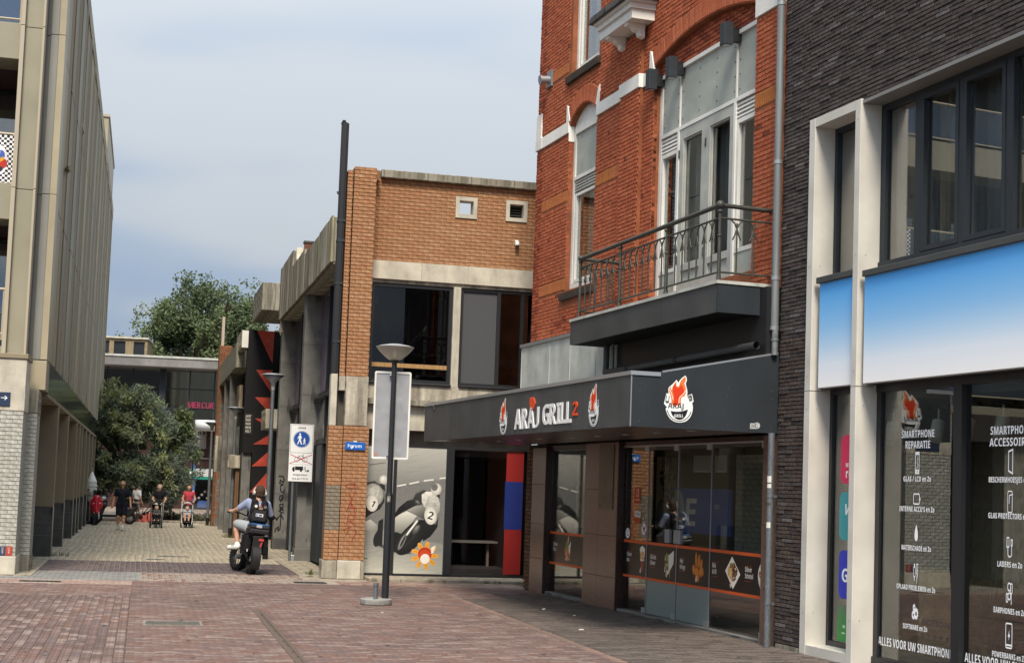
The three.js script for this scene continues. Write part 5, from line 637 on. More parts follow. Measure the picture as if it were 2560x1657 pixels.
    g.save(); g.translate(752, 1098); g.rotate(0.66); soft('#2c2d2c', '#0e0f0f', 0, 0, 108, 232, 0); soft('#686964', '#1c1d1d', -36, 30, 62, 178, 0); soft('#2a2b2a', '#111', -36, 30, 40, 140, 0); g.restore(); soft('#d5d5cc', '#5d5e5b', 654, 1150, 26, 96, 0.42); soft('#3a3b3a', '#222', 660, 1140, 13, 66, 0.42); soft('#8d8e89', '#333', 800, 1010, 32, 66, 0.6);
    lin('#1f2020', '#0c0d0d', [[880, 880], [1010, 950], [1040, 860], [1030, 980], [960, 1080], [880, 1140], [862, 1010]], [900, 900], [950, 1120]);
    lin('#d6d5cb', '#77776f', [[540, 905], [600, 860], [692, 812], [802, 862], [760, 920], [700, 990], [640, 1062], [565, 1035], [535, 1005]], [620, 840], [640, 1060]); lin('#a2a29a', '#4c4d4a', [[698, 802], [765, 760], [872, 742], [905, 850], [885, 900], [800, 860]], [780, 750], [850, 880]);
    lin('#3f403f', '#121313', [[945, 588], [862, 578], [780, 620], [752, 684], [690, 700], [605, 775], [550, 862], [552, 900], [640, 828], [740, 776], [800, 744], [862, 732], [880, 640]], [800, 580], [700, 820]); soft('#8b8b84', '#2d2d2c', 806, 716, 40, 22, 0.6);
    lin('#eceae0', '#96968f', [[846, 628], [896, 592], [962, 594], [1022, 652], [1052, 724], [1046, 800], [1012, 860], [962, 772], [890, 774], [850, 712]], [900, 590], [1000, 850]); for (let i = 0; i < 60; i++) { g.save(); g.globalAlpha = 0.28; soft(r() > 0.45 ? '#70706a' : '#f4f3ea', 'rgba(160,160,155,0)', 870 + r() * 150, 620 + r() * 150, 24, 20, r() * 3); g.restore(); }
    poly('#232424', [[958, 590], [1040, 622], [1050, 664], [1010, 640]]); soft('#fbfaf2', '#b5b4ab', 1002, 566, 57, 66, 0.2, -0.1, -0.3); soft('#5e5f5c', '#757671', 984, 545, 36, 40, 0.2); soft('#faf9f0', '#c6c5bb', 950, 856, 67, 98, -0.12, 0, 0); g.save(); g.translate(912, 886); g.rotate(0.25); g.fillStyle = '#232323'; g.font = 'bold 118px sans-serif'; g.fillText('2', 0, 0); g.restore();
    g.strokeStyle = '#e4e3da'; g.lineWidth = 22; g.lineCap = 'round'; g.beginPath(); g.moveTo(806, 920); g.lineTo(704, 1066); g.stroke(); g.strokeStyle = '#8a8a84'; g.lineWidth = 6; g.beginPath(); g.moveTo(812, 930); g.lineTo(712, 1072); g.stroke();
    for (let i = 0; i < 26000; i++) { const v = r() * 255 | 0; g.fillStyle = `rgba(${v},${v},${v},0.06)`; g.fillRect(200 + r() * 920, 110 + r() * 1400, 4, 4); }
    g.fillStyle = '#55564f'; g.fillRect(222, 1332, 66, 12);
    // plain orange sunburst sticker with a red disc
    g.save(); g.translate(905, 1290); g.scale(0.82, 0.82); for (let i = 0; i < 9; i++) { g.save(); g.rotate(i * 0.698 + 0.2); g.fillStyle = '#e0a03c'; g.beginPath(); g.ellipse(0, -128, 30, 62, 0, 0, 7); g.fill(); g.fillStyle = '#b9721f'; g.fillRect(-4, -150, 8, 40); g.restore(); } g.fillStyle = '#c9451f'; g.beginPath(); g.arc(0, -18, 92, 0, 7); g.fill(); g.fillStyle = '#efe9e0'; g.beginPath(); g.ellipse(4, 44, 62, 66, 0.2, 0, 7); g.fill(); g.strokeStyle = '#a32a18'; g.lineWidth = 16; g.beginPath(); g.arc(0, -4, 84, 3.5, 6.1); g.stroke(); g.fillStyle = '#f4f1ea'; for (let i = 0; i < 4; i++) { g.save(); g.translate(78, -104 + i * 22); g.rotate(-0.5); g.fillRect(0, 0, 62 - i * 8, 15); g.restore(); } g.restore();
  });
  const mm = print(mural, { roughness: 0.45 });
  const mp = (x0, x1) => { const g = plane(x0, x1, 0.10, 2.62, zg - 0.003), u = g.attributes.uv; for (let i = 0; i < 4; i++) u.setX(i, ((i % 2 ? x1 : x0) - 0.46) / 1.66); const p = M('mural_pane', bx(x0, x1, 0.10, 2.62, zg - 0.03, zg - 0.006), C.concGrey, b); M('mural_print', g, mm, p); }; mp(0.47, 1.045); mp(1.11, 2.11);
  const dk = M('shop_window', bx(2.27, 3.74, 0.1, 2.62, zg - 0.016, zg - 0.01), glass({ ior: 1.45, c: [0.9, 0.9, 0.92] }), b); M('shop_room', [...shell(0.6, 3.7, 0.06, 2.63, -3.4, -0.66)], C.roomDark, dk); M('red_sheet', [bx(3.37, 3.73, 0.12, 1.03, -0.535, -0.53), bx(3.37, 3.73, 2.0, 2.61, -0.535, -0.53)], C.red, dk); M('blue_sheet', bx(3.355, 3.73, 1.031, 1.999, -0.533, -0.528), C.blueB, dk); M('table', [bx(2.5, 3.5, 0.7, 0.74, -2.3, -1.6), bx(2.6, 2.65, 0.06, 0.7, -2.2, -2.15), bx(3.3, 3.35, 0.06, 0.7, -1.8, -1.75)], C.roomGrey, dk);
  // corner pier
  const pb = (x0, x1, y0, y1, z, seed, mx = 150, th = 0.3, dp = 0.06) => { const p = M('brick_pier', bx(x0 + 0.01, x1 - 0.01, y0, y1, z - th, z - 0.012), C.mortarOrange, b); const fr = bond(x0, x1, y0, y1, 0.2145, 0.0728, 0.0125, { seed, z, d: dp, tone }); const rr = rng(seed); const side = []; for (let y = y0, i = 0; y < y1 - 0.03; y += 0.0728, i++) for (let q = z - (i % 2 ? 0.06 : 0.10) - 0.02; q > z - th; q -= 0.2145) side.push({ x: x1, y: y + 0.0364, z: q - 0.05, w: 0.1, h: 0.06, d: 0.05, ry: Math.PI / 2, k: Math.floor(rr() * 5) }); pieces(p, 'brick', [...fr, ...side], orangeTones, { seed: seed + 1, max: mx }); return p; };
  pb(-0.06, 0.39, 3.945, 8.10, 0, 101, 150, 0.46); pb(-0.18, -0.062, 3.945, 8.04, -0.09, 103, 60, 0.3); pb(-0.06, 0.45, 0.362, 2.97, 0, 105, 120, 0.46);
  { const p = M('brick_pier', bx(-0.34, -0.07, 0.362, 2.96, -0.40, -0.032), C.mortarOrange, b); const grey = (q) => q.y > 0.97 && q.y < 1.78 && q.x < -0.05; const f = bond(-0.35, -0.061, 0.362, 2.965, 0.2145, 0.0728, 0.0125, { seed: 107, z: -0.02, tone }); pieces(p, 'brick', f.map((q) => ({ ...q, k: grey(q) ? 5 : q.k })), [...orangeTones, [0.30, 0.275, 0.215]], { seed: 108, max: 90 }); }
  M('plinth', [rbx(-0.07, 0.385, 0, 0.36, -0.4, 0.02, 0.015)], C.concLight, b); M('plinth', [rbx(-0.37, -0.073, 0, 0.362, -0.46, -0.03, 0.015)], C.concWeather, b); M('plinth', rbx(0.386, 0.46, 0, 0.36, -0.46, -0.02, 0.01), C.concWeather, b);
  M('pier_block', rbx(-0.05, 0.392, 2.975, 3.943, -0.45, 0.004, 0.012), C.concWeather, b); M('pier_block', rbx(-0.175, -0.053, 3.66, 3.943, -0.4, -0.085, 0.012), C.concWeather, b); M('side_post', rbx(-0.33, -0.205, 2.967, 3.98, -0.35, -0.10, 0.01), C.concLight, b); M('side_recess', bx(-0.204, -0.051, 2.97, 3.66, -0.42, -0.3), mat(0.10, 0.095, 0.08), b);
  // graffiti on the pier (paint)
  M('graffiti', plane(0.0, 0.32, 0.70, 1.90, 0.0075), print(canvas(160, 600, (g) => { g.strokeStyle = 'rgba(150,32,30,0.72)'; g.lineWidth = 7; g.lineCap = 'round'; const s = (p) => { g.beginPath(); g.moveTo(p[0], p[1]); for (let i = 2; i < p.length; i += 4) g.quadraticCurveTo(p[i], p[i + 1], p[i + 2], p[i + 3]); g.stroke(); }; s([110, 30, 20, 20, 14, 50, 30, 80, 150, 60]); s([96, 10, 100, 40, 92, 60]); s([40, 110, 70, 150, 80, 190]); s([110, 100, 90, 150, 80, 190]); s([80, 190, 76, 210, 78, 240]); s([30, 300, 60, 230, 70, 200]); s([70, 200, 100, 250, 120, 320]); s([40, 270, 80, 262, 120, 262]); s([50, 330, 44, 380, 40, 430]); s([50, 330, 120, 320, 110, 370, 80, 390, 50, 390]); s([70, 390, 100, 410, 124, 440]); s([20, 470, 60, 450, 90, 440]); s([60, 460, 50, 500, 30, 540]); s([120, 470, 150, 480, 130, 520, 90, 560, 100, 600]); }), { transparent: true }), b);
  // body behind
  M('body', [bx(0.42, XR, 0, 8.0, -7.2, -6.9), bx(XR - 0.06, XR, 0, 8.0, -6.89, -0.81), bx(0.5, XR - 0.07, 5.91, 6.05, -6.89, -0.81), bx(0.5, XR - 0.07, 3.45, 3.6, -6.89, -0.81), bx(0.42, 0.48, 0, 2.94, -6.89, -0.7), bx(0.42, 0.6, 3.6, 6.3, -6.89, -0.81)], C.roomDark, b);
}
{
  const s = thing('street_name_sign', 'small blue enamel street sign reading Forum on orange brick', 'sign', 'P', 0.18, 2.58, 0.012);
  M('plate', rbx(-0.2, 0.2, -0.078, 0.078, 0, 0.015, 0.01), mat(0.03, 0.12, 0.40, { roughness: 0.25 }), s);
  M('sign_face', plane(-0.195, 0.195, -0.073, 0.073, 0.0175), print(canvas(400, 150, (g) => { g.fillStyle = '#1f5fb4'; g.fillRect(0, 0, 400, 150); g.fillStyle = '#dfe8f2'; g.font = 'bold 88px sans-serif'; g.save(); g.translate(42, 104); g.scale(1.05, 1); g.fillText('Forum', 0, 0); g.restore(); g.beginPath(); g.moveTo(110, 110); g.lineTo(150, 60); g.lineTo(170, 90); g.lineTo(126, 140); g.fill(); }), { roughness: 0.3 }), s); M('sticker_rest', rbx(-0.04, 0.035, 0.078, 0.10, 0.0, 0.008, 0.003), C.white, s);
  const c = thing('security_camera', 'small white dome security camera on the orange brick wall', 'security camera', 'P', 3.39, 6.86, -0.44); M('bracket', [rbx(-0.035, 0.035, 0.02, 0.09, -0.01, 0.02, 0.008), rod([0, 0.05, 0.0], [0, 0.05, 0.06], 0.018)], C.white, c); M('housing', [rod([0, 0.03, 0.06], [0, -0.04, 0.09], 0.045, 0.045, 16), ball([0, 0.035, 0.055], 0.046, 1, 0.8, 1)], C.white, c); M('lens', ball([0, -0.045, 0.092], 0.036), C.black, c);
  const k = thing('black_blade_sign', 'tall thin black vertical blade sign rising above the corner pier', 'blade sign', 'P', -0.245, 0, -0.12);
  M('blade', [rbx(-0.07, 0.015, 3.86, 9.0, -0.30, 0.0, 0.01)], C.black, k); M('edge_tube', [rod([0.03, 3.92, -0.04], [0.03, 8.98, -0.04], 0.026, 0.026, 12), rod([-0.072, 3.85, -0.02], [-0.072, 8.99, -0.02], 0.014, 0.014, 8)], C.black, k); M('clamp', [5.75, 7.0, 4.6, 6.6].map((y) => bx(-0.09, 0.06, y, y + 0.05, -0.2, 0.006)), C.anthracite, k); M('cap', [bx(-0.08, -0.02, 9.001, 9.03, -0.28, 0.01), mv(new THREE.TorusGeometry(0.05, 0.015, 8, 16, Math.PI), 0.0, 3.86, -0.02).rotateZ(0)], C.black, k); M('wall_fixing', [bx(0.03, 0.1, 5.2, 5.26, -0.3, -0.25), bx(0.03, 0.1, 7.4, 7.46, -0.3, -0.25), rod([-0.1, 7.55, -0.05], [-0.13, 7.6, 0], 0.02)], C.steelG, k);
}
// alley side of the corner building: grey concrete frame with slabs above (P: alley runs towards -z)
{
  const b = thing('concrete_frame_building', 'weathered grey concrete alley facade with columns and overhanging slabs', 'building', 'P');
  const colm = (z0, i) => { const c = M('column', [rbx(-0.29, 0.16, 0.0, 6.34, z0 - 0.42, z0, 0.012)], C.concGrey, b); M('column_base', rbx(-0.31, 0.17, 0, 0.30, z0 - 0.44, z0 + 0.02, 0.012), i ? C.concGreyD : C.concGrey, c); M('joint', [1.5, 2.68, 3.88, 5.06].map((y) => bx(-0.2915, 0.1615, y, y + 0.012, z0 - 0.43, z0 + 0.0015)), C.concGreyD, c); return c; };
  colm(-6.0, 0); colm(-12.0, 1);
  // infill between the columns
  for (const [z0, z1] of [[-0.46, -5.98], [-6.43, -11.98]]) {
    M('infill_wall', [bx(0.17, 0.4, 0, 6.3, z1, z0)], C.dull, b);
    const w = M('alley_window', [bx(0.08, 0.169, 3.80, 3.92, z1 + 0.02, z0 - 0.02), bx(-0.02, 0.12, 3.76, 3.80, z1 + 0.02, z0 - 0.02), bx(0.08, 0.169, 2.72, 2.84, z1 + 0.02, z0 - 0.02)], C.concGreyD, b);
    const n = 3, L = (z1 - z0) / n; for (let i = 0; i < n; i++) { M('pane', bx(0.10, 0.11, 3.93, 6.25, z0 + L * i + L * 0.9, z0 + L * i + L * 0.1), GL.far, w); M('pane', bx(0.10, 0.11, 2.85, 3.75, z0 + L * i + L * 0.92, z0 + L * i + L * 0.08), GL.far, w); M('mullion', bx(0.05, 0.14, 2.84, 6.25, z0 + L * i + L * 0.08, z0 + L * i - 0.0), C.black, w); }
    { const g = curtain(0.2, 1.0, 3.9, 6.25, 0, 6, 0.03); g.rotateY(-Math.PI / 2); M('purple_curtain', mv(g, 0.13, 0, z1 + 0.1), mat(0.17, 0.13, 0.20, { roughness: 1 }), w); }
    M('door_panel', [bx(0.06, 0.165, 0.05, 2.70, z0 - 1.0, z0 - 0.05), bx(0.06, 0.165, 0.05, 2.70, z1 + 0.05, z1 + 1.4)], C.anthracite, b);
  }
  // overhanging slab fascia, boarded concrete, one slab broken
  const slabs = [[-0.75, -3.0, 6.27, 7.21], [-3.003, -5.95, 6.27, 7.19], [-5.955, -9.0, 6.27, 7.20], [-9.003, -12.4, 6.27, 7.74]];
  const rr = rng(41);
  slabs.forEach(([z0, z1, y0, y1], i) => { const s = M('slab', bx(-0.33, 0.3, y0 + 0.02, y1 - 0.02, z1, z0), C.concMoss, b); for (let z = z0; z > z1 + 0.1; z -= 0.42) { const e = Math.max(z - 0.418, z1); let top = y1 + (rr() - 0.5) * 0.03; if (i === 3) top = y1 - 0.04 * Math.abs(z - z0) * 0.3; if (i === 2) top = y1 + 0.12 - 0.0 * z; M('board_strip', bx(-0.372 - rr() * 0.012, -0.331, y0 + rr() * 0.02, top, e, z), rr() < 0.35 ? C.concWeather : rr() < 0.5 ? C.concMoss : mat(0.34 + rr() * 0.1, 0.30 + rr() * 0.08, 0.235 + rr() * 0.06, { tex: 'streak', ts: 1.1, roughness: 0.95 }), s); } });
  { const g = prism([[0, 0], [0.32, 0.05], [0.22, 0.2], [0.28, 0.44], [0.12, 0.52], [0.05, 0.34], [-0.04, 0.2]], -0.09, 0.09, 0.02); g.rotateY(Math.PI / 2); M('crumbling_mortar', mv(g, -0.25, 7.2, -8.4), C.concLight, b); }
  M('slab_underside', bx(-0.32, 0.3, 6.245, 6.268, -12.4, -0.75), C.concMoss, b);
  const bl = M('roof_block', [rbx(-0.70, 0.35, 6.80, 7.62, -18.3, -14.6, 0.02)], C.concMoss, b); M('board_joint', [-15.6, -16.6, -17.6].map((z) => bx(-0.7035, -0.5, 6.80, 7.62, z, z + 0.02)), C.concGreyD, bl);
  M('downpipe_end', [rbx(-0.36, -0.26, 5.9, 6.5, -12.2, -11.98, 0.01)], mat(0.28, 0.23, 0.19), b);
  M('small_window', [...bar(-0.05, 0.15, 4.9, 6.0, 0.03, -15.1, -15.0), bx(0.04, 0.06, 4.93, 5.97, -15.1, -15.0)], C.white, b); M('old_board', bx(-0.04, 0.14, 4.2, 4.85, -15.08, -15.03), mat(0.22, 0.20, 0.15, { tex: 'streak', ts: 0.6 }), b); M('mid_wall', bx(0.0, 0.4, 0, 6.6, -15.6, -15.1), C.concGreyD, b);
  M('awning_block', [rbx(-0.44, 0.16, 3.35, 3.92, -16.2, -14.6, 0.02)], C.concWeather, b); M('wood_post', [bx(-0.02, 0.1, 0, 3.34, -15.05, -14.9)], C.woodDoor, b);
  // graffiti scrawl on the second column
  M('graffiti', plane(-0.28, 0.02, 0.42, 2.02, -11.993), print(canvas(150, 780, (g) => { g.strokeStyle = '#121214'; g.lineWidth = 15; g.lineCap = 'round'; g.lineJoin = 'round'; const s = (p) => { g.beginPath(); p.forEach(([x, y], i) => (i ? g.lineTo(x, y) : g.moveTo(x, y))); g.stroke(); }; s([[40, 20], [90, 18], [112, 60], [100, 100], [60, 70], [50, 110], [98, 130], [60, 150]]); s([[64, 170], [74, 220], [110, 236], [118, 200]]); s([[100, 270], [64, 280], [58, 330], [92, 340], [106, 300], [100, 270], [72, 360]]); s([[60, 400], [110, 380], [112, 430], [70, 440], [120, 470]]); s([[60, 480], [110, 450], [70, 420], [80, 500], [122, 500]]); s([[30, 600], [90, 520], [122, 590]]); s([[90, 520], [84, 720], [58, 740], [60, 690], [24, 720], [18, 760]]); }), { transparent: true }), b);
  M('rear_wall', bx(0.45, 1.2, 0, 6.3, -19, -7.3), C.concGreyD, b); M('roof', bx(0.31, 4, 6.27, 6.4, -15, -0.82), C.concGreyD, b);
}
{ // brick chimney stub above the broken slab
  const t = thing('chimney_stub', 'short red brick chimney stub behind the broken concrete slab', 'chimney', 'P', -0.05, 7.1, -8.3); M('shaft', [rbx(-0.11, 0.11, 0, 0.72, -0.11, 0.11, 0.01)], mat(0.22, 0.095, 0.06, { roughness: 0.9, tex: 'mottle', ts: 0.3 }), t); M('cap', rbx(-0.135, 0.135, 0.721, 0.78, -0.135, 0.135, 0.01), C.concGreyD, t);
}
{ // black wall with red triangles, and the buildings beyond it along the alley
  const b = thing('black_mural_building', 'black painted wall with red saw-tooth triangles beside the alley', 'building', 'P', 0, 0, -18.5);
  M('wall', [bx(-0.80, 0.2, 2.70, 6.58, -0.4, 0), bx(-0.50, 0.2, 0, 2.699, -0.4, 0), bx(-0.10, 3, 0, 6.5, -9, -0.41)], C.blackMat, b);
  const tri = (p) => M('red_triangle', prism(p, 0.0, 0.012), C.redSign, b);
  tri([[-0.53, 6.575], [0.02, 6.575], [0.0, 5.56]]); tri([[-0.50, 5.33], [0.02, 5.34], [0.0, 4.64]]); tri([[-0.49, 4.46], [0.02, 4.47], [0.0, 3.95]]); tri([[-0.47, 3.79], [0.02, 3.79], [0.0, 3.5]]); tri([[-0.49, 2.97], [0.02, 3.30], [0.02, 2.98]]); tri([[-0.50, 2.28], [0.02, 2.78], [0.02, 2.30]]); tri([[-0.52, 1.46], [0.02, 2.14], [0.02, 1.48]]);
  const wm = M('poster', bx(-0.80, -0.50, 3.25, 3.95, 0.001, 0.01), C.blackMat, b); M('poster_print', plane(-0.79, -0.51, 3.26, 3.94, 0.0125), print(canvas(140, 330, (g) => { g.fillStyle = '#101010'; g.fillRect(0, 0, 140, 330); g.fillStyle = '#cfc9bd'; g.font = 'bold 50px sans-serif'; ['JUST', 'DOE', 'VAN', 'HEM', 'VELT'].forEach((s, i) => { g.save(); g.translate(18, 62 + i * 58); g.scale(0.8, 1.1); g.fillText(s, 0, 0); g.restore(); }); })), wm);
  M('corner_block', [rbx(-1.0, -0.78, 6.0, 6.56, -2.6, 0.03, 0.02)], C.concWeather, b); M('corner_block_face', bx(-0.985, -0.79, 6.015, 6.545, 0.031, 0.036), C.whiteStone, b);
  M('door_post', [rbx(-0.80, -0.52, 0, 2.699, -0.5, -0.1, 0.01)], C.concGrey, b); M('shelf_block', rbx(-1.2, -0.82, 2.2, 2.62, -2.8, -0.6, 0.02), C.concWeather, b); M('wood_door', [bx(-0.95, -0.83, 0, 2.19, -2.7, -0.7)], C.woodDoor, b); M('board', bx(-0.92, -0.81, 3.6, 4.9, -2.4, -1.2), mat(0.30, 0.25, 0.18, { tex: 'streak', ts: 0.5 }), b);
  for (let i = 0; i < 3; i++) { M('rear_column', rbx(-1.02, -0.62, 0, 5.9, -5.2 - i * 3.6, -4.8 - i * 3.6, 0.015), C.concGrey, b); M('rear_infill', [bx(-0.6, -0.2, 0, 5.9, -4.79 - i * 3.6, -2.9 - i * 3.6)], C.dull, b); M('rear_slab', bx(-1.05, -0.2, 5.5, 6.3, -5.2 - i * 3.6, -1.65 - i * 3.6), C.concMoss, b); }
  const e = thing('far_brick_pier', 'narrow dark orange brick pier with pale post at alley end', 'pier', 'P', -0.9, 0, -30.5);
  const m = M('shaft', bx(-0.20, 0.28, 0, 7.1, -1.2, -0.02), C.mortarOrange, e); pieces(m, 'brick', [...bond(-0.20, 0.28, 0.02, 2.1, 0.2145, 0.075, 0.012, { seed: 121, n: 3 }), ...bond(-0.20, 0.28, 3.55, 7.1, 0.2145, 0.075, 0.012, { seed: 122, n: 3 })], [[0.30, 0.13, 0.065], [0.33, 0.15, 0.075], [0.26, 0.115, 0.06]], { seed: 123, max: 40 }); M('concrete_block', rbx(-0.21, 0.29, 2.11, 3.54, -1.1, 0.0, 0.015), C.concWeather, e); M('post', [rbx(-0.16, -0.05, 7.1, 8.25, -0.3, -0.1, 0.01)], mat(0.45, 0.36, 0.30), e);
}
// ---------- beige panelled building on the left (frame L: x into the alley, z towards the viewer) ----------
{
  const b = thing('beige_panel_building', 'tall beige metal panelled building with white brick foot and balconies', 'building', 'L');
  const ZF = 4.9, YT = 13.78, XL = -22;
  // white brick foot: two stepped piers, continued outside the frame to the left
  const tone = (x, y, r) => Math.floor(r() * 4), wt = [[0.56, 0.565, 0.50], [0.60, 0.605, 0.54], [0.53, 0.54, 0.475], [0.63, 0.63, 0.57]];
  const p1 = M('brick_pier', bx(-1.5, -0.255, 0.32, 2.94, 5.42, 6.385), C.mortarWhite, b); pieces(p1, 'brick', bond(-1.5, -0.245, 0.335, 2.94, 0.2145, 0.0735, 0.011, { seed: 131, z: 6.4, tone }), wt, { seed: 132, max: 160 });
  const p2 = M('brick_pier', bx(-0.5, -0.085, 0.30, 2.96, 4.5, 5.388), C.mortarWhite, b); pieces(p2, 'brick', bond(-0.5, -0.075, 0.30, 2.95, 0.2145, 0.0735, 0.011, { seed: 133, z: 5.4, tone }), wt, { seed: 134, max: 120 });
  M('plinth', [rbx(-1.5, -0.235, 0, 0.333, 5.45, 6.43, 0.015)], C.concLight, b); M('plinth', rbx(-0.52, -0.07, 0, 0.298, 4.5, 5.43, 0.015), C.concMoss, b);
  M('pier_block', rbx(-1.5, -0.24, 2.942, 3.885, 5.42, 6.41, 0.012), C.concLight, b); M('pier_block', rbx(-0.5, -0.075, 2.955, 3.395, 4.5, 5.41, 0.015), C.concMoss, b);
  M('drip_ledge', rbx(-1.5, -0.22, 3.89, 3.98, 5.3, 6.44, 0.01), C.beigeD, b);
  M('body', [bx(XL, -0.5, 0, 3.8, 4.2, 4.49), bx(XL, -1.51, 3.3, 3.9, 4.5, 6.4), bx(XL, -0.75, 3.9, YT, 2.2, 2.4), bx(XL, XL + 0.3, 0, YT, -33, 2.19), bx(XL + 0.31, -0.9, YT - 0.3, YT - 0.05, -33, 2.19), bx(XL + 0.31, -0.8, 0, YT - 0.31, -33.3, -33.01)], C.roomDark, b);
  for (let x = -3.2; x > XL; x -= 3.4) { M('brick_pier', bx(x - 0.9, x, 0, 3.29, 4.5, 6.2), mat(0.42, 0.42, 0.38, { tex: 'stain', ts: 0.8, ...rough }), b); M('shop_pane', bx(x - 3.39 + 0.9 - 0.0, x - 0.91, 0.3, 3.2, 4.9, 4.95), GL.far, b); }
  // front: pilaster panels with a recess, storey joints at 7.2 and 10.35
  const panel = (x0, x1, z0, z1, m, ys = [4.0, 7.21, 10.35, YT], nm = 'front_panel') => { for (let i = 0; i < ys.length - 1; i++) M(nm, rbx(x0, x1, ys[i] + 0.006, ys[i + 1] - 0.006, z0, z1, 0.006), m, b); };
  panel(-0.72, -0.40, 4.4, ZF + 0.3, C.beigeA); panel(-0.80, -0.722, 4.4, ZF + 0.42, C.beigeE); panel(-0.398, -0.355, 4.4, ZF + 0.42, C.beigeE); panel(-0.353, -0.27, 4.2, ZF - 0.12, C.beigeG); panel(-0.268, -0.125, 4.2, ZF - 0.02, C.beigeG); panel(-0.123, 0.005, 4.2, ZF, C.beigeC);
  M('recess_back', bx(-0.353, -0.27, 4.0, YT, 4.1, 4.19), C.dull, b);
  M('rivet', (() => { const g = []; for (let y = 4.3; y < 13; y += 0.75) for (const x of [-0.23, -0.085]) g.push(mv(new THREE.CylinderGeometry(0.006, 0.006, 0.006, 6).rotateX(Math.PI / 2), x, y, ZF + (x > -0.12 ? 0.002 : -0.018))); return g; })(), C.beigeD, b);
  M('corner_box', [rbx(-0.36, 0.005, 3.425, 3.985, 4.0, ZF, 0.006)], C.beigeC, b);
  // storeys with open loggias to the left of the pilaster
  for (const [y0, y1] of [[4.0, 4.33], [6.62, 7.45], [9.72, 10.55], [12.8, YT]]) for (let x = -0.802; x > XL; x -= 4.6) M('spandrel', rbx(Math.max(x - 4.595, XL), x, y0, y1 - 0.13, 4.3, ZF + 0.26, 0.01), C.beigeA, b);
  for (let x = -5.4; x > XL; x -= 4.6) panel(x - 0.7, x, 4.4, ZF + 0.3, C.beigeA, [4.2, 7.21, 10.35, YT], 'pilaster_panel');
  for (const [y0, y1] of [[4.33, 6.62], [7.32, 9.72], [10.42, 12.8]]) {
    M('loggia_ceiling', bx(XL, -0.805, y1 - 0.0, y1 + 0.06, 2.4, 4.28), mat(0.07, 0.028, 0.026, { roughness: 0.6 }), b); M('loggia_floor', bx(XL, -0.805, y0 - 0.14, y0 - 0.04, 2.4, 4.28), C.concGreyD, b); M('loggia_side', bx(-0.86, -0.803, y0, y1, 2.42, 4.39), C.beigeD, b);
    const gw = M('loggia_window', bar(-4.9, -0.9, y0, y1 - 0.02, 0.07, 2.55, 2.62), C.anthracite, b); M('pane', bx(-4.83, -0.97, y0 + 0.07, y1 - 0.09, 2.58, 2.585), GL.win, gw); M('curtain', curtain(-4.2, -2.0, y0, y1, 2.45, 9), C.curtainW, gw);
    for (let x = -6.2; x > XL + 3; x -= 4.6) { const w2 = M('loggia_window', bar(x - 3.6, x, y0, y1 - 0.02, 0.08, 4.0, 4.1), C.anthracite, b); M('pane', bx(x - 3.52, x - 0.08, y0 + 0.08, y1 - 0.1, 4.04, 4.05), GL.win, w2); M('curtain', [curtain(x - 3.4, x - 2.2, y0, y1, 3.85, 6), curtain(x - 1.3, x - 0.2, y0, y1, 3.85, 5)], C.curtainW, w2); }
    const rl = M('rail', [rod([-5.4, y0 + 0.97, ZF + 0.1], [-0.805, y0 + 0.97, ZF + 0.1], 0.03, 0.03, 10), rod([-5.4, y0 + 0.12, ZF + 0.1], [-0.805, y0 + 0.12, ZF + 0.1], 0.02, 0.02, 8), rod([-0.84, y0, ZF + 0.1], [-0.84, y0 + 0.97, ZF + 0.1], 0.018, 0.018, 8)], C.beigeE, b); M('rail_glass', bx(-5.3, -0.87, y0 + 0.14, y0 + 0.94, ZF + 0.095, ZF + 0.105), glass({ c: [0.55, 0.66, 0.78], ior: 1.9 }), rl);
  }
  // alley side: folded metal panels, flat bands of windows, dark glossy band below
  const joints = [4.02, 7.05, 10.1, 13.3], rr = rng(141), tones = [C.beigeA, C.beigeB, C.beigeD, C.beigeG, C.beigeB];
  let i = 0;
  for (let z = 4.15; z > -32.6; z -= 2.72, i++) {
    const q = [C.beigeB, C.beigeD, C.beigeA, C.beigeD][i % 4];
    for (let k = 0; k < 3; k++) {
      const y0 = joints[k] + 0.016, y1 = joints[k + 1] - 0.016;
      M('side_panel', rbx(-0.34, -0.01 - 0.006 * (i % 2), y0, y1, z - 1.32, z, 0.006), q, b);
      if (i === 2 && k === 2) continue;
      M('side_panel', (() => { const g = prism([[-0.40, 0], [-0.26, 0], [-0.09, -1.38], [-0.40, -1.38]], 0, y1 - y0 - (k === 2 ? 0.4 : 0)); g.rotateX(-Math.PI / 2); g.scale(1, 1, 1); const p = g.attributes.position; for (let v = 0; v < p.count; v++) p.setZ(v, -p.getZ(v)); g.index || 0; return mv(g, 0, y0, z - 1.33); })(), tones[Math.floor(rr() * 5)], b);
    }
    M('panel_fin', [bx(-0.06, 0.035, 4.03, 13.3, z - 1.345, z - 1.322)], C.beigeE, b);
    M('parapet', rbx(-0.42, 0.01, 13.305, YT, z - 2.715, z, 0.008), i % 2 ? C.beigeB : C.beigeD, b);
  }
  M('window_niche', [bx(-0.5, -0.42, 9.75, 10.45, -3.99, -2.66)], C.dull, b); M('niche_reveal', [bx(-0.40, 0.02, 10.42, 10.46, -3.99, -2.62)], C.beigeE, b);
  M('backing', bx(-0.50, -0.425, 3.9, 13.7, -32.7, 4.1), C.dull, b);
  M('gloss_band', bx(-0.36, 0.0, 3.42, 4.0, -32.6, 3.995), mat(0.055, 0.058, 0.055, { roughness: 0.08, metalness: 0.3 }), b); M('band_underside', bx(-2.2, 0.0, 3.34, 3.415, -32.6, 3.995), C.beigeD, b);
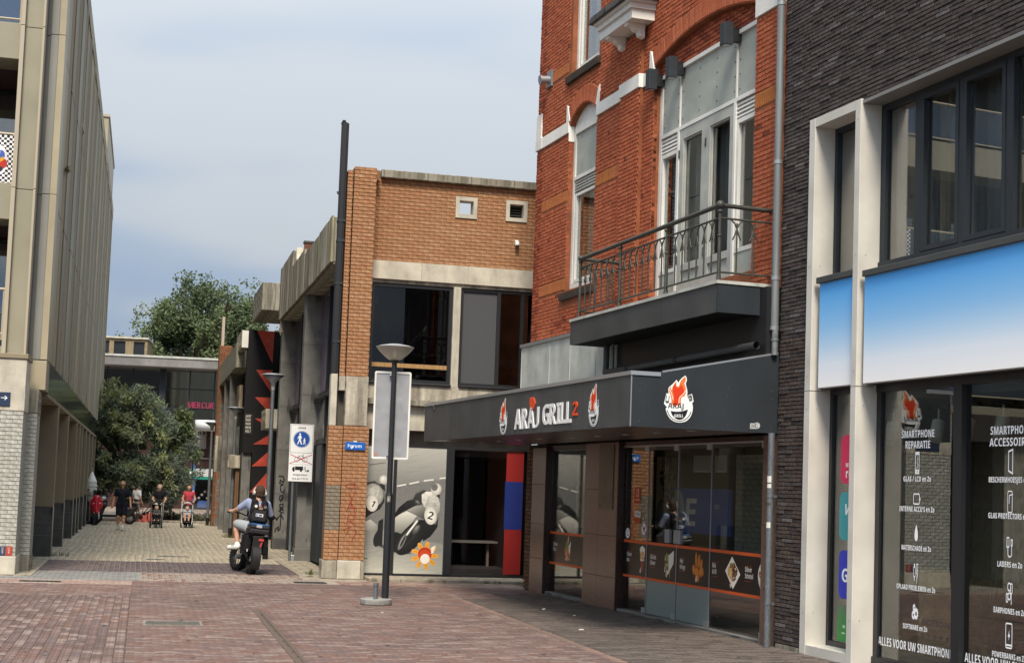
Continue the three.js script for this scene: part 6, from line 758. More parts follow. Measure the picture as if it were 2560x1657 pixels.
  M('roof_block', [rbx(-3, -0.01, 13.79, 15.15, -31.6, -22, 0.01)], C.beigeC, b); M('roof_block_cap', bx(-3.05, 0.03, 15.151, 15.25, -31.65, -21.95), C.beigeE, b);
  // arcade fins at street level
  const fins = [0, -4.75, -9.8, -12.0, -14.0, -17.2, -20.5, -24, -27.5, -31];
  fins.forEach((z) => { const f = M('arcade_fin', rbx(-0.44, 0.0, 1.10, 3.335, z - 0.5, z, 0.006), C.beigeD, b); M('granite_foot', rbx(-0.455, 0.005, 0, 1.098, z - 0.52, z + 0.01, 0.008), C.concGreyD, f); M('foot_joint', [0.46, 0.74].map((y) => bx(-0.456, 0.0055, y, y + 0.008, z - 0.3, z + 0.0115)), C.concGrey, f); M('light_edge', bx(0.0055, 0.012, 0, 1.1, z - 0.3, z + 0.006), C.concWeather, f); });
  M('arcade_wall', bx(-2.3, -2.0, 0, 3.34, -32.6, 4.0), C.beigeD, b); M('arcade_beam', bx(-0.9, -0.5, 2.75, 3.335, -3.2, 3.6), C.beigeD, b); M('arcade_door_panel', [bx(-0.60, -0.47, 0, 3.33, -4.2, -0.6), bx(-0.60, -0.47, 0, 3.33, -9.4, -5.4), bx(-0.60, -0.47, 0, 3.33, -13.6, -10.4), bx(-0.6, -0.47, 0, 3.33, -31, -14.6)], C.beigeD, b);
  // weeds in a joint of the alley facade
  const wd = []; for (let k = 0; k < 60; k++) { const a = rr() * 6.28, l = 0.1 + rr() * 0.25; wd.push(tube([[0, 0, 0], [0.05 + Math.abs(Math.cos(a)) * l * 0.4, l * 0.5 * Math.sin(a * 2), Math.sin(a) * l * 0.5], [0.08 + Math.abs(Math.cos(a)) * l * 0.6, l * (rr() - 0.4), Math.sin(a) * l]], 0.006, 3, 4)); } const wm = M('weed', wd, mat(0.16, 0.155, 0.06), b); wm.position.set(0.0, 8.12, 2.85); wm.scale.setScalar(0.5); wm.userData.kind = 'stuff';
}
{ // chequered banner, signs on the left building
  const t = thing('chequered_banner', 'black and white chequered banner with a racer hanging on balcony rail', 'banner', 'L', -1.02, 7.3, 5.07);
  const g = new THREE.PlaneGeometry(0.5, 0.95, 12, 20), p = g.attributes.position; for (let i = 0; i < p.count; i++) p.setZ(i, 0.015 * Math.sin(p.getX(i) * 22) + 0.01 * Math.sin(p.getY(i) * 9)); g.computeVertexNormals(); g.translate(-0.03, 0.475, 0);
  M('cloth', g, print(canvas(320, 640, (q) => { for (let i = 0; i < 10; i++) for (let j = 0; j < 20; j++) { q.fillStyle = (i + j) % 2 ? '#16161a' : '#e9e9ec'; q.fillRect(i * 32, j * 32, 32, 32); } const e = (c, x, y, rx, ry, a) => { q.fillStyle = c; q.beginPath(); q.ellipse(x, y, rx, ry, a, 0, 7); q.fill(); }; e('#d9dbe2', 160, 330, 84, 190, 0); e('#4a5fa8', 150, 290, 60, 90, 0.3); e('#b8352c', 190, 380, 50, 70, 0.4); e('#2c2f3a', 140, 450, 60, 40, -0.3); e('#d8a23a', 175, 320, 22, 40, 0.8); e('#8fa2d6', 130, 230, 30, 34, 0); }), { side: THREE.DoubleSide, roughness: 0.9 }), t);
  M('cord', [rod([-0.25, 0.95, 0], [-0.25, 1.0, -0.02], 0.004), rod([0.19, 0.95, 0], [0.19, 1.0, -0.02], 0.004)], C.white, t);
  const s = thing('direction_sign', 'dark blue direction sign with white arrow on concrete block', 'sign', 'L', -0.80, 3.02, 6.415); M('plate', rbx(-0.35, 0.31, 0, 0.255, 0, 0.015, 0.006), mat(0.015, 0.035, 0.09, { roughness: 0.4 }), s); M('sign_face', plane(-0.34, 0.305, 0.006, 0.249, 0.018), print(canvas(420, 160, (q) => { q.fillStyle = '#1b2d4a'; q.fillRect(0, 0, 420, 160); q.fillStyle = '#e8edf2'; q.font = 'bold 64px sans-serif'; q.fillText('n', 270, 84); q.strokeStyle = '#e8edf2'; q.lineWidth = 9; q.beginPath(); q.moveTo(320, 66); q.lineTo(384, 66); q.moveTo(360, 42); q.lineTo(386, 66); q.lineTo(360, 90); q.stroke(); })), s);
  const r = thing('wall_stickers', 'dark blue and red square tile stickers low on white brick', 'sticker', 'L', -0.42, 0.345, 6.408); M('blue_tile', bx(-0.11, 0.0, 0, 0.165, 0, 0.006), mat(0.05, 0.07, 0.13), r); M('red_tile', bx(0.003, 0.118, 0, 0.168, 0, 0.006), mat(0.40, 0.07, 0.045), r); M('tile_print', plane(-0.105, 0.115, 0.01, 0.16, 0.0085), print(canvas(220, 150, (q) => { q.strokeStyle = '#e8d8d0'; q.lineWidth = 6; for (const x of [55, 165]) { q.beginPath(); q.moveTo(x - 22, 60); q.lineTo(x + 22, 60); q.moveTo(x, 60); q.lineTo(x, 130); q.moveTo(x - 20, 96); q.lineTo(x + 20, 96); q.stroke(); q.fillStyle = '#e8d8d0'; q.fillRect(x - 20, 18, 12, 12); q.fillRect(x + 4, 18, 16, 8); q.fillRect(x - 2, 34, 10, 8); } }), { transparent: true }), r);
}

// ---------- far end of the alley: glass-fronted building, pale brick block, trees ----------
{
  const b = thing('glass_front_building', 'dark brick building with glazed upper floor under a flat grey roof', 'building', 'E');
  M('roof_slab', [rbx(-9, 14, 8.24, 8.88, -6, 1.6, 0.05)], mat(0.24, 0.235, 0.225, { roughness: 0.6, tex: 'mottle', ts: 6 }), b); M('roof_edge', bx(-9.01, 14.01, 8.78, 8.90, 1.601, 1.66), C.zinc, b);
  const gf = M('glazing', [...[-3.68, -2.19, 1.12, 2.58, 4.1, 5.6, -5.2, -6.7].map((x) => bx(x - 0.035, x + 0.035, 5.1, 8.23, -0.14, 0.02)), bx(-9, 14, 7.08, 7.14, -0.13, 0.01), bx(-9, 14, 5.9, 5.97, -0.13, 0.01), bx(-9, 14, 5.02, 5.16, -0.15, 0.04)], C.anthracite, b); M('pane', bx(-9, 14, 5.16, 8.23, -0.08, -0.07), mat(0.40, 0.44, 0.46, { metalness: 1, roughness: 0.06 }), gf); M('post', [bx(-0.62, -0.28, 0, 8.23, -0.3, 0.3)], C.anthracite, b);
  M('spandrel_wall', wallWith(-9, 14, 2.5, 5.02, -0.4, 0, [[1.05, 2.25, 3.6, 4.95], [-3.2, -1.2, 3.4, 4.8]]), mat(0.062, 0.034, 0.03, { roughness: 0.9, bump: 'grain', bs: [0.01, 1], tex: 'mottle', ts: 0.5 }), b); M('upper_sash', bar(1.05, 2.25, 3.6, 4.95, 0.06, -0.2, -0.12), C.concWeather, b); M('pane_poster', bx(1.11, 2.19, 3.66, 4.89, -0.18, -0.17), mat(0.28, 0.265, 0.235), b); M('sill_line', [bx(-9, 14, 2.98, 3.06, 0.001, 0.05)], C.concGrey, b);
  M('shop_band', [bx(1.6, 3.6, 1.95, 2.42, -0.2, 0.12)], mat(0.45, 0.47, 0.46), b); M('shop_band_line', bx(1.6, 3.6, 1.78, 1.94, -0.2, 0.14), mat(0.02, 0.22, 0.17), b);
  const sf = M('shop_window', [...bar(1.65, 3.6, 0.0, 1.77, 0.08, -0.2, 0.02), bx(2.6, 2.66, 0.08, 1.69, -0.2, 0.02)], C.anthracite, b); M('pane', bx(1.73, 3.52, 0.08, 1.69, -0.1, -0.09), GL.far, sf); M('shop_display', [bx(1.9, 3.3, 0.1, 0.5, -0.8, -0.4)], mat(0.05, 0.12, 0.33), sf); M('display_goods', Array.from({ length: 9 }, (_, i) => ball([1.95 + i * 0.17, 0.65 + (i % 3) * 0.2, -0.6], 0.09)), mat(0.42, 0.40, 0.38), sf);
  M('ground_wall', [bx(-9, 1.59, 0, 2.5, -0.4, -0.0), bx(3.61, 14, 0, 2.5, -0.4, 0)], mat(0.062, 0.034, 0.03, { roughness: 0.9 }), b); M('interior', [bx(-9, 14, 0, 8.2, -6, -5.5), bx(-9, 14, 4.9, 5.0, -5.4, -0.5), bx(-3, 0.5, 5.3, 7.6, -3, -2.8)], C.roomGrey, b);
  M('drum_lamp', [mv(lathe([[0, 0], [0.75, 0], [0.75, 0.62], [0, 0.62]], 28), 2.35, 4.64, 0.9)], mat(0.55, 0.58, 0.58), b);
  const ml = mat(0.30, 0.03, 0.075, { roughness: 0.5 }); let x = 1.07; for (const c of 'MERCUR') { const g = letter(c, 0.40, 0.06), bb = g.boundingBox; g.scale(0.78, 0.36 / (bb.max.y - bb.min.y), 1); g.computeBoundingBox(); g.translate(x - g.boundingBox.min.x, 6.0 - g.boundingBox.min.y, 0.06); x += (bb.max.x - bb.min.x) * 0.78 + 0.075; M('sign_letter', g, ml, b); }
  const sc = letter('Plas', 0.34, 0.01); M('window_script', mv(sc, 1.25, 4.45, -0.115), C.dull, b);
}
{
  const b = thing('pale_brick_block', 'far pale yellow brick block with dark windows above flat roof', 'building', 'E', -5, 0, -25);
  M('wall', wallWith(-7, 1.2, 0, 12.2, -4, 0, [[-2.6, -1.62, 10.87, 12.0], [-1.28, -0.42, 10.87, 12.0], [0.18, 1.0, 10.87, 12.0]]), mat(0.50, 0.40, 0.25, { roughness: 0.95, tex: 'speck', ts: 2, bump: 'grain', bs: [0.02, 1] }), b); M('roof_edge', bx(-7.1, 1.3, 12.201, 12.34, -4.1, 0.15), C.concLight, b);
  for (const [x0, x1] of [[-2.6, -1.62], [-1.28, -0.42], [0.18, 1.0]]) { const w = M('window', bar(x0, x1, 10.87, 12.0, 0.06, -0.2, -0.1), C.anthracite, b); M('pane', bx(x0 + 0.06, x1 - 0.06, 10.93, 11.94, -0.18, -0.17), mat(0.02, 0.022, 0.026, { roughness: 0.1 }), w); }
}
// trees: trunk, limbs and a crown of many small leaf faces in clumps
function leafClump(n, size, spread, seed, narrow = 0.5) { const rr = rng(seed), p = [], nn = []; const a = new THREE.Vector3(), u = new THREE.Vector3(), v = new THREE.Vector3(); for (let i = 0; i < n; i++) { a.set(rr() - 0.5, rr() - 0.5, rr() - 0.5).multiplyScalar(spread * 1.6); u.set(rr() - 0.5, rr() - 0.5, rr() - 0.5).normalize(); v.set(rr() - 0.5, rr() - 0.5, rr() - 0.5).cross(u).normalize(); const s = size * (0.6 + rr() * 0.8), w = s * narrow; const q = [a.clone(), a.clone().addScaledVector(u, s * 0.5).addScaledVector(v, w * 0.5), a.clone().addScaledVector(u, s), a.clone().addScaledVector(u, s * 0.5).addScaledVector(v, -w * 0.5)]; const no = v.clone().cross(u).normalize(); for (const k of [0, 1, 2, 0, 2, 3]) { p.push(q[k].x, q[k].y, q[k].z); nn.push(no.x, no.y, no.z); } } const g = new THREE.BufferGeometry(); g.setAttribute('position', new THREE.Float32BufferAttribute(p, 3)); g.setAttribute('normal', new THREE.Float32BufferAttribute(nn, 3)); return g; }
function tree(name, label, cat, wx, wz, o) {
  const t = new THREE.Group(); t.name = numbered(name); scene.add(t); t.position.set(wx, 0, wz); tag(t, label, cat, o.group);
  const rr = rng(o.seed), trunk = [tube([[0, 0, 0], [0.05, o.h * 0.25, 0], [-0.04, o.h * 0.5, 0.05], [0, o.h * 0.82, 0]], o.tr, 8, 20)]; M('trunk', trunk, mat(0.075, 0.058, 0.042, { roughness: 1, tex: 'streak', ts: 0.5 }), t);
  const limbs = []; for (let i = 0; i < 9; i++) { const a = rr() * 6.28, y = o.h * (0.25 + 0.5 * rr()); limbs.push(tube([[0, y, 0], [Math.cos(a) * o.w * 0.25, y + o.h * 0.1, Math.sin(a) * o.w * 0.25], [Math.cos(a) * o.w * 0.42, y + o.h * 0.2, Math.sin(a) * o.w * 0.42]], o.tr * 0.35, 5, 8)); } M('limb', limbs, mat(0.075, 0.058, 0.042, { roughness: 1 }), t);
  const cl = leafClump(o.leaves, o.leaf, o.clump, o.seed, o.narrow), m = new THREE.MeshPhysicalMaterial({ roughness: 0.75, side: THREE.DoubleSide, transmission: 0.45, thickness: 0 }); m.color.setRGB(1, 1, 1);
  const L = []; for (const [x, y, z, r, ry, k] of o.blobs) { const n = Math.round(o.density * r * r * ry); for (let i = 0; i < n; i++) { let a, d; do { a = [rr() * 2 - 1, rr() * 2 - 1, rr() * 2 - 1]; d = Math.hypot(...a); } while (d > 1 || d < 0.1); const s = Math.pow(d, -0.45); const X = x + a[0] * s * r, Y = y + a[1] * s * ry, Z = z + a[2] * s * r; if (fbm(X * o.gap + 50, Y * o.gap, Z * o.gap, 2) < (o.gapT ?? 0.36) && d < 0.9) continue; L.push([X, Y, Z, k ?? 0, d]); } }
  const im = new THREE.InstancedMesh(cl, m, L.length), mm = new THREE.Matrix4(), q = new THREE.Quaternion(), e = new THREE.Euler(), c = new THREE.Color();
  L.forEach(([x, y, z, k], i) => { e.set(rr() * 6.28, rr() * 6.28, rr() * 6.28); q.setFromEuler(e); const s = 0.75 + rr() * 0.6; mm.compose(new THREE.Vector3(x, y, z), q, new THREE.Vector3(s, s, s)); im.setMatrixAt(i, mm); const T_ = o.tones[Math.min(o.tones.length - 1, k)], j = 0.7 + rr() * 0.6; im.setColorAt(i, c.setRGB(T_[0] * j, T_[1] * j, T_[2] * j)); });
  im.name = 'crown'; im.userData.kind = 'stuff'; im.castShadow = im.receiveShadow = true; t.add(im); return t;
}
{
  const bl = [], r = rng(201); // big poplar crown: lobes round a tall oval
  const W_ = [[-4.6, 11.2, 1.6], [-3.2, 13.2, 1.9], [-1.6, 15.3, 1.8], [0.6, 16.4, 1.9], [2.6, 15.7, 1.9], [4.2, 14.3, 1.8], [5.2, 12.3, 1.9], [-4.9, 8.8, 2.0], [-2.4, 10.8, 2.3], [0.2, 13.2, 2.6], [2.8, 12.6, 2.6], [5.2, 9.8, 2.2], [0, 9.8, 2.8], [2.8, 9.4, 2.6], [-2.4, 7.4, 2.4], [1.2, 6.6, 2.4], [4.4, 7, 2.2], [-5.3, 12.6, 0.9], [1.4, 17.4, 1.1], [-0.6, 17.0, 1.0], [3.5, 16.7, 0.9], [-2.6, 15.0, 1.0]];
  for (const [x, y, rad] of W_) { bl.push([x, y - 0.5, (r() - 0.5) * 3, rad * 0.88, rad * 0.95, r() < 0.5 ? 0 : 1]); for (let i = 0; i < 7; i++) { const a = r() * 6.28, e = r() * 2.6 - 1.0; bl.push([x + Math.cos(a) * rad * 1.05, y - 0.4 + e * rad * 0.6, Math.sin(a) * rad, rad * 0.36, rad * 0.55, 2 - Math.floor(r() * 1.6)]); } }
  tree('poplar_tree', 'tall leafy poplar rising above the flat roofed glass building', 'tree', -25.9, -121, { h: 17, w: 10, tr: 0.35, seed: 202, leaves: 18, leaf: 0.21, clump: 0.45, narrow: 0.75, density: 50, gap: 0.6, gapT: 0.46, blobs: bl, tones: [[0.10, 0.145, 0.05], [0.08, 0.12, 0.045], [0.135, 0.185, 0.065]] });
  // rounded conifer mass in the middle of the alley end
  const cb = [], r2 = rng(203);
  for (let i = 0; i < 46; i++) { const y = 0.75 + 4.3 * Math.pow(r2(), 1.1), wdt = 1.95 * Math.pow(Math.max(0.08, 1 - (y - 0.6) / 5.2), 0.55) + 0.25, a = r2() * 6.28, d = wdt * (0.35 + 0.6 * r2()); cb.push([Math.cos(a) * d, y, Math.sin(a) * d, 0.5 + r2() * 0.22, 0.36 + r2() * 0.2, Math.floor(r2() * 3)]); }
  for (let i = 0; i < 60; i++) { const y = 0.9 + 4.4 * r2(), wdt = 2.0 * Math.pow(Math.max(0.05, 1 - (y - 0.6) / 5.2), 0.55) + 0.35, a = r2() * 3.4 - 0.1; cb.push([Math.cos(a) * wdt, y, Math.sin(a) * wdt, 0.24, 0.2, 3 + Math.floor(r2() * 2)]); }
  for (const [x, y] of [[-0.4, 5.3], [-1.2, 4.9], [0.4, 5.0], [-0.9, 5.5]]) cb.push([x, y, 0.2, 0.22, 0.4, 3]);
  tree('conifer_tree', 'broad blue green conifer with pale shoots filling the alley end', 'tree', -15.9, -62, { h: 5.2, w: 3, tr: 0.12, seed: 204, leaves: 16, leaf: 0.17, clump: 0.15, narrow: 0.3, density: 620, gap: 1.9, gapT: 0.44, blobs: cb, tones: [[0.15, 0.195, 0.11], [0.16, 0.205, 0.15], [0.13, 0.17, 0.10], [0.30, 0.33, 0.12], [0.26, 0.295, 0.14]] });
  const bb = []; for (let i = 0; i < 14; i++) bb.push([(r2() - 0.5) * 1.2, 1.5 + r2() * 3.0, (r2() - 0.5) * 0.8, 0.34, 0.4, Math.floor(r2() * 2)]); for (let i = 0; i < 6; i++) bb.push([0.3 + i * 0.13, 4.6 - i * 0.35, 0, 0.28, 0.3, 1]);
  tree('young_tree', 'bright green young broadleaf tree right behind the conifer', 'tree', -14.75, -65, { h: 4.6, w: 1.2, tr: 0.05, seed: 205, leaves: 12, leaf: 0.13, clump: 0.16, narrow: 0.7, density: 900, gap: 2, blobs: bb, tones: [[0.13, 0.165, 0.035], [0.10, 0.14, 0.04]] });
  const sp = [[0, 1.0, 0, 0.5, 0.5, 0]]; for (let i = 0; i < 5; i++) sp.push([i * 0.26, 1.4 + i * 0.42, 0, 0.16, 0.22, 0], [i * 0.3 + 0.2, 1.0 + i * 0.26, 0, 0.15, 0.16, 0]);
  tree('wispy_shrub', 'sparse grey green shrub with long upward shoots beside conifer', 'shrub', -14.3, -61.5, { h: 3.0, w: 0.6, tr: 0.03, seed: 206, leaves: 12, leaf: 0.15, clump: 0.12, narrow: 0.25, density: 2600, gap: 2, gapT: 0.2, blobs: sp, tones: [[0.10, 0.125, 0.085]] });
  const gc = []; for (let i = 0; i < 10; i++) gc.push([-1.6 + i * 0.33, 0.14, (r2() - 0.5) * 0.5, 0.26, 0.18, 0]);
  tree('low_shrub', 'low olive green planting along the kerb behind the strollers', 'shrub', -13.6, -62.5, { h: 0.3, w: 0.4, tr: 0.02, seed: 207, leaves: 12, leaf: 0.1, clump: 0.1, narrow: 0.4, density: 2600, gap: 2, gapT: 0.2, blobs: gc, tones: [[0.105, 0.11, 0.05]] });
  const hd = []; for (let i = 0; i < 26; i++) hd.push([-16 + i * 1.3, 2.4 + r2() * 1.8, (r2() - 0.5), 1.0, 1.4, Math.floor(r2() * 2)]);
  tree('background_hedge', 'dark hedge seen between the building fronts far behind', 'hedge', -22, -84, { h: 3, w: 1, tr: 0.1, seed: 208, leaves: 12, leaf: 0.25, clump: 0.3, narrow: 0.6, density: 60, gap: 1, blobs: hd.slice(0, 3), tones: [[0.03, 0.04, 0.02], [0.04, 0.05, 0.025]] });
}
// ---------- figures: one continuous skin per body, from a smooth union of tapered limbs ----------
const dotv = (a, b) => a[0] * b[0] + a[1] * b[1] + a[2] * b[2];
function sdfGeo(prims, cell, k = 0.03) {   // prims: [a, b, ra, rb, (k)] tapered capsules
  const lo = [1e9, 1e9, 1e9], hi = [-1e9, -1e9, -1e9];
  for (const [a, b, ra, rb] of prims) for (let i = 0; i < 3; i++) { lo[i] = Math.min(lo[i], a[i] - ra, b[i] - rb); hi[i] = Math.max(hi[i], a[i] + ra, b[i] + rb); }
  const S = Math.max(hi[0] - lo[0], hi[1] - lo[1], hi[2] - lo[2]) * 1.0 + 6 * cell + 2 * k, c = lo.map((v, i) => (v + hi[i]) / 2), n = Math.ceil(S / cell), half = n / 2, u = S / 2;
  const mc = new MarchingCubes(n, new THREE.MeshBasicMaterial(), false, false, 90000); mc.isolation = 0; mc.field.fill(-1);
  const pre = prims.map(([a, b, ra, rb, kk]) => { const ba = [b[0] - a[0], b[1] - a[1], b[2] - a[2]]; return { a, ba, l: Math.max(1e-9, dotv(ba, ba)), ra, rb, k: kk ?? k }; });
  const ix = (v, i) => Math.floor(((v - c[i]) / u) * half + half);
  const r3 = [0, 1, 2].map((i) => [Math.max(1, ix(lo[i] - k - 2 * cell, i)), Math.min(n - 2, ix(hi[i] + k + 2 * cell, i) + 1)]);
  for (let z = r3[2][0]; z <= r3[2][1]; z++) for (let y = r3[1][0]; y <= r3[1][1]; y++) for (let x = r3[0][0]; x <= r3[0][1]; x++) {
    const p = [c[0] + ((x - half) / half) * u, c[1] + ((y - half) / half) * u, c[2] + ((z - half) / half) * u]; let d = 10;
    for (const q of pre) { const pa = [p[0] - q.a[0], p[1] - q.a[1], p[2] - q.a[2]], t = Math.min(1, Math.max(0, dotv(pa, q.ba) / q.l)); const e = Math.hypot(pa[0] - q.ba[0] * t, pa[1] - q.ba[1] * t, pa[2] - q.ba[2] * t) - (q.ra + (q.rb - q.ra) * t); if (e > d + q.k) continue; const h = Math.max(q.k - Math.abs(d - e), 0) / q.k; d = Math.min(d, e) - h * h * q.k * 0.25; }
    mc.field[x + y * n + z * n * n] = -d;
  }
  mc.update(); const N = mc.count, pos = new Float32Array(N * 3), nor = new Float32Array(N * 3);
  for (let i = 0; i < N; i++) for (let j = 0; j < 3; j++) { pos[i * 3 + j] = c[j] + mc.positionArray[i * 3 + j] * u; nor[i * 3 + j] = mc.normalArray[i * 3 + j]; }
  const g = new THREE.BufferGeometry(); g.setAttribute('position', new THREE.BufferAttribute(pos, 3)); g.setAttribute('normal', new THREE.BufferAttribute(nor, 3)); return g;
}
const lerp3 = (a, b, t) => a.map((v, i) => v + (b[i] - v) * t);
const addv = (a, b, s = 1) => a.map((v, i) => v + b[i] * s);
function handPrims(w, e, side, curl) { // palm, four unequal bent fingers and a thumb from the side of the palm
  const d = addv(w, e, -1), L = Math.hypot(...d), f = d.map((v) => v / L), sd = Math.abs(f[1]) > 0.8 ? [0, 0, 1] : [0, 1, 0]; let a = [f[1] * sd[2] - f[2] * sd[1], f[2] * sd[0] - f[0] * sd[2], f[0] * sd[1] - f[1] * sd[0]]; const al = Math.hypot(...a); a = a.map((v) => v / al); const nrm = [f[1] * a[2] - f[2] * a[1], f[2] * a[0] - f[0] * a[2], f[0] * a[1] - f[1] * a[0]];
  const c = addv(w, f, 0.075), out = [[w, c, 0.026, 0.034]]; [0.068, 0.08, 0.074, 0.058].forEach((l, i) => { const s = (i - 1.5) * 0.021, b = addv(addv(c, a, 0), nrm, s), m = addv(addv(b, f, l * 0.5), a, side * curl * l * 0.3), t = addv(addv(m, f, l * 0.4), a, side * curl * l * 0.7); out.push([b, m, 0.0095, 0.009, 0.008], [m, t, 0.009, 0.0075, 0.008]); });
  const tb = addv(addv(w, f, 0.03), nrm, -0.03), tm = addv(addv(tb, f, 0.035), nrm, -0.02); out.push([tb, tm, 0.011, 0.0095, 0.01], [tm, addv(addv(tm, f, 0.028), a, side * 0.012), 0.0095, 0.008, 0.01]); return out;
}
function headParts(t, hd, s, o, skin) { // hd: head centre; facing +z (o.face -1: facing -z)
  const F = o.face ?? 1, h = (x, y, z) => [hd[0] + x * s, hd[1] + y * s, hd[2] + z * s * F];
  M('face_detail', [ball(h(-0.034, 0.01, 0.088), 0.0125 * s), ball(h(0.034, 0.01, 0.088), 0.0125 * s)], C.white, t); M('eye', [ball(h(-0.034, 0.01, 0.099), 0.006 * s), ball(h(0.034, 0.01, 0.099), 0.006 * s)], C.black, t);
  M('mouth', ball(h(0, -0.062, 0.090), 0.02 * s, 1.2, 0.28, 0.4), mat(0.33, 0.10, 0.085), t);
  if (o.shades) M('sunglasses', [ball(h(-0.036, 0.014, 0.097), 0.031 * s, 1, 0.7, 0.4), ball(h(0.036, 0.014, 0.097), 0.031 * s, 1, 0.7, 0.4), rod(h(-0.08, 0.02, 0.05), h(-0.086, 0.02, -0.02), 0.005 * s), rod(h(0.08, 0.02, 0.05), h(0.086, 0.02, -0.02), 0.005 * s), rod(h(-0.02, 0.02, 0.1), h(0.02, 0.02, 0.1), 0.005 * s)], C.black, t);
  void skin;
}
function headPrims(hd, s, F = 1) { const h = (x, y, z) => [hd[0] + x * s, hd[1] + y * s, hd[2] + z * s * F]; return [[h(0, 0.035, -0.012), h(0, 0.02, 0.01), 0.093 * s, 0.088 * s], [h(0, -0.03, 0.02), h(0, -0.075, 0.045), 0.066 * s, 0.044 * s], [h(0, 0.01, 0.095), h(0, -0.022, 0.112), 0.009 * s, 0.0155 * s, 0.012], [h(-0.088, 0.0, -0.005), h(-0.092, 0.025, -0.012), 0.014 * s, 0.017 * s, 0.01], [h(0.088, 0.0, -0.005), h(0.092, 0.025, -0.012), 0.014 * s, 0.017 * s, 0.01]]; }
// a standing or walking adult, facing +z
function adult(t, o) {
  const s = o.h / 1.75, S = (x, y, z) => [x * s, y * s, z * s], skin = o.skin ?? C.skin, P = o.pose, w = o.female ? 0.9 : 1;
  const hip = [S(-0.095, 0.92, 0), S(0.095, 0.92, 0)], sh = [S(-0.185 * w, 1.42, 0), S(0.185 * w, 1.42, 0)], hd = S(P.head?.[0] ?? 0, 1.62, P.head?.[1] ?? 0.03);
  const body = [[S(0, 0.98, 0), S(0, 1.28, 0), 0.125 * s, 0.13 * s], [S(-0.1, 1.34, 0), S(0.1, 1.34, 0), 0.10 * s, 0.10 * s], [S(0, 1.42, 0), S(0, 1.56, 0.015), 0.055 * s, 0.052 * s], ...headPrims(hd, s)], shirt = [[S(0, 0.96, 0), S(0, 1.26, 0.005), 0.142 * s * (o.wide ?? 1), 0.147 * s], [S(-0.1, 1.33, 0), S(0.1, 1.33, 0), 0.116 * s, 0.116 * s], [S(-0.13, 1.40, 0), S(0.13, 1.40, 0), 0.075 * s, 0.075 * s]], shorts = [[S(-0.07, 0.93, 0), S(0.07, 0.93, 0), 0.135 * s, 0.135 * s]];
  [0, 1].forEach((i) => { const sd = i ? 1 : -1, kn = S(...P.knee[i]), an = S(...P.ankle[i]), el = S(...P.elbow[i]), wr = S(...P.wrist[i]);
    body.push([hip[i], kn, 0.085 * s, 0.055 * s], [kn, lerp3(kn, an, 0.35), 0.052 * s, 0.056 * s], [lerp3(kn, an, 0.35), an, 0.056 * s, 0.036 * s], [sh[i], el, 0.053 * s, 0.040 * s], [el, wr, 0.040 * s, 0.026 * s], ...handPrims(wr, el, -sd, 0.5));
    shirt.push([sh[i], lerp3(sh[i], el, o.sleeve ?? 0.6), 0.07 * s, 0.062 * s]); shorts.push([hip[i], lerp3(hip[i], kn, o.short ?? 0.85), 0.112 * s, 0.098 * s]); if (o.long) shorts.push([kn, an, 0.095 * s, 0.08 * s]);
    const toe = addv(an, [sd * 0.02, -0.035 - (P.toe?.[i] ?? 0), 0.15].map((v) => v * s)); M('shoe', sdfGeo([[addv(an, [0, -0.045 * s, -0.035 * s]), toe, 0.042 * s, 0.034 * s], [an, addv(an, [0, -0.03 * s, 0]), 0.045 * s, 0.045 * s]], 0.013), o.shoe ?? C.white, t); if (o.sock) M('sock', rod(addv(an, [0, 0.02, 0]), lerp3(an, kn, 0.35), 0.046 * s, 0.055 * s, 12), C.whiteStone, t); });
  const b = M('body', sdfGeo(body, o.cell ?? 0.0155), skin, t); void b; M('shirt', sdfGeo(shirt, 0.018, 0.05), o.shirt, t); M(o.long ? 'trousers' : 'shorts', sdfGeo(shorts, 0.018, 0.04), o.shorts, t);
  headParts(t, hd, s, o, skin);
  if (o.hair) M('hair', sdfGeo([[addv(hd, S(0, 0.05, -0.03)), addv(hd, S(0, 0.03, -0.05)), 0.1 * s, 0.092 * s], ...(o.longHair ? [[addv(hd, S(0, 0, -0.07)), addv(hd, S(0, -0.12, -0.07)), 0.07 * s, 0.045 * s]] : [])], 0.014), o.hair, t);
}
const skinPale = mat(0.52, 0.31, 0.22, { roughness: 0.6 }), navy = mat(0.012, 0.014, 0.022, { roughness: 0.95 }), blackCloth = mat(0.014, 0.013, 0.016, { roughness: 0.95 });
{
  const t = thing('person', 'man in dark shirt and shorts with sunglasses walking up the alley', 'person', 'W', -12.92, 0, -49.77, 0.25);
  adult(t, { h: 1.66, shirt: navy, shorts: navy, shades: true, sock: true, shoe: mat(0.45, 0.45, 0.46), skin: mat(0.46, 0.235, 0.15, { roughness: 0.6 }), short: 0.75, wide: 1.08, hair: mat(0.22, 0.15, 0.10, { roughness: 1 }), pose: { knee: [[-0.10, 0.50, 0.05], [0.09, 0.50, 0.14]], ankle: [[-0.10, 0.115, -0.12], [0.06, 0.085, 0.16]], elbow: [[-0.27, 1.14, -0.05], [0.27, 1.14, 0.0]], wrist: [[-0.31, 0.90, 0.08], [0.30, 0.90, 0.10]] } });
  M('bag_strap', tube([[-0.12, 1.36, 0.12], [0.0, 1.2, 0.15], [0.1, 1.02, 0.14]], 0.012, 6, 10), C.black, t);
}
const pushPose = { knee: [[-0.10, 0.50, 0.06], [0.10, 0.50, 0.0]], ankle: [[-0.09, 0.085, 0.08], [0.10, 0.10, -0.12]], elbow: [[-0.26, 1.16, 0.05], [0.26, 1.16, 0.05]], wrist: [[-0.2, 1.06, 0.30], [0.2, 1.06, 0.30]] };
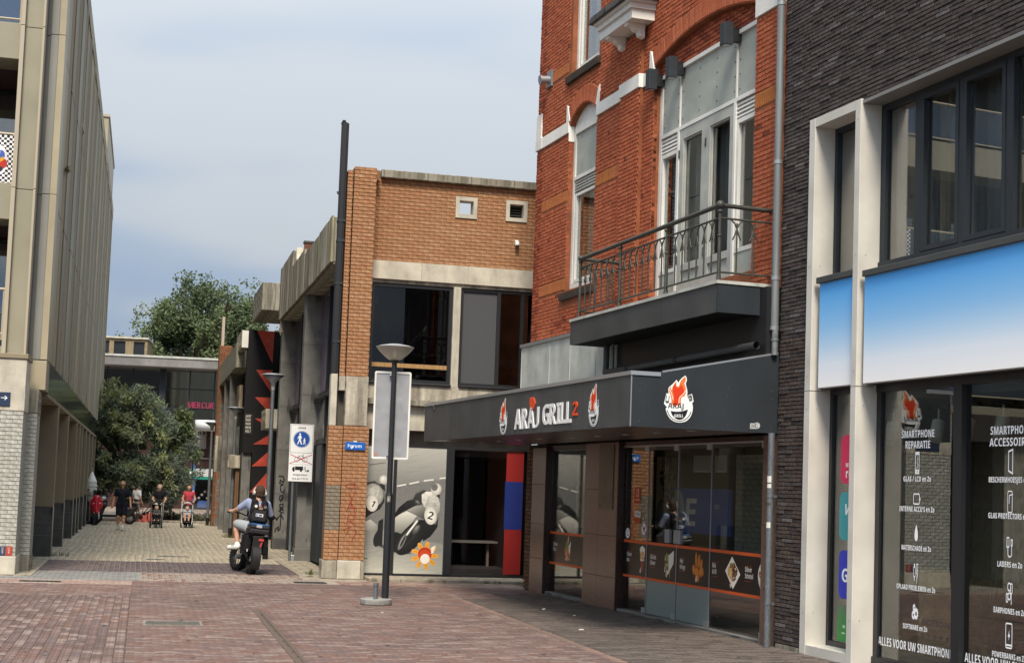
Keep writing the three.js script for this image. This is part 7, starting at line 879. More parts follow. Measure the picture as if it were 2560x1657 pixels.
{
  const t = thing('person', 'short haired woman in black top pushing the black stroller', 'person', 'W', -12.80, 0, -54.55, 0.25);
  adult(t, { h: 1.56, female: true, shirt: blackCloth, shorts: mat(0.55, 0.55, 0.53), long: true, skin: skinPale, hair: mat(0.36, 0.27, 0.18, { roughness: 1 }), sleeve: 0.5, pose: pushPose });
  const u = thing('person', 'woman in red sleeveless top pushing the light grey stroller', 'person', 'W', -11.99, 0, -55.85, 0.22);
  adult(u, { h: 1.58, female: true, shirt: mat(0.42, 0.055, 0.075, { roughness: 0.95 }), shorts: blackCloth, long: true, skin: mat(0.46, 0.25, 0.17, { roughness: 0.6 }), hair: mat(0.05, 0.03, 0.022, { roughness: 1 }), longHair: true, sleeve: 0.18, wide: 1.15, pose: pushPose });
}
function stroller(name, label, x, z, turn, frameM, hoodM) {
  const t = thing(name, label, 'stroller', 'W', x, 0, z, turn); const w = 0.20;
  const tu = (p, r = 0.012) => tube(p, r, 6, 16); M('frame', [-w, w].flatMap((q) => [tu([[q, 0.98, -0.52], [q, 0.75, -0.32], [q, 0.35, -0.05], [q * 0.9, 0.12, 0.28]], 0.014), tu([[q, 0.55, -0.2], [q, 0.3, -0.26], [q, 0.12, -0.32]]), tu([[q, 0.55, -0.2], [q * 1.02, 0.60, 0.0], [q, 0.58, 0.12]])]), frameM, t);
  M('handle', tu([[-w, 0.98, -0.52], [0, 1.0, -0.54], [w, 0.98, -0.52]], 0.017), C.black, t);
  M('seat', [rbx(-0.16, 0.16, 0.36, 0.40, -0.12, 0.16, 0.015), (() => { const g = rbx(-0.16, 0.16, 0, 0.46, -0.015, 0.015, 0.012); g.rotateX(-0.3); return mv(g, 0, 0.39, -0.12); })()], hoodM, t); M('footrest', [rbx(-0.14, 0.14, 0.20, 0.22, 0.12, 0.28, 0.008)], C.black, t); M('basket', [rbx(-0.15, 0.15, 0.14, 0.25, -0.25, 0.1, 0.03)], blackCloth, t);
  const hd = new THREE.SphereGeometry(0.21, 18, 8, 0, Math.PI, 0, Math.PI * 0.55); hd.rotateY(0); hd.scale(0.86, 0.9, 0.9); hd.rotateX(-0.9); M('hood', mv(hd, 0, 0.78, -0.16), hoodM, t); hoodM.side = THREE.DoubleSide;
  M('bumper_bar', tu([[-w, 0.58, 0.12], [0, 0.58, 0.2], [w, 0.58, 0.12]], 0.013), C.black, t);
  for (const [q, z] of [[-w, 0.29], [w, 0.29], [-w - 0.01, -0.33], [w + 0.01, -0.33]]) { const R = z > 0 ? 0.085 : 0.11, wh = M('wheel', [new THREE.TorusGeometry(R - 0.02, 0.02, 8, 20).rotateY(Math.PI / 2).translate(q, R, z)], C.rubber, t); M('hub', rod([q - 0.02, R, z], [q + 0.02, R, z], R * 0.55, R * 0.55, 12), C.concGreyD, wh); }
}
function baby(label, x, z, turn, shirt, bare) {
  const t = thing('person', label, 'person', 'W', x, 0, z, turn); const hd = [0, 0.70, 0.04], s = 0.72, b = [[[0, 0.45, 0.02], [0, 0.58, 0.0], 0.075, 0.07], [[-0.05, 0.6, 0], [0.05, 0.6, 0], 0.05, 0.05], ...headPrims(hd, s)], sh = [[[0, 0.46, 0.02], [0, 0.57, 0.0], 0.088, 0.083], [[-0.055, 0.595, 0], [0.055, 0.595, 0], 0.056, 0.056]], pn = [[[-0.04, 0.44, 0.02], [0.04, 0.44, 0.02], 0.082, 0.082]];
  for (const i of [-1, 1]) { const kn = [i * 0.085, 0.45, 0.2], an = [i * 0.06, 0.30, 0.25], el = [i * 0.12, 0.5, 0.06], wr = [i * 0.06, 0.49, 0.15]; b.push([[i * 0.05, 0.44, 0.02], kn, 0.05, 0.043], [kn, an, 0.042, 0.03], [an, [i * 0.07, 0.27, 0.31], 0.028, 0.022], [[i * 0.08, 0.6, 0], el, 0.034, 0.03], [el, wr, 0.029, 0.02], ...handPrims(wr, el, -i, 0.6).map(([p, q, a, c, k]) => [lerp3(wr, p, 0.55), lerp3(wr, q, 0.55), a * 0.6, c * 0.6, (k ?? 0.02) * 0.6])); sh.push([[i * 0.08, 0.6, 0], lerp3([i * 0.08, 0.6, 0], el, bare ? 0.6 : 1), 0.044, 0.04]); pn.push([[i * 0.05, 0.44, 0.02], bare ? lerp3([i * 0.05, 0.44, 0.02], kn, 0.6) : kn, 0.062, 0.052]); if (!bare) pn.push([kn, an, 0.05, 0.04]); }
  M('body', sdfGeo(b, 0.0105, 0.018), skinPale, t); M('shirt', sdfGeo(sh, 0.012, 0.03), shirt, t); M('trousers', sdfGeo(pn, 0.012, 0.03), bare ? mat(0.16, 0.2, 0.3) : blackCloth, t); headParts(t, hd, s, {}, skinPale); M('hair', sdfGeo([[[0, 0.735, 0.015], [0, 0.725, 0.005], 0.074, 0.07]], 0.01), mat(0.30, 0.21, 0.13, { roughness: 1 }), t);
}
stroller('stroller', 'black hooded stroller with a baby, pushed by woman in black', -12.72, -53.9, 0.25, C.black, mat(0.018, 0.018, 0.02, { roughness: 0.9 })); stroller('stroller', 'light grey framed stroller pushed by the woman in red', -11.88, -55.15, 0.22, mat(0.62, 0.6, 0.58, { roughness: 0.5 }), mat(0.36, 0.35, 0.34, { roughness: 0.9 }));
baby('baby in dark striped clothes sitting in the black stroller', -12.72, -53.9, 0.25, mat(0.10, 0.10, 0.11), false); baby('toddler in pale blue shirt sitting in light grey stroller', -11.88, -55.15, 0.22, mat(0.42, 0.46, 0.56), true);
{
  const t = thing('person', 'person in white shirt standing in front of the conifer', 'person', 'W', -15.05, 0, -60.2, 2.6);
  adult(t, { h: 1.5, shirt: mat(0.72, 0.72, 0.72), shorts: mat(0.33, 0.22, 0.16), skin: skinPale, hair: mat(0.05, 0.035, 0.03), cell: 0.02, pose: { knee: [[-0.1, 0.5, 0.02], [0.1, 0.5, 0.03]], ankle: [[-0.1, 0.085, 0], [0.11, 0.085, 0.02]], elbow: [[-0.26, 1.14, 0], [0.27, 1.14, 0.02]], wrist: [[-0.24, 0.92, 0.12], [0.25, 0.92, 0.14]] } });
}
// ---------- rider on the fat-tyred motorbike ----------
const wheelGeo = (R, r, seg = 36) => new THREE.TorusGeometry(R - r, r, 14, seg).rotateY(Math.PI / 2);
function spokes(n, R, w = 0.004) { return Array.from({ length: n }, (_, i) => { const a = i / n * Math.PI * 2, s = i % 2 ? 0.02 : -0.02; return rod([s, 0, 0], [0, Math.cos(a) * R, Math.sin(a) * R], w, w, 5); }); }
{
  const t = thing('motorbike', 'small black fat-tyred motorbike ridden away across the brick square', 'motorbike', 'W', -5.02, 0, -29.36, 0.40), lean = -0.105; t.rotation.order = 'YXZ'; t.rotation.z = lean;
  const tread = (R, r) => { const out = []; for (let i = 0; i < 34; i++) { const a = i / 34 * 6.283; for (const s of [-0.6, 0, 0.6]) { const g = bx(-0.018, 0.018, -0.007, 0.007, -0.011, 0.011); g.rotateX(0); g.translate(Math.sin(s) * r, R - r + Math.cos(s) * r + 0.003, 0); g.rotateX(a + s * 0.1); out.push(g); } } return out; };
  const wheel = (R, r, x, y, z, turn) => { const w = M('wheel', wheelGeo(R, r), C.rubber, t); w.position.set(x, y, z); w.rotation.y = turn; M('tread', tread(R, r), C.rubber, w); M('rim', [wheelGeo(R - r * 1.5, 0.018, 30), ...spokes(14, R - r * 1.5)], C.concGreyD, w); M('hub', rod([-0.06, 0, 0], [0.06, 0, 0], 0.05, 0.05, 16), C.steelG, w); return w; };
  wheel(0.295, 0.078, 0, 0.295, 0, 0); wheel(0.285, 0.062, -0.02, 0.285, -1.16, 0.32);
  M('swingarm', [rod([-0.1, 0.295, 0], [-0.09, 0.42, -0.45], 0.022, 0.026), rod([0.1, 0.295, 0], [0.09, 0.42, -0.45], 0.022, 0.026), rod([-0.11, 0.32, -0.02], [-0.12, 0.72, -0.12], 0.022, 0.03), rod([0.11, 0.32, -0.02], [0.12, 0.72, -0.12], 0.022, 0.03)], C.black, t);
  M('frame', [tube([[0, 0.42, -0.4], [0, 0.36, -0.62], [0, 0.62, -0.88], [0, 0.88, -0.92]], 0.035, 10, 24), rod([0, 0.74, -0.1], [0, 0.80, -0.86], 0.03, 0.035), rod([0, 0.42, -0.42], [0, 0.74, -0.2], 0.03)], C.black, t); M('motor', [rbx(-0.11, 0.11, 0.36, 0.66, -0.78, -0.42, 0.04)], C.anthracite, t);
  M('mudguard', [new THREE.CylinderGeometry(0.335, 0.335, 0.17, 24, 1, true, -0.6, 1.9).rotateZ(Math.PI / 2).translate(0, 0.30, 0), rbx(-0.10, 0.10, 0.30, 0.76, 0.20, 0.225, 0.01)], new THREE.MeshStandardMaterial({ color: 0x141415, roughness: 0.6, side: THREE.DoubleSide }), t);
  M('side_bag', [rbx(-0.23, -0.10, 0.44, 0.76, -0.24, 0.13, 0.04), rbx(0.10, 0.23, 0.40, 0.76, -0.24, 0.13, 0.04)], blackCloth, t); M('number_mark', (() => { const g = plane(-0.05, 0.05, -0.04, 0.04, 0); return mv(g, -0.16, 0.46, 0.133); })(), print(canvas(96, 80, (g) => { g.fillStyle = '#e6e6e2'; g.font = 'bold 64px sans-serif'; g.fillText('S', 24, 62); }), { transparent: true }), t);
  M('seat', rbx(-0.14, 0.14, 0.77, 0.85, -0.75, 0.02, 0.035), blackCloth, t); M('fork', [rod([-0.12, 0.285, -1.18], [-0.09, 1.02, -0.95], 0.022, 0.026), rod([0.08, 0.285, -1.14], [0.09, 1.02, -0.91], 0.022, 0.026), rbx(-0.12, 0.12, 0.98, 1.02, -0.99, -0.87, 0.01)], C.black, t); M('front_mudguard', new THREE.CylinderGeometry(0.31, 0.31, 0.13, 20, 1, true, -0.9, 1.6).rotateZ(Math.PI / 2).rotateY(0.32).translate(-0.02, 0.29, -1.16), new THREE.MeshStandardMaterial({ color: 0x161616, roughness: 0.6, side: THREE.DoubleSide }), t);
  M('handlebar', [tube([[-0.44, 1.15, -0.62], [-0.25, 1.17, -0.78], [0, 1.12, -0.88], [0.25, 1.17, -0.78], [0.44, 1.15, -0.60]], 0.014, 8, 24), rod([-0.5, 1.148, -0.58], [-0.38, 1.157, -0.68], 0.02), rod([0.5, 1.148, -0.55], [0.38, 1.157, -0.66], 0.02)], C.black, t); M('headlight', ball([0, 1.0, -1.03], 0.085), C.black, t);
  const bx_ = M('top_box', [rbx(-0.20, 0.20, 0.80, 0.90, -0.10, 0.24, 0.03), rbx(-0.19, 0.19, 0.905, 0.965, -0.09, 0.23, 0.025)], C.black, t); M('blue_cover', [rbx(-0.17, 0.19, 0.967, 1.0, -0.08, 0.2, 0.012)], mat(0.02, 0.10, 0.26, { roughness: 0.5 }), bx_); M('reflector', rbx(-0.07, 0.04, 0.92, 0.975, 0.205, 0.235, 0.006), mat(0.42, 0.42, 0.46, { roughness: 0.3 }), bx_); M('rack', [rod([-0.12, 0.79, -0.1], [-0.12, 0.79, 0.22], 0.012), rod([0.12, 0.79, -0.1], [0.12, 0.79, 0.22], 0.012)], C.black, bx_);
  M('tail_light', [rbx(0.01, 0.11, 0.665, 0.71, 0.225, 0.25, 0.008), (() => { const g = rbx(-0.014, 0.014, 0, 0.1, 0, 0.015, 0.004); g.rotateZ(-0.25); return mv(g, 0.055, 0.55, 0.228); })()], mat(0.50, 0.06, 0.045, { roughness: 0.3 }), t); M('plate_holder', rbx(0.02, 0.10, 0.50, 0.66, 0.215, 0.226, 0.004), C.black, t);
  // rider
  const r = thing('person', 'rider with headphones, cap and black backpack on the motorbike', 'person', 'W', -5.02, 0, -29.36, 0.40); r.rotation.order = 'YXZ'; r.rotation.z = lean;
  const hd = [0.015, 1.60, -0.30], hipL = [-0.1, 0.90, -0.26], hipR = [0.1, 0.90, -0.26], shL = [-0.19, 1.40, -0.25], shR = [0.19, 1.40, -0.25], elL = [-0.34, 1.24, -0.40], wrL = [-0.41, 1.18, -0.55], elR = [0.33, 1.16, -0.34], wrR = [0.41, 1.18, -0.53], knL = [-0.29, 0.95, -0.62], anL = [-0.235, 0.55, -0.50], knR = [0.27, 0.93, -0.62], anR = [0.22, 0.53, -0.52];
  const fist = (w, s) => { const out = [[w, addv(w, [s * 0.03, -0.005, -0.05]), 0.028, 0.034]]; for (let i = 0; i < 4; i++) { const b = addv(w, [s * (0.0 + i * 0.021), 0.012, -0.085 + i * 0.012 * 1]), m = addv(b, [0.004 * s, -0.012, -0.035]), e = addv(m, [0.0, -0.035, 0.018]); out.push([b, m, 0.0105, 0.01, 0.008], [m, e, 0.01, 0.0085, 0.008]); } const tb = addv(w, [-s * 0.03, -0.01, -0.03]); out.push([tb, addv(tb, [s * 0.005, -0.025, -0.045]), 0.012, 0.009, 0.01]); return out; };
  M('body', sdfGeo([[[0, 0.92, -0.25], [0, 1.25, -0.24], 0.125, 0.13], [[-0.1, 1.33, -0.25], [0.1, 1.33, -0.25], 0.1, 0.1], [[0, 1.40, -0.26], [0.01, 1.52, -0.29], 0.055, 0.053], ...headPrims(hd, 1, -1), [shL, elL, 0.055, 0.043], [elL, wrL, 0.045, 0.030], [shR, elR, 0.055, 0.043], [elR, wrR, 0.043, 0.03], ...fist(wrL, -1), ...fist(wrR, 1), [hipL, knL, 0.09, 0.062], [knL, lerp3(knL, anL, 0.35), 0.058, 0.06], [lerp3(knL, anL, 0.35), anL, 0.06, 0.038], [hipR, knR, 0.09, 0.062], [knR, lerp3(knR, anR, 0.35), 0.058, 0.06], [lerp3(knR, anR, 0.35), anR, 0.06, 0.038]], 0.012, 0.025), mat(0.52, 0.29, 0.20, { roughness: 0.6 }), r);
  const shirtM = mat(0.27, 0.315, 0.46, { roughness: 0.95 }); M('shirt', sdfGeo([[[0, 0.92, -0.25], [0, 1.25, -0.24], 0.143, 0.147], [[-0.1, 1.33, -0.25], [0.1, 1.33, -0.25], 0.117, 0.117], [shL, lerp3(shL, elL, 0.8), 0.074, 0.066], [shR, lerp3(shR, elR, 0.85), 0.074, 0.066]], 0.014, 0.05), shirtM, r);
  M('elbow_guard', sdfGeo([[lerp3(shR, elR, 0.85), elR, 0.062, 0.066], [elR, lerp3(elR, wrR, 0.7), 0.064, 0.05]], 0.012), blackCloth, r); M('wristband', rod(lerp3(elL, wrL, 0.78), lerp3(elL, wrL, 0.98), 0.037, 0.034, 12), C.curtain, r);
  M('shorts', sdfGeo([[[-0.07, 0.90, -0.25], [0.07, 0.90, -0.25], 0.14, 0.14], [hipL, lerp3(hipL, knL, 0.82), 0.118, 0.098], [hipR, lerp3(hipR, knR, 0.82), 0.118, 0.098]], 0.014, 0.04), mat(0.34, 0.37, 0.39, { roughness: 0.95 }), r);
  const shoe = (an, s) => { const heel = addv(an, [0.01 * -s, -0.055, 0.05]), toe = addv(an, [s * 0.13, -0.09, -0.10]); M('shoe', sdfGeo([[heel, toe, 0.046, 0.040], [an, addv(heel, [0, 0.03, -0.02]), 0.05, 0.046]], 0.011), C.white, r); M('sole', sdfGeo([[addv(heel, [0, -0.034, 0]), addv(toe, [0, -0.03, 0]), 0.022, 0.018], [addv(heel, [-0.018, -0.034, 0]), addv(toe, [-0.018, -0.03, 0]), 0.022, 0.018]], 0.01), mat(0.30, 0.30, 0.28), r); M('shoe_stripe', [0, 1, 2].map((i) => rod(addv(lerp3(heel, toe, 0.3 + i * 0.14), [s * 0.045, 0.012, 0.03]), addv(lerp3(heel, toe, 0.42 + i * 0.14), [s * 0.012, 0.045, 0.02]), 0.005, 0.005, 5)), C.concGreyD, r); }; shoe(anL, -1); shoe(anR, 1);
  M('cap', sdfGeo([[addv(hd, [0, 0.065, 0.0]), addv(hd, [0, 0.045, 0.02]), 0.104, 0.104], [addv(hd, [-0.05, 0.0, 0.075]), addv(hd, [0.05, 0.0, 0.075]), 0.022, 0.022]], 0.012, 0.03), mat(0.085, 0.058, 0.04, { roughness: 1, tex: 'mottle', ts: 0.08 }), r); M('hair', sdfGeo([[addv(hd, [-0.03, -0.03, 0.06]), addv(hd, [0.03, -0.04, 0.06]), 0.052, 0.052]], 0.012), mat(0.06, 0.038, 0.025, { roughness: 1 }), r);
  M('headphones', [new THREE.TorusGeometry(0.125, 0.013, 10, 24, Math.PI).translate(hd[0], hd[1] + 0.015, hd[2]), rod(addv(hd, [-0.135, 0.0, 0]), addv(hd, [-0.095, 0.0, 0]), 0.042, 0.046, 18), rod(addv(hd, [0.135, 0.0, 0]), addv(hd, [0.095, 0.0, 0]), 0.042, 0.046, 18)], mat(0.62, 0.52, 0.46, { roughness: 0.4 }), r);
  // backpack
  const bp = thing('backpack', 'black backpack with small badges on the rider', 'backpack', 'W', -5.02, 0, -29.36, 0.40); bp.rotation.order = 'YXZ'; bp.rotation.z = lean;
  M('main_bag', sdfGeo([[[-0.10, 1.08, -0.05], [-0.10, 1.40, -0.08], 0.085, 0.075], [[0.10, 1.08, -0.05], [0.10, 1.40, -0.08], 0.085, 0.075], [[-0.1, 1.08, -0.05], [0.1, 1.08, -0.05], 0.085, 0.085], [[-0.1, 1.25, -0.03], [0.1, 1.25, -0.03], 0.075, 0.075]], 0.012, 0.04), blackCloth, bp); M('front_pocket', rbx(-0.13, 0.13, 1.04, 1.26, 0.0, 0.065, 0.03), C.dull, bp); M('zip', [tube([[-0.14, 1.1, 0.03], [-0.13, 1.34, 0.01], [0, 1.42, 0.0], [0.13, 1.34, 0.01], [0.14, 1.1, 0.03]], 0.005, 5, 20)], C.concGreyD, bp);
  M('badge', plane(-0.085, 0.075, 1.13, 1.205, 0.0665), print(canvas(160, 76, (g) => { g.fillStyle = '#d9dbe0'; g.fillRect(0, 8, 150, 60); g.fillStyle = '#7c93b8'; g.fillRect(4, 14, 40, 46); g.fillStyle = '#23252c'; g.fillRect(64, 26, 66, 26); g.fillStyle = '#b8352c'; g.fillRect(60, 50, 70, 8); })), bp); for (const [x, y, m, w, h] of [[-0.10, 1.335, C.whiteStone, 0.03, 0.03], [0.0, 1.30, C.card, 0.042, 0.028], [0.085, 1.335, C.concGrey, 0.03, 0.03], [0.0, 1.36, C.red, 0.018, 0.018]]) M('badge', [mv(new THREE.CylinderGeometry(w, w, 0.008, 16).rotateX(Math.PI / 2).scale(1, h / w, 1), x, y, 0.052)], m, bp);
  for (const s of [-1, 1]) M('strap', tube([[s * 0.1, 1.42, -0.12], [s * 0.15, 1.46, -0.24], [s * 0.15, 1.36, -0.37], [s * 0.14, 1.12, -0.38]], 0.018, 6, 16), blackCloth, bp);
}
// ---------- street furniture ----------
{ // black lamp post with the back of a tall sign on it, on a concrete foot
  const l = thing('street_lamp', 'black lamp post with frosted conical head in the brick square', 'street lamp', 'W', -1.857, 0, -23.2);
  M('post', [rod([0, 0.09, 0], [0, 1.70, 0], 0.056, 0.056, 20), rod([0, 1.70, 0], [0, 3.80, 0], 0.044, 0.040, 20), rod([0, 1.67, 0], [0, 1.73, 0], 0.060, 0.05, 20)], C.black, l); M('door_plate', rbx(-0.025, 0.025, 1.58, 1.67, 0.05, 0.06, 0.003), C.concLight, l); M('door_print', plane(-0.02, 0.02, 1.585, 1.665, 0.0615), print(canvas(48, 96, (g) => { g.fillStyle = '#2a2c2e'; g.fillRect(4, 6, 40, 84); g.strokeStyle = '#d8d8d4'; g.lineWidth = 5; for (let i = 0; i < 4; i++) g.strokeRect(12, 14 + i * 19, 22, 10); })), l);
  M('head_mount', lathe([[0.0, 3.76], [0.045, 3.76], [0.08, 3.80], [0.06, 3.82], [0, 3.82]]), C.black, l); M('lamp_shade', lathe([[0.072, 3.80], [0.12, 3.83], [0.19, 3.89], [0.255, 3.955], [0.29, 4.0]], 40), C.lampShade, l); M('lamp_cap', lathe([[0.0, 4.065], [0.10, 4.058], [0.22, 4.035], [0.298, 4.012], [0.298, 4.004], [0.25, 4.003]], 40), new THREE.MeshPhysicalMaterial({ color: 0x9a9c9c, roughness: 0.5, transmission: 0.45, thickness: 0 }), l); M('bulb_holder', rod([0, 3.85, 0], [0, 3.95, 0], 0.03, 0.03, 12), C.white, l);
  const s = thing('blank_sign_back', 'tall grey sign panel seen from behind with white rim on lamp post', 'sign', 'W', -1.875, 0, -23.27, 0.05);
  M('panel', rbx(-0.262, 0.262, 2.275, 3.60, -0.012, 0.0, 0.004), mat(0.36, 0.37, 0.40, { roughness: 0.4, metalness: 0.1, tex: 'faint', ts: 0.8 }), s); { const o = new THREE.Shape(); const rr_ = (S, w, a, c, r) => { S.moveTo(-w + r, a); S.lineTo(w - r, a); S.quadraticCurveTo(w, a, w, a + r); S.lineTo(w, c - r); S.quadraticCurveTo(w, c, w - r, c); S.lineTo(-w + r, c); S.quadraticCurveTo(-w, c, -w, c - r); S.lineTo(-w, a + r); S.quadraticCurveTo(-w, a, -w + r, a); }; rr_(o, 0.285, 2.25, 3.625, 0.03); const h = new THREE.Path(); rr_(h, 0.262, 2.275, 3.60, 0.02); o.holes.push(h); M('rim', new THREE.ExtrudeGeometry(o, { depth: 0.03, bevelEnabled: true, bevelSize: 0.004, bevelThickness: 0.004, bevelSegments: 1 }).translate(0, 0, -0.02), C.white, s); }
  M('clamp', [2.30, 3.56].map((y) => bx(-0.055, 0.055, y, y + 0.025, 0.001, 0.075)), C.alu, s); M('red_sticker', bx(-0.25, -0.19, 2.30, 2.345, 0.0005, 0.003), mat(0.42, 0.22, 0.18), s);
  const d = thing('concrete_disc', 'round grey concrete disc under the black lamp post', 'concrete disc', 'W', -1.985, 0, -23.1); M('disc', lathe([[0, 0], [0.23, 0], [0.245, 0.012], [0.245, 0.078], [0.233, 0.092], [0, 0.095]], 40), mat(0.42, 0.43, 0.43, { roughness: 0.9, tex: 'stain', ts: 0.5, ...rough }), d);
  const st = thing('steel_stub', 'short grey steel stub post standing on the concrete foot', 'post', 'W', -1.985, 0.093, -22.98); M('tube', rod([0, 0, 0], [0, 0.20, 0], 0.033, 0.033, 18), C.galv, st); M('collar', [rod([0, 0.2, 0], [0, 0.245, 0], 0.042, 0.042, 18), rod([0, 0.06, 0], [0, 0.075, 0], 0.036, 0.036, 18)], C.galv, st);
}
{ // pedestrian zone sign
  const t = thing('zone_sign', 'white pedestrian zone sign with crossed-out bicycle on grey pole', 'sign', 'W', -4.83, 0, -34.35, 0.16);
  M('pole', rod([-0.16, 0, -0.035], [-0.16, 3.16, -0.035], 0.03, 0.03, 14), C.galv, t); M('plate', [rbx(-0.275, 0.275, 2.505, 3.18, -0.006, 0.008, 0.005), rbx(-0.275, 0.275, 1.85, 2.498, -0.006, 0.008, 0.005)], C.white, t); M('pole_clamp', [2.0, 2.4, 2.65, 3.05].map((y) => bx(-0.2, -0.12, y, y + 0.03, -0.07, -0.0065)), C.galv, t); M('foot_box', rbx(-0.13, -0.05, 0, 0.16, -0.07, 0.02, 0.01), C.steelG, t);
  M('sign_face', plane(-0.27, 0.27, 1.855, 3.175, 0.0105), print(canvas(440, 1070, (g) => {
    g.fillStyle = '#e9ebec'; g.fillRect(0, 0, 440, 1070); g.strokeStyle = '#26282c'; g.lineWidth = 6; g.beginPath(); g.roundRect ? g.roundRect(12, 10, 416, 524, 26) : g.rect(12, 10, 416, 524); g.stroke();
    g.fillStyle = '#222428'; g.textAlign = 'center'; g.font = 'bold 56px sans-serif'; g.fillText('ZONE', 220, 88); g.fillStyle = '#1d4f9e'; g.beginPath(); g.arc(220, 280, 158, 0, 7); g.fill(); g.strokeStyle = '#e9ebec'; g.lineWidth = 6; g.beginPath(); g.arc(220, 280, 148, 0, 7); g.stroke();
    const man = (x, y, s) => { g.save(); g.translate(x, y); g.scale(s, s); g.fillStyle = '#f2f4f6'; g.beginPath(); g.arc(0, -92, 17, 0, 7); g.fill(); g.beginPath(); g.moveTo(-18, -70); g.lineTo(18, -70); g.lineTo(36, -16); g.lineTo(26, -12); g.lineTo(16, -40); g.lineTo(16, 0); g.lineTo(40, 88); g.lineTo(22, 92); g.lineTo(-2, 22); g.lineTo(-30, 94); g.lineTo(-46, 88); g.lineTo(-18, 6); g.lineTo(-18, -40); g.lineTo(-36, -6); g.lineTo(-46, -12); g.closePath(); g.fill(); g.restore(); }; man(186, 282, 1.05); man(272, 322, 0.62);
    g.strokeStyle = '#26282c'; g.lineWidth = 7; g.beginPath(); g.arc(150, 660, 46, 0, 7); g.stroke(); g.beginPath(); g.arc(292, 660, 46, 0, 7); g.stroke(); g.beginPath(); g.moveTo(150, 660); g.lineTo(186, 590); g.lineTo(262, 590); g.lineTo(222, 660); g.lineTo(186, 590); g.moveTo(292, 660); g.lineTo(252, 570); g.lineTo(280, 562); g.stroke(); g.strokeStyle = '#b3262b'; g.lineWidth = 13; g.beginPath(); g.moveTo(12, 566); g.lineTo(428, 742); g.moveTo(428, 566); g.lineTo(12, 742); g.stroke(); g.fillStyle = '#555'; g.fillRect(14, 752, 412, 3);
    g.fillStyle = '#1c1d20'; g.fillRect(120, 790, 150, 70); g.beginPath(); g.moveTo(110, 864); g.lineTo(66, 864); g.lineTo(66, 826); g.lineTo(84, 800); g.lineTo(114, 800); g.fill(); for (const x of [96, 232]) { g.beginPath(); g.arc(x, 870, 20, 0, 7); g.fill(); } g.beginPath(); g.arc(306, 808, 12, 0, 7); g.fill(); g.lineWidth = 10; g.strokeStyle = '#1c1d20'; g.beginPath(); g.moveTo(304, 822); g.lineTo(320, 856); g.lineTo(306, 888); g.moveTo(320, 856); g.lineTo(342, 886); g.moveTo(300, 836); g.lineTo(276, 848); g.stroke(); g.fillRect(346, 850, 34, 36);
    g.font = 'bold 50px sans-serif'; g.fillText('toegestaan', 220, 962); g.fillText('ma-za 7-12 h', 220, 1036);
  }), { roughness: 0.35 }), t);
}
function alleyLamp(label, x, z, top, r) { // slim silver posts with a wide flat disc above a cone
  const t = thing('street_lamp', label, 'street lamp', 'W', x, 0, z); const y = top; M('post', rod([0, 0.28, 0], [0, y - 0.34, 0], 0.062, 0.045, 16), C.galv, t); M('post_base', rod([0, 0, 0], [0, 0.3, 0], 0.066, 0.066, 16), C.blackMat, t); M('lamp_cone', lathe([[0.048, y - 0.36], [0.062, y - 0.2], [0.10, y - 0.14], [r * 0.85, y - 0.02], [0, y - 0.02]], 28), mat(0.40, 0.42, 0.42, { roughness: 0.4 }), t); M('lamp_disc', lathe([[0, y - 0.018], [r, y - 0.018], [r, y], [r * 0.6, y + 0.03], [0, y + 0.04]], 32), C.steelG, t); return t;
}
alleyLamp('nearest silver alley lamp, rising behind the rider', -5.68, -35.15, 4.36, 0.29); alleyLamp('silver alley lamp beside the wooden door, between the other two', -8.83, -47.5, 4.14, 0.28); alleyLamp('farthest silver alley lamp, beside the parked bicycle', -11.83, -58.7, 4.06, 0.32);
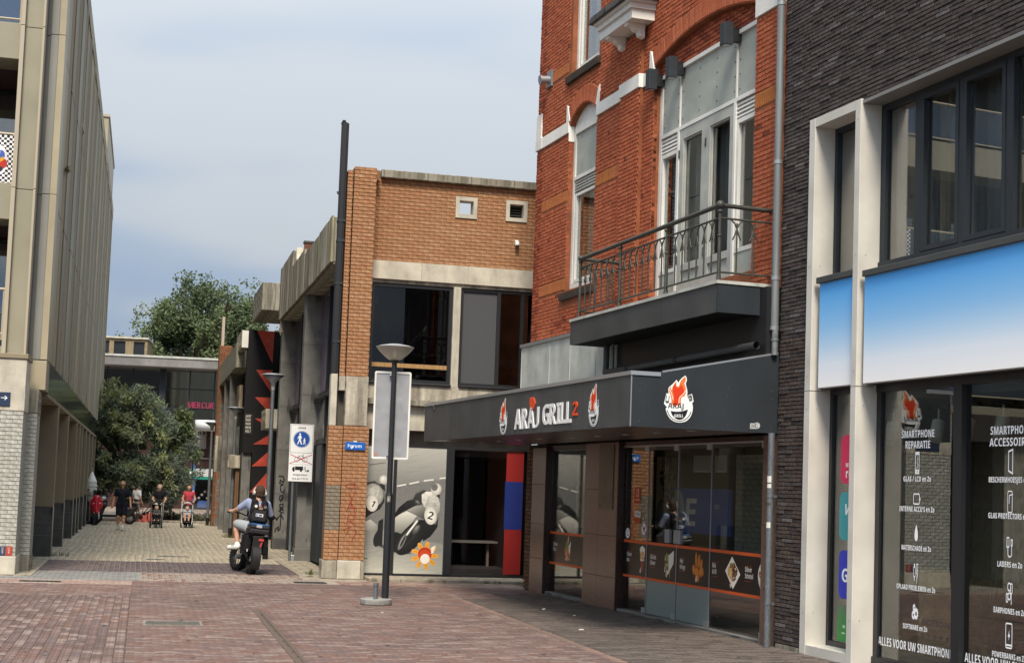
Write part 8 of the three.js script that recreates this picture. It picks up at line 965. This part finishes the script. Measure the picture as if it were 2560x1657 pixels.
{
  const t = thing('lantern_lamp', 'rounded hanging-bowl lantern on a thin post beside the conifer', 'street lamp', 'W', -14.08, 0, -66); M('post', rod([0, 0, 0], [0, 3.2, 0], 0.05, 0.035, 12), C.concGreyD, t); M('bowl', lathe([[0.04, 3.12], [0.15, 3.2], [0.27, 3.55], [0.26, 3.58], [0.05, 3.58]], 24), C.lampShade, t); M('rim', lathe([[0.24, 3.57], [0.31, 3.58], [0.3, 3.63], [0.1, 3.72], [0, 3.73]], 24), C.concGreyD, t);
  const b = thing('blue_sign_post', 'blue sign column with a small green sign before the far shop', 'sign', 'W', -15.95, 0, -75); M('column', rbx(-0.1, 0.1, 0, 2.55, -0.05, 0.05, 0.01), mat(0.05, 0.14, 0.33, { roughness: 0.5 }), b); M('green_sign', rbx(-0.25, 0.12, 1.88, 2.3, 0.06, 0.08, 0.01), mat(0.13, 0.30, 0.22), b); M('sign_mark', bx(-0.15, 0.0, 1.98, 2.2, 0.081, 0.085), C.whiteStone, b); M('white_cap', rbx(-0.1, 0.1, 1.0, 1.2, 0.051, 0.06, 0.005), C.white, b);
  const p = thing('stone_planter', 'square stone planter block on the plaza behind the walking man', 'planter', 'W', -15.1, 0, -60); M('trough', [rbx(-0.24, 0.24, 0, 0.34, -0.24, 0.24, 0.02)], mat(0.25, 0.2, 0.15, { tex: 'stain', ts: 0.4 }), p); M('rim', rbx(-0.26, 0.26, 0.342, 0.40, -0.26, 0.26, 0.015), C.whiteStone, p);
  const redp = mat(0.58, 0.14, 0.11, { roughness: 0.5 }); [[-14.80, 'left one of two slanted salmon red seat blocks by the stone planter'], [-14.52, 'right one of two slanted salmon red seat blocks beside the stroller']].forEach(([x, l], i) => { const q = thing('seat_block', l, 'seat', 'W', x, 0, -60.1); M('block', prism([[-0.13, 0], [0.13, 0], [0.14, i ? 0.40 : 0.24], [0.02, i ? 0.36 : 0.26], [-0.13, i ? 0.24 : 0.36]], -0.15, 0.15, 0.012), redp, q); M('foot', bx(-0.12, 0.12, -0.01, 0.02, -0.13, 0.13), C.dull, q); });
  const bo = thing('bollard', 'short dark bollard beside the red scooter', 'bollard', 'W', -15.03, 0, -54.1); M('shaft', rod([0, 0, 0], [0, 0.42, 0], 0.055, 0.05, 16), C.dull, bo); M('cap', [ball([0, 0.42, 0], 0.052, 1, 0.5, 1), rod([0, 0.32, 0], [0, 0.35, 0], 0.058, 0.058, 16)], C.anthracite, bo);
  const um = thing('folded_parasol', 'white folded parasol standing behind the arcade corner', 'parasol', 'W', -15.72, 0, -56); M('pole', rod([0.0, 0, 0], [0.0, 2.1, 0], 0.025, 0.02, 10), C.alu, um); M('cloth', [lathe([[0.02, 1.95], [0.09, 1.8], [0.20, 1.56], [0.17, 1.54], [0.22, 1.40], [0.18, 1.37], [0.24, 1.20], [0.16, 1.12], [0.1, 0.85], [0.03, 0.8]], 14)], C.white, um); M('foot', lathe([[0, 0], [0.22, 0], [0.22, 0.06], [0.05, 0.1], [0, 0.1]], 20), C.concGreyD, um);
}
// ---------- parked two-wheelers ----------
function scooter(t, m, dark) { // facing +z
  const w = (z, R) => { const q = M('wheel', wheelGeo(R, 0.055, 24), C.rubber, t); q.position.set(0, R, z); M('rim', [rod([-0.05, 0, 0], [0.05, 0, 0], 0.05, 0.05, 12), ...spokes(6, R - 0.07, 0.012)], C.steelG, q); }; w(0.62, 0.23); w(-0.62, 0.23);
  M('front_fairing', sdfGeo([[[0, 0.45, 0.48], [0, 0.95, 0.34], 0.12, 0.15], [[-0.12, 0.72, 0.36], [0.12, 0.72, 0.36], 0.12, 0.12], [[-0.16, 0.88, 0.32], [0.16, 0.88, 0.32], 0.07, 0.07]], 0.022, 0.06), m, t); M('mudguard', sdfGeo([[[0, 0.47, 0.45], [0, 0.46, 0.72], 0.075, 0.05]], 0.02), m, t); M('fork', [rod([-0.09, 0.24, 0.62], [-0.07, 0.75, 0.44], 0.022), rod([0.09, 0.24, 0.62], [0.07, 0.75, 0.44], 0.022)], C.alu, t);
  M('floorboard', rbx(-0.16, 0.16, 0.27, 0.35, -0.3, 0.4, 0.03), dark, t); M('rear_body', sdfGeo([[[0, 0.5, -0.3], [0, 0.62, -0.8], 0.16, 0.12], [[0, 0.4, -0.5], [0, 0.45, -0.7], 0.13, 0.1]], 0.024, 0.06), m, t); M('seat', rbx(-0.14, 0.14, 0.70, 0.80, -0.85, -0.15, 0.045), dark, t);
  M('handlebar', [tube([[-0.34, 1.06, 0.20], [-0.15, 1.06, 0.28], [0, 1.04, 0.30], [0.15, 1.06, 0.28], [0.34, 1.06, 0.20]], 0.018, 8, 20)], C.black, t); for (const s of [-1, 1]) { M('mirror', [rod([s * 0.24, 1.06, 0.24], [s * 0.30, 1.24, 0.22], 0.008), ball([s * 0.32, 1.28, 0.22], 0.06, 1, 0.75, 0.35)], C.black, t); M('headlight', ball([s * 0.085, 0.78, 0.475], 0.055, 1, 0.6, 0.5), C.alu, t); } M('headset', rbx(-0.12, 0.12, 0.98, 1.10, 0.25, 0.36, 0.03), C.black, t); M('windscreen', rbx(-0.14, 0.14, 1.08, 1.28, 0.30, 0.31, 0.004), glass({ c: [0.3, 0.3, 0.32] }), t);
}
{
  const t = thing('scooter', 'bright red motor scooter parked by the arcade corner, seen from front', 'scooter', 'W', -15.33, 0, -55.3, 0.35); scooter(t, mat(0.46, 0.015, 0.03, { roughness: 0.25 }), C.black);
  const u = thing('moped', 'black and silver moped parked beyond the red scooter', 'moped', 'W', -14.95, 0, -56.4, -1.15); scooter(u, mat(0.03, 0.03, 0.033, { roughness: 0.35 }), C.blackMat); M('leg_shield', sdfGeo([[[-0.12, 0.7, 0.42], [0.1, 0.95, 0.4], 0.07, 0.1]], 0.02), mat(0.55, 0.56, 0.56, { roughness: 0.3 }), u);
}
function bicycle(name, label, x, z, turn, col, group) {
  const t = thing(name, label, 'bicycle', 'W', x, 0, z, turn, group), R = 0.335; for (const q of [0.53, -0.53]) { const w = M('wheel', wheelGeo(R, 0.018, 32), C.rubber, t); w.position.set(0, R, q); M('spoke', spokes(18, R - 0.02, 0.0022), C.alu, w).userData.kind = 'stuff'; }
  M('frame', [rod([0, R, -0.53], [0, 0.29, -0.08], 0.012), rod([0, 0.29, -0.08], [0, 0.82, -0.24], 0.018), rod([0, 0.29, -0.08], [0, 0.80, 0.36], 0.018), rod([0, 0.76, -0.22], [0, 0.84, 0.35], 0.016), rod([0, R, -0.53], [0, 0.76, -0.22], 0.010)], col, t); M('fork', [rod([0.03, R, 0.53], [0.02, 0.78, 0.37], 0.011), rod([-0.03, R, 0.53], [-0.02, 0.78, 0.37], 0.011), rod([0, 0.76, 0.37], [0, 1.0, 0.30], 0.015)], col, t); M('saddle', sdfGeo([[[0, 0.93, -0.32], [0, 0.92, -0.12], 0.06, 0.028]], 0.016), C.black, t); M('seat_post', rod([0, 0.8, -0.24], [0, 0.92, -0.27], 0.012), C.alu, t); M('handlebar', tube([[-0.28, 1.02, 0.10], [-0.22, 1.05, 0.26], [0, 1.02, 0.31], [0.22, 1.05, 0.26], [0.28, 1.02, 0.10]], 0.012, 7, 20), C.black, t); M('mudguard', [new THREE.CylinderGeometry(R + 0.03, R + 0.03, 0.05, 20, 1, true, -0.6, 2.2).rotateZ(Math.PI / 2).translate(0, R, -0.53)], new THREE.MeshStandardMaterial({ color: 0x202022, side: THREE.DoubleSide }), t); M('crank', [rod([-0.07, 0.29, -0.08], [0.07, 0.29, -0.08], 0.02), rod([0.05, 0.29, -0.08], [0.05, 0.14, -0.02], 0.012), rod([0.04, 0.13, -0.02], [0.14, 0.13, -0.02], 0.018), mv(new THREE.CylinderGeometry(0.09, 0.09, 0.006, 20).rotateZ(Math.PI / 2), 0.04, 0.29, -0.08)], C.dull, t); M('carrier', [rod([0.05, 0.72, -0.4], [0.05, 0.72, -0.78], 0.008), rod([-0.05, 0.72, -0.4], [-0.05, 0.72, -0.78], 0.008), rod([0, 0.72, -0.7], [0, R, -0.53], 0.007)], C.dull, t);
}
bicycle('bicycle', 'dark bicycle leaning near the far alley column, seen end on', -11.35, -58.9, 0.45, C.dull); bicycle('bicycle', 'dark city bicycle parked behind the walking man', -13.9, -56.6, 1.35, mat(0.05, 0.05, 0.06)); bicycle('bicycle', 'second bicycle against the far column, half behind the first', -11.12, -59.5, 0.7, mat(0.07, 0.05, 0.04));
{ // tufts of weeds at the foot of poles and walls
  const weeds = (x, z, n, s, l) => { const rr = rng(Math.floor(x * 31 + z * 7 + 999)), g = []; for (let i = 0; i < n; i++) { const a = rr() * 6.28, d = rr() * s, h = 0.04 + rr() * 0.1; g.push(rod([Math.cos(a) * d, 0, Math.sin(a) * d], [Math.cos(a) * d + (rr() - 0.5) * 0.06, h, Math.sin(a) * d + (rr() - 0.5) * 0.06], 0.007, 0.001, 4)); } const m = M('weeds', g, mat(0.10, 0.12, 0.04)); m.position.set(x, 0, z); tag(m, l, 'weeds', null, 'stuff'); };
  weeds(-8.75, -47.4, 90, 0.34, 'grass tufts round the foot of the alley lamp by wooden door'); weeds(-3.86, -29.6, 50, 0.14, 'small green weeds at the foot of the orange corner pier'); weeds(-11.6, -58.5, 50, 0.3, 'grass tufts near the farthest alley lamp'); weeds(-10.0, -33.4, 30, 0.2, 'small weeds at the foot of the left arcade');
}
renderer.render(scene, camera);
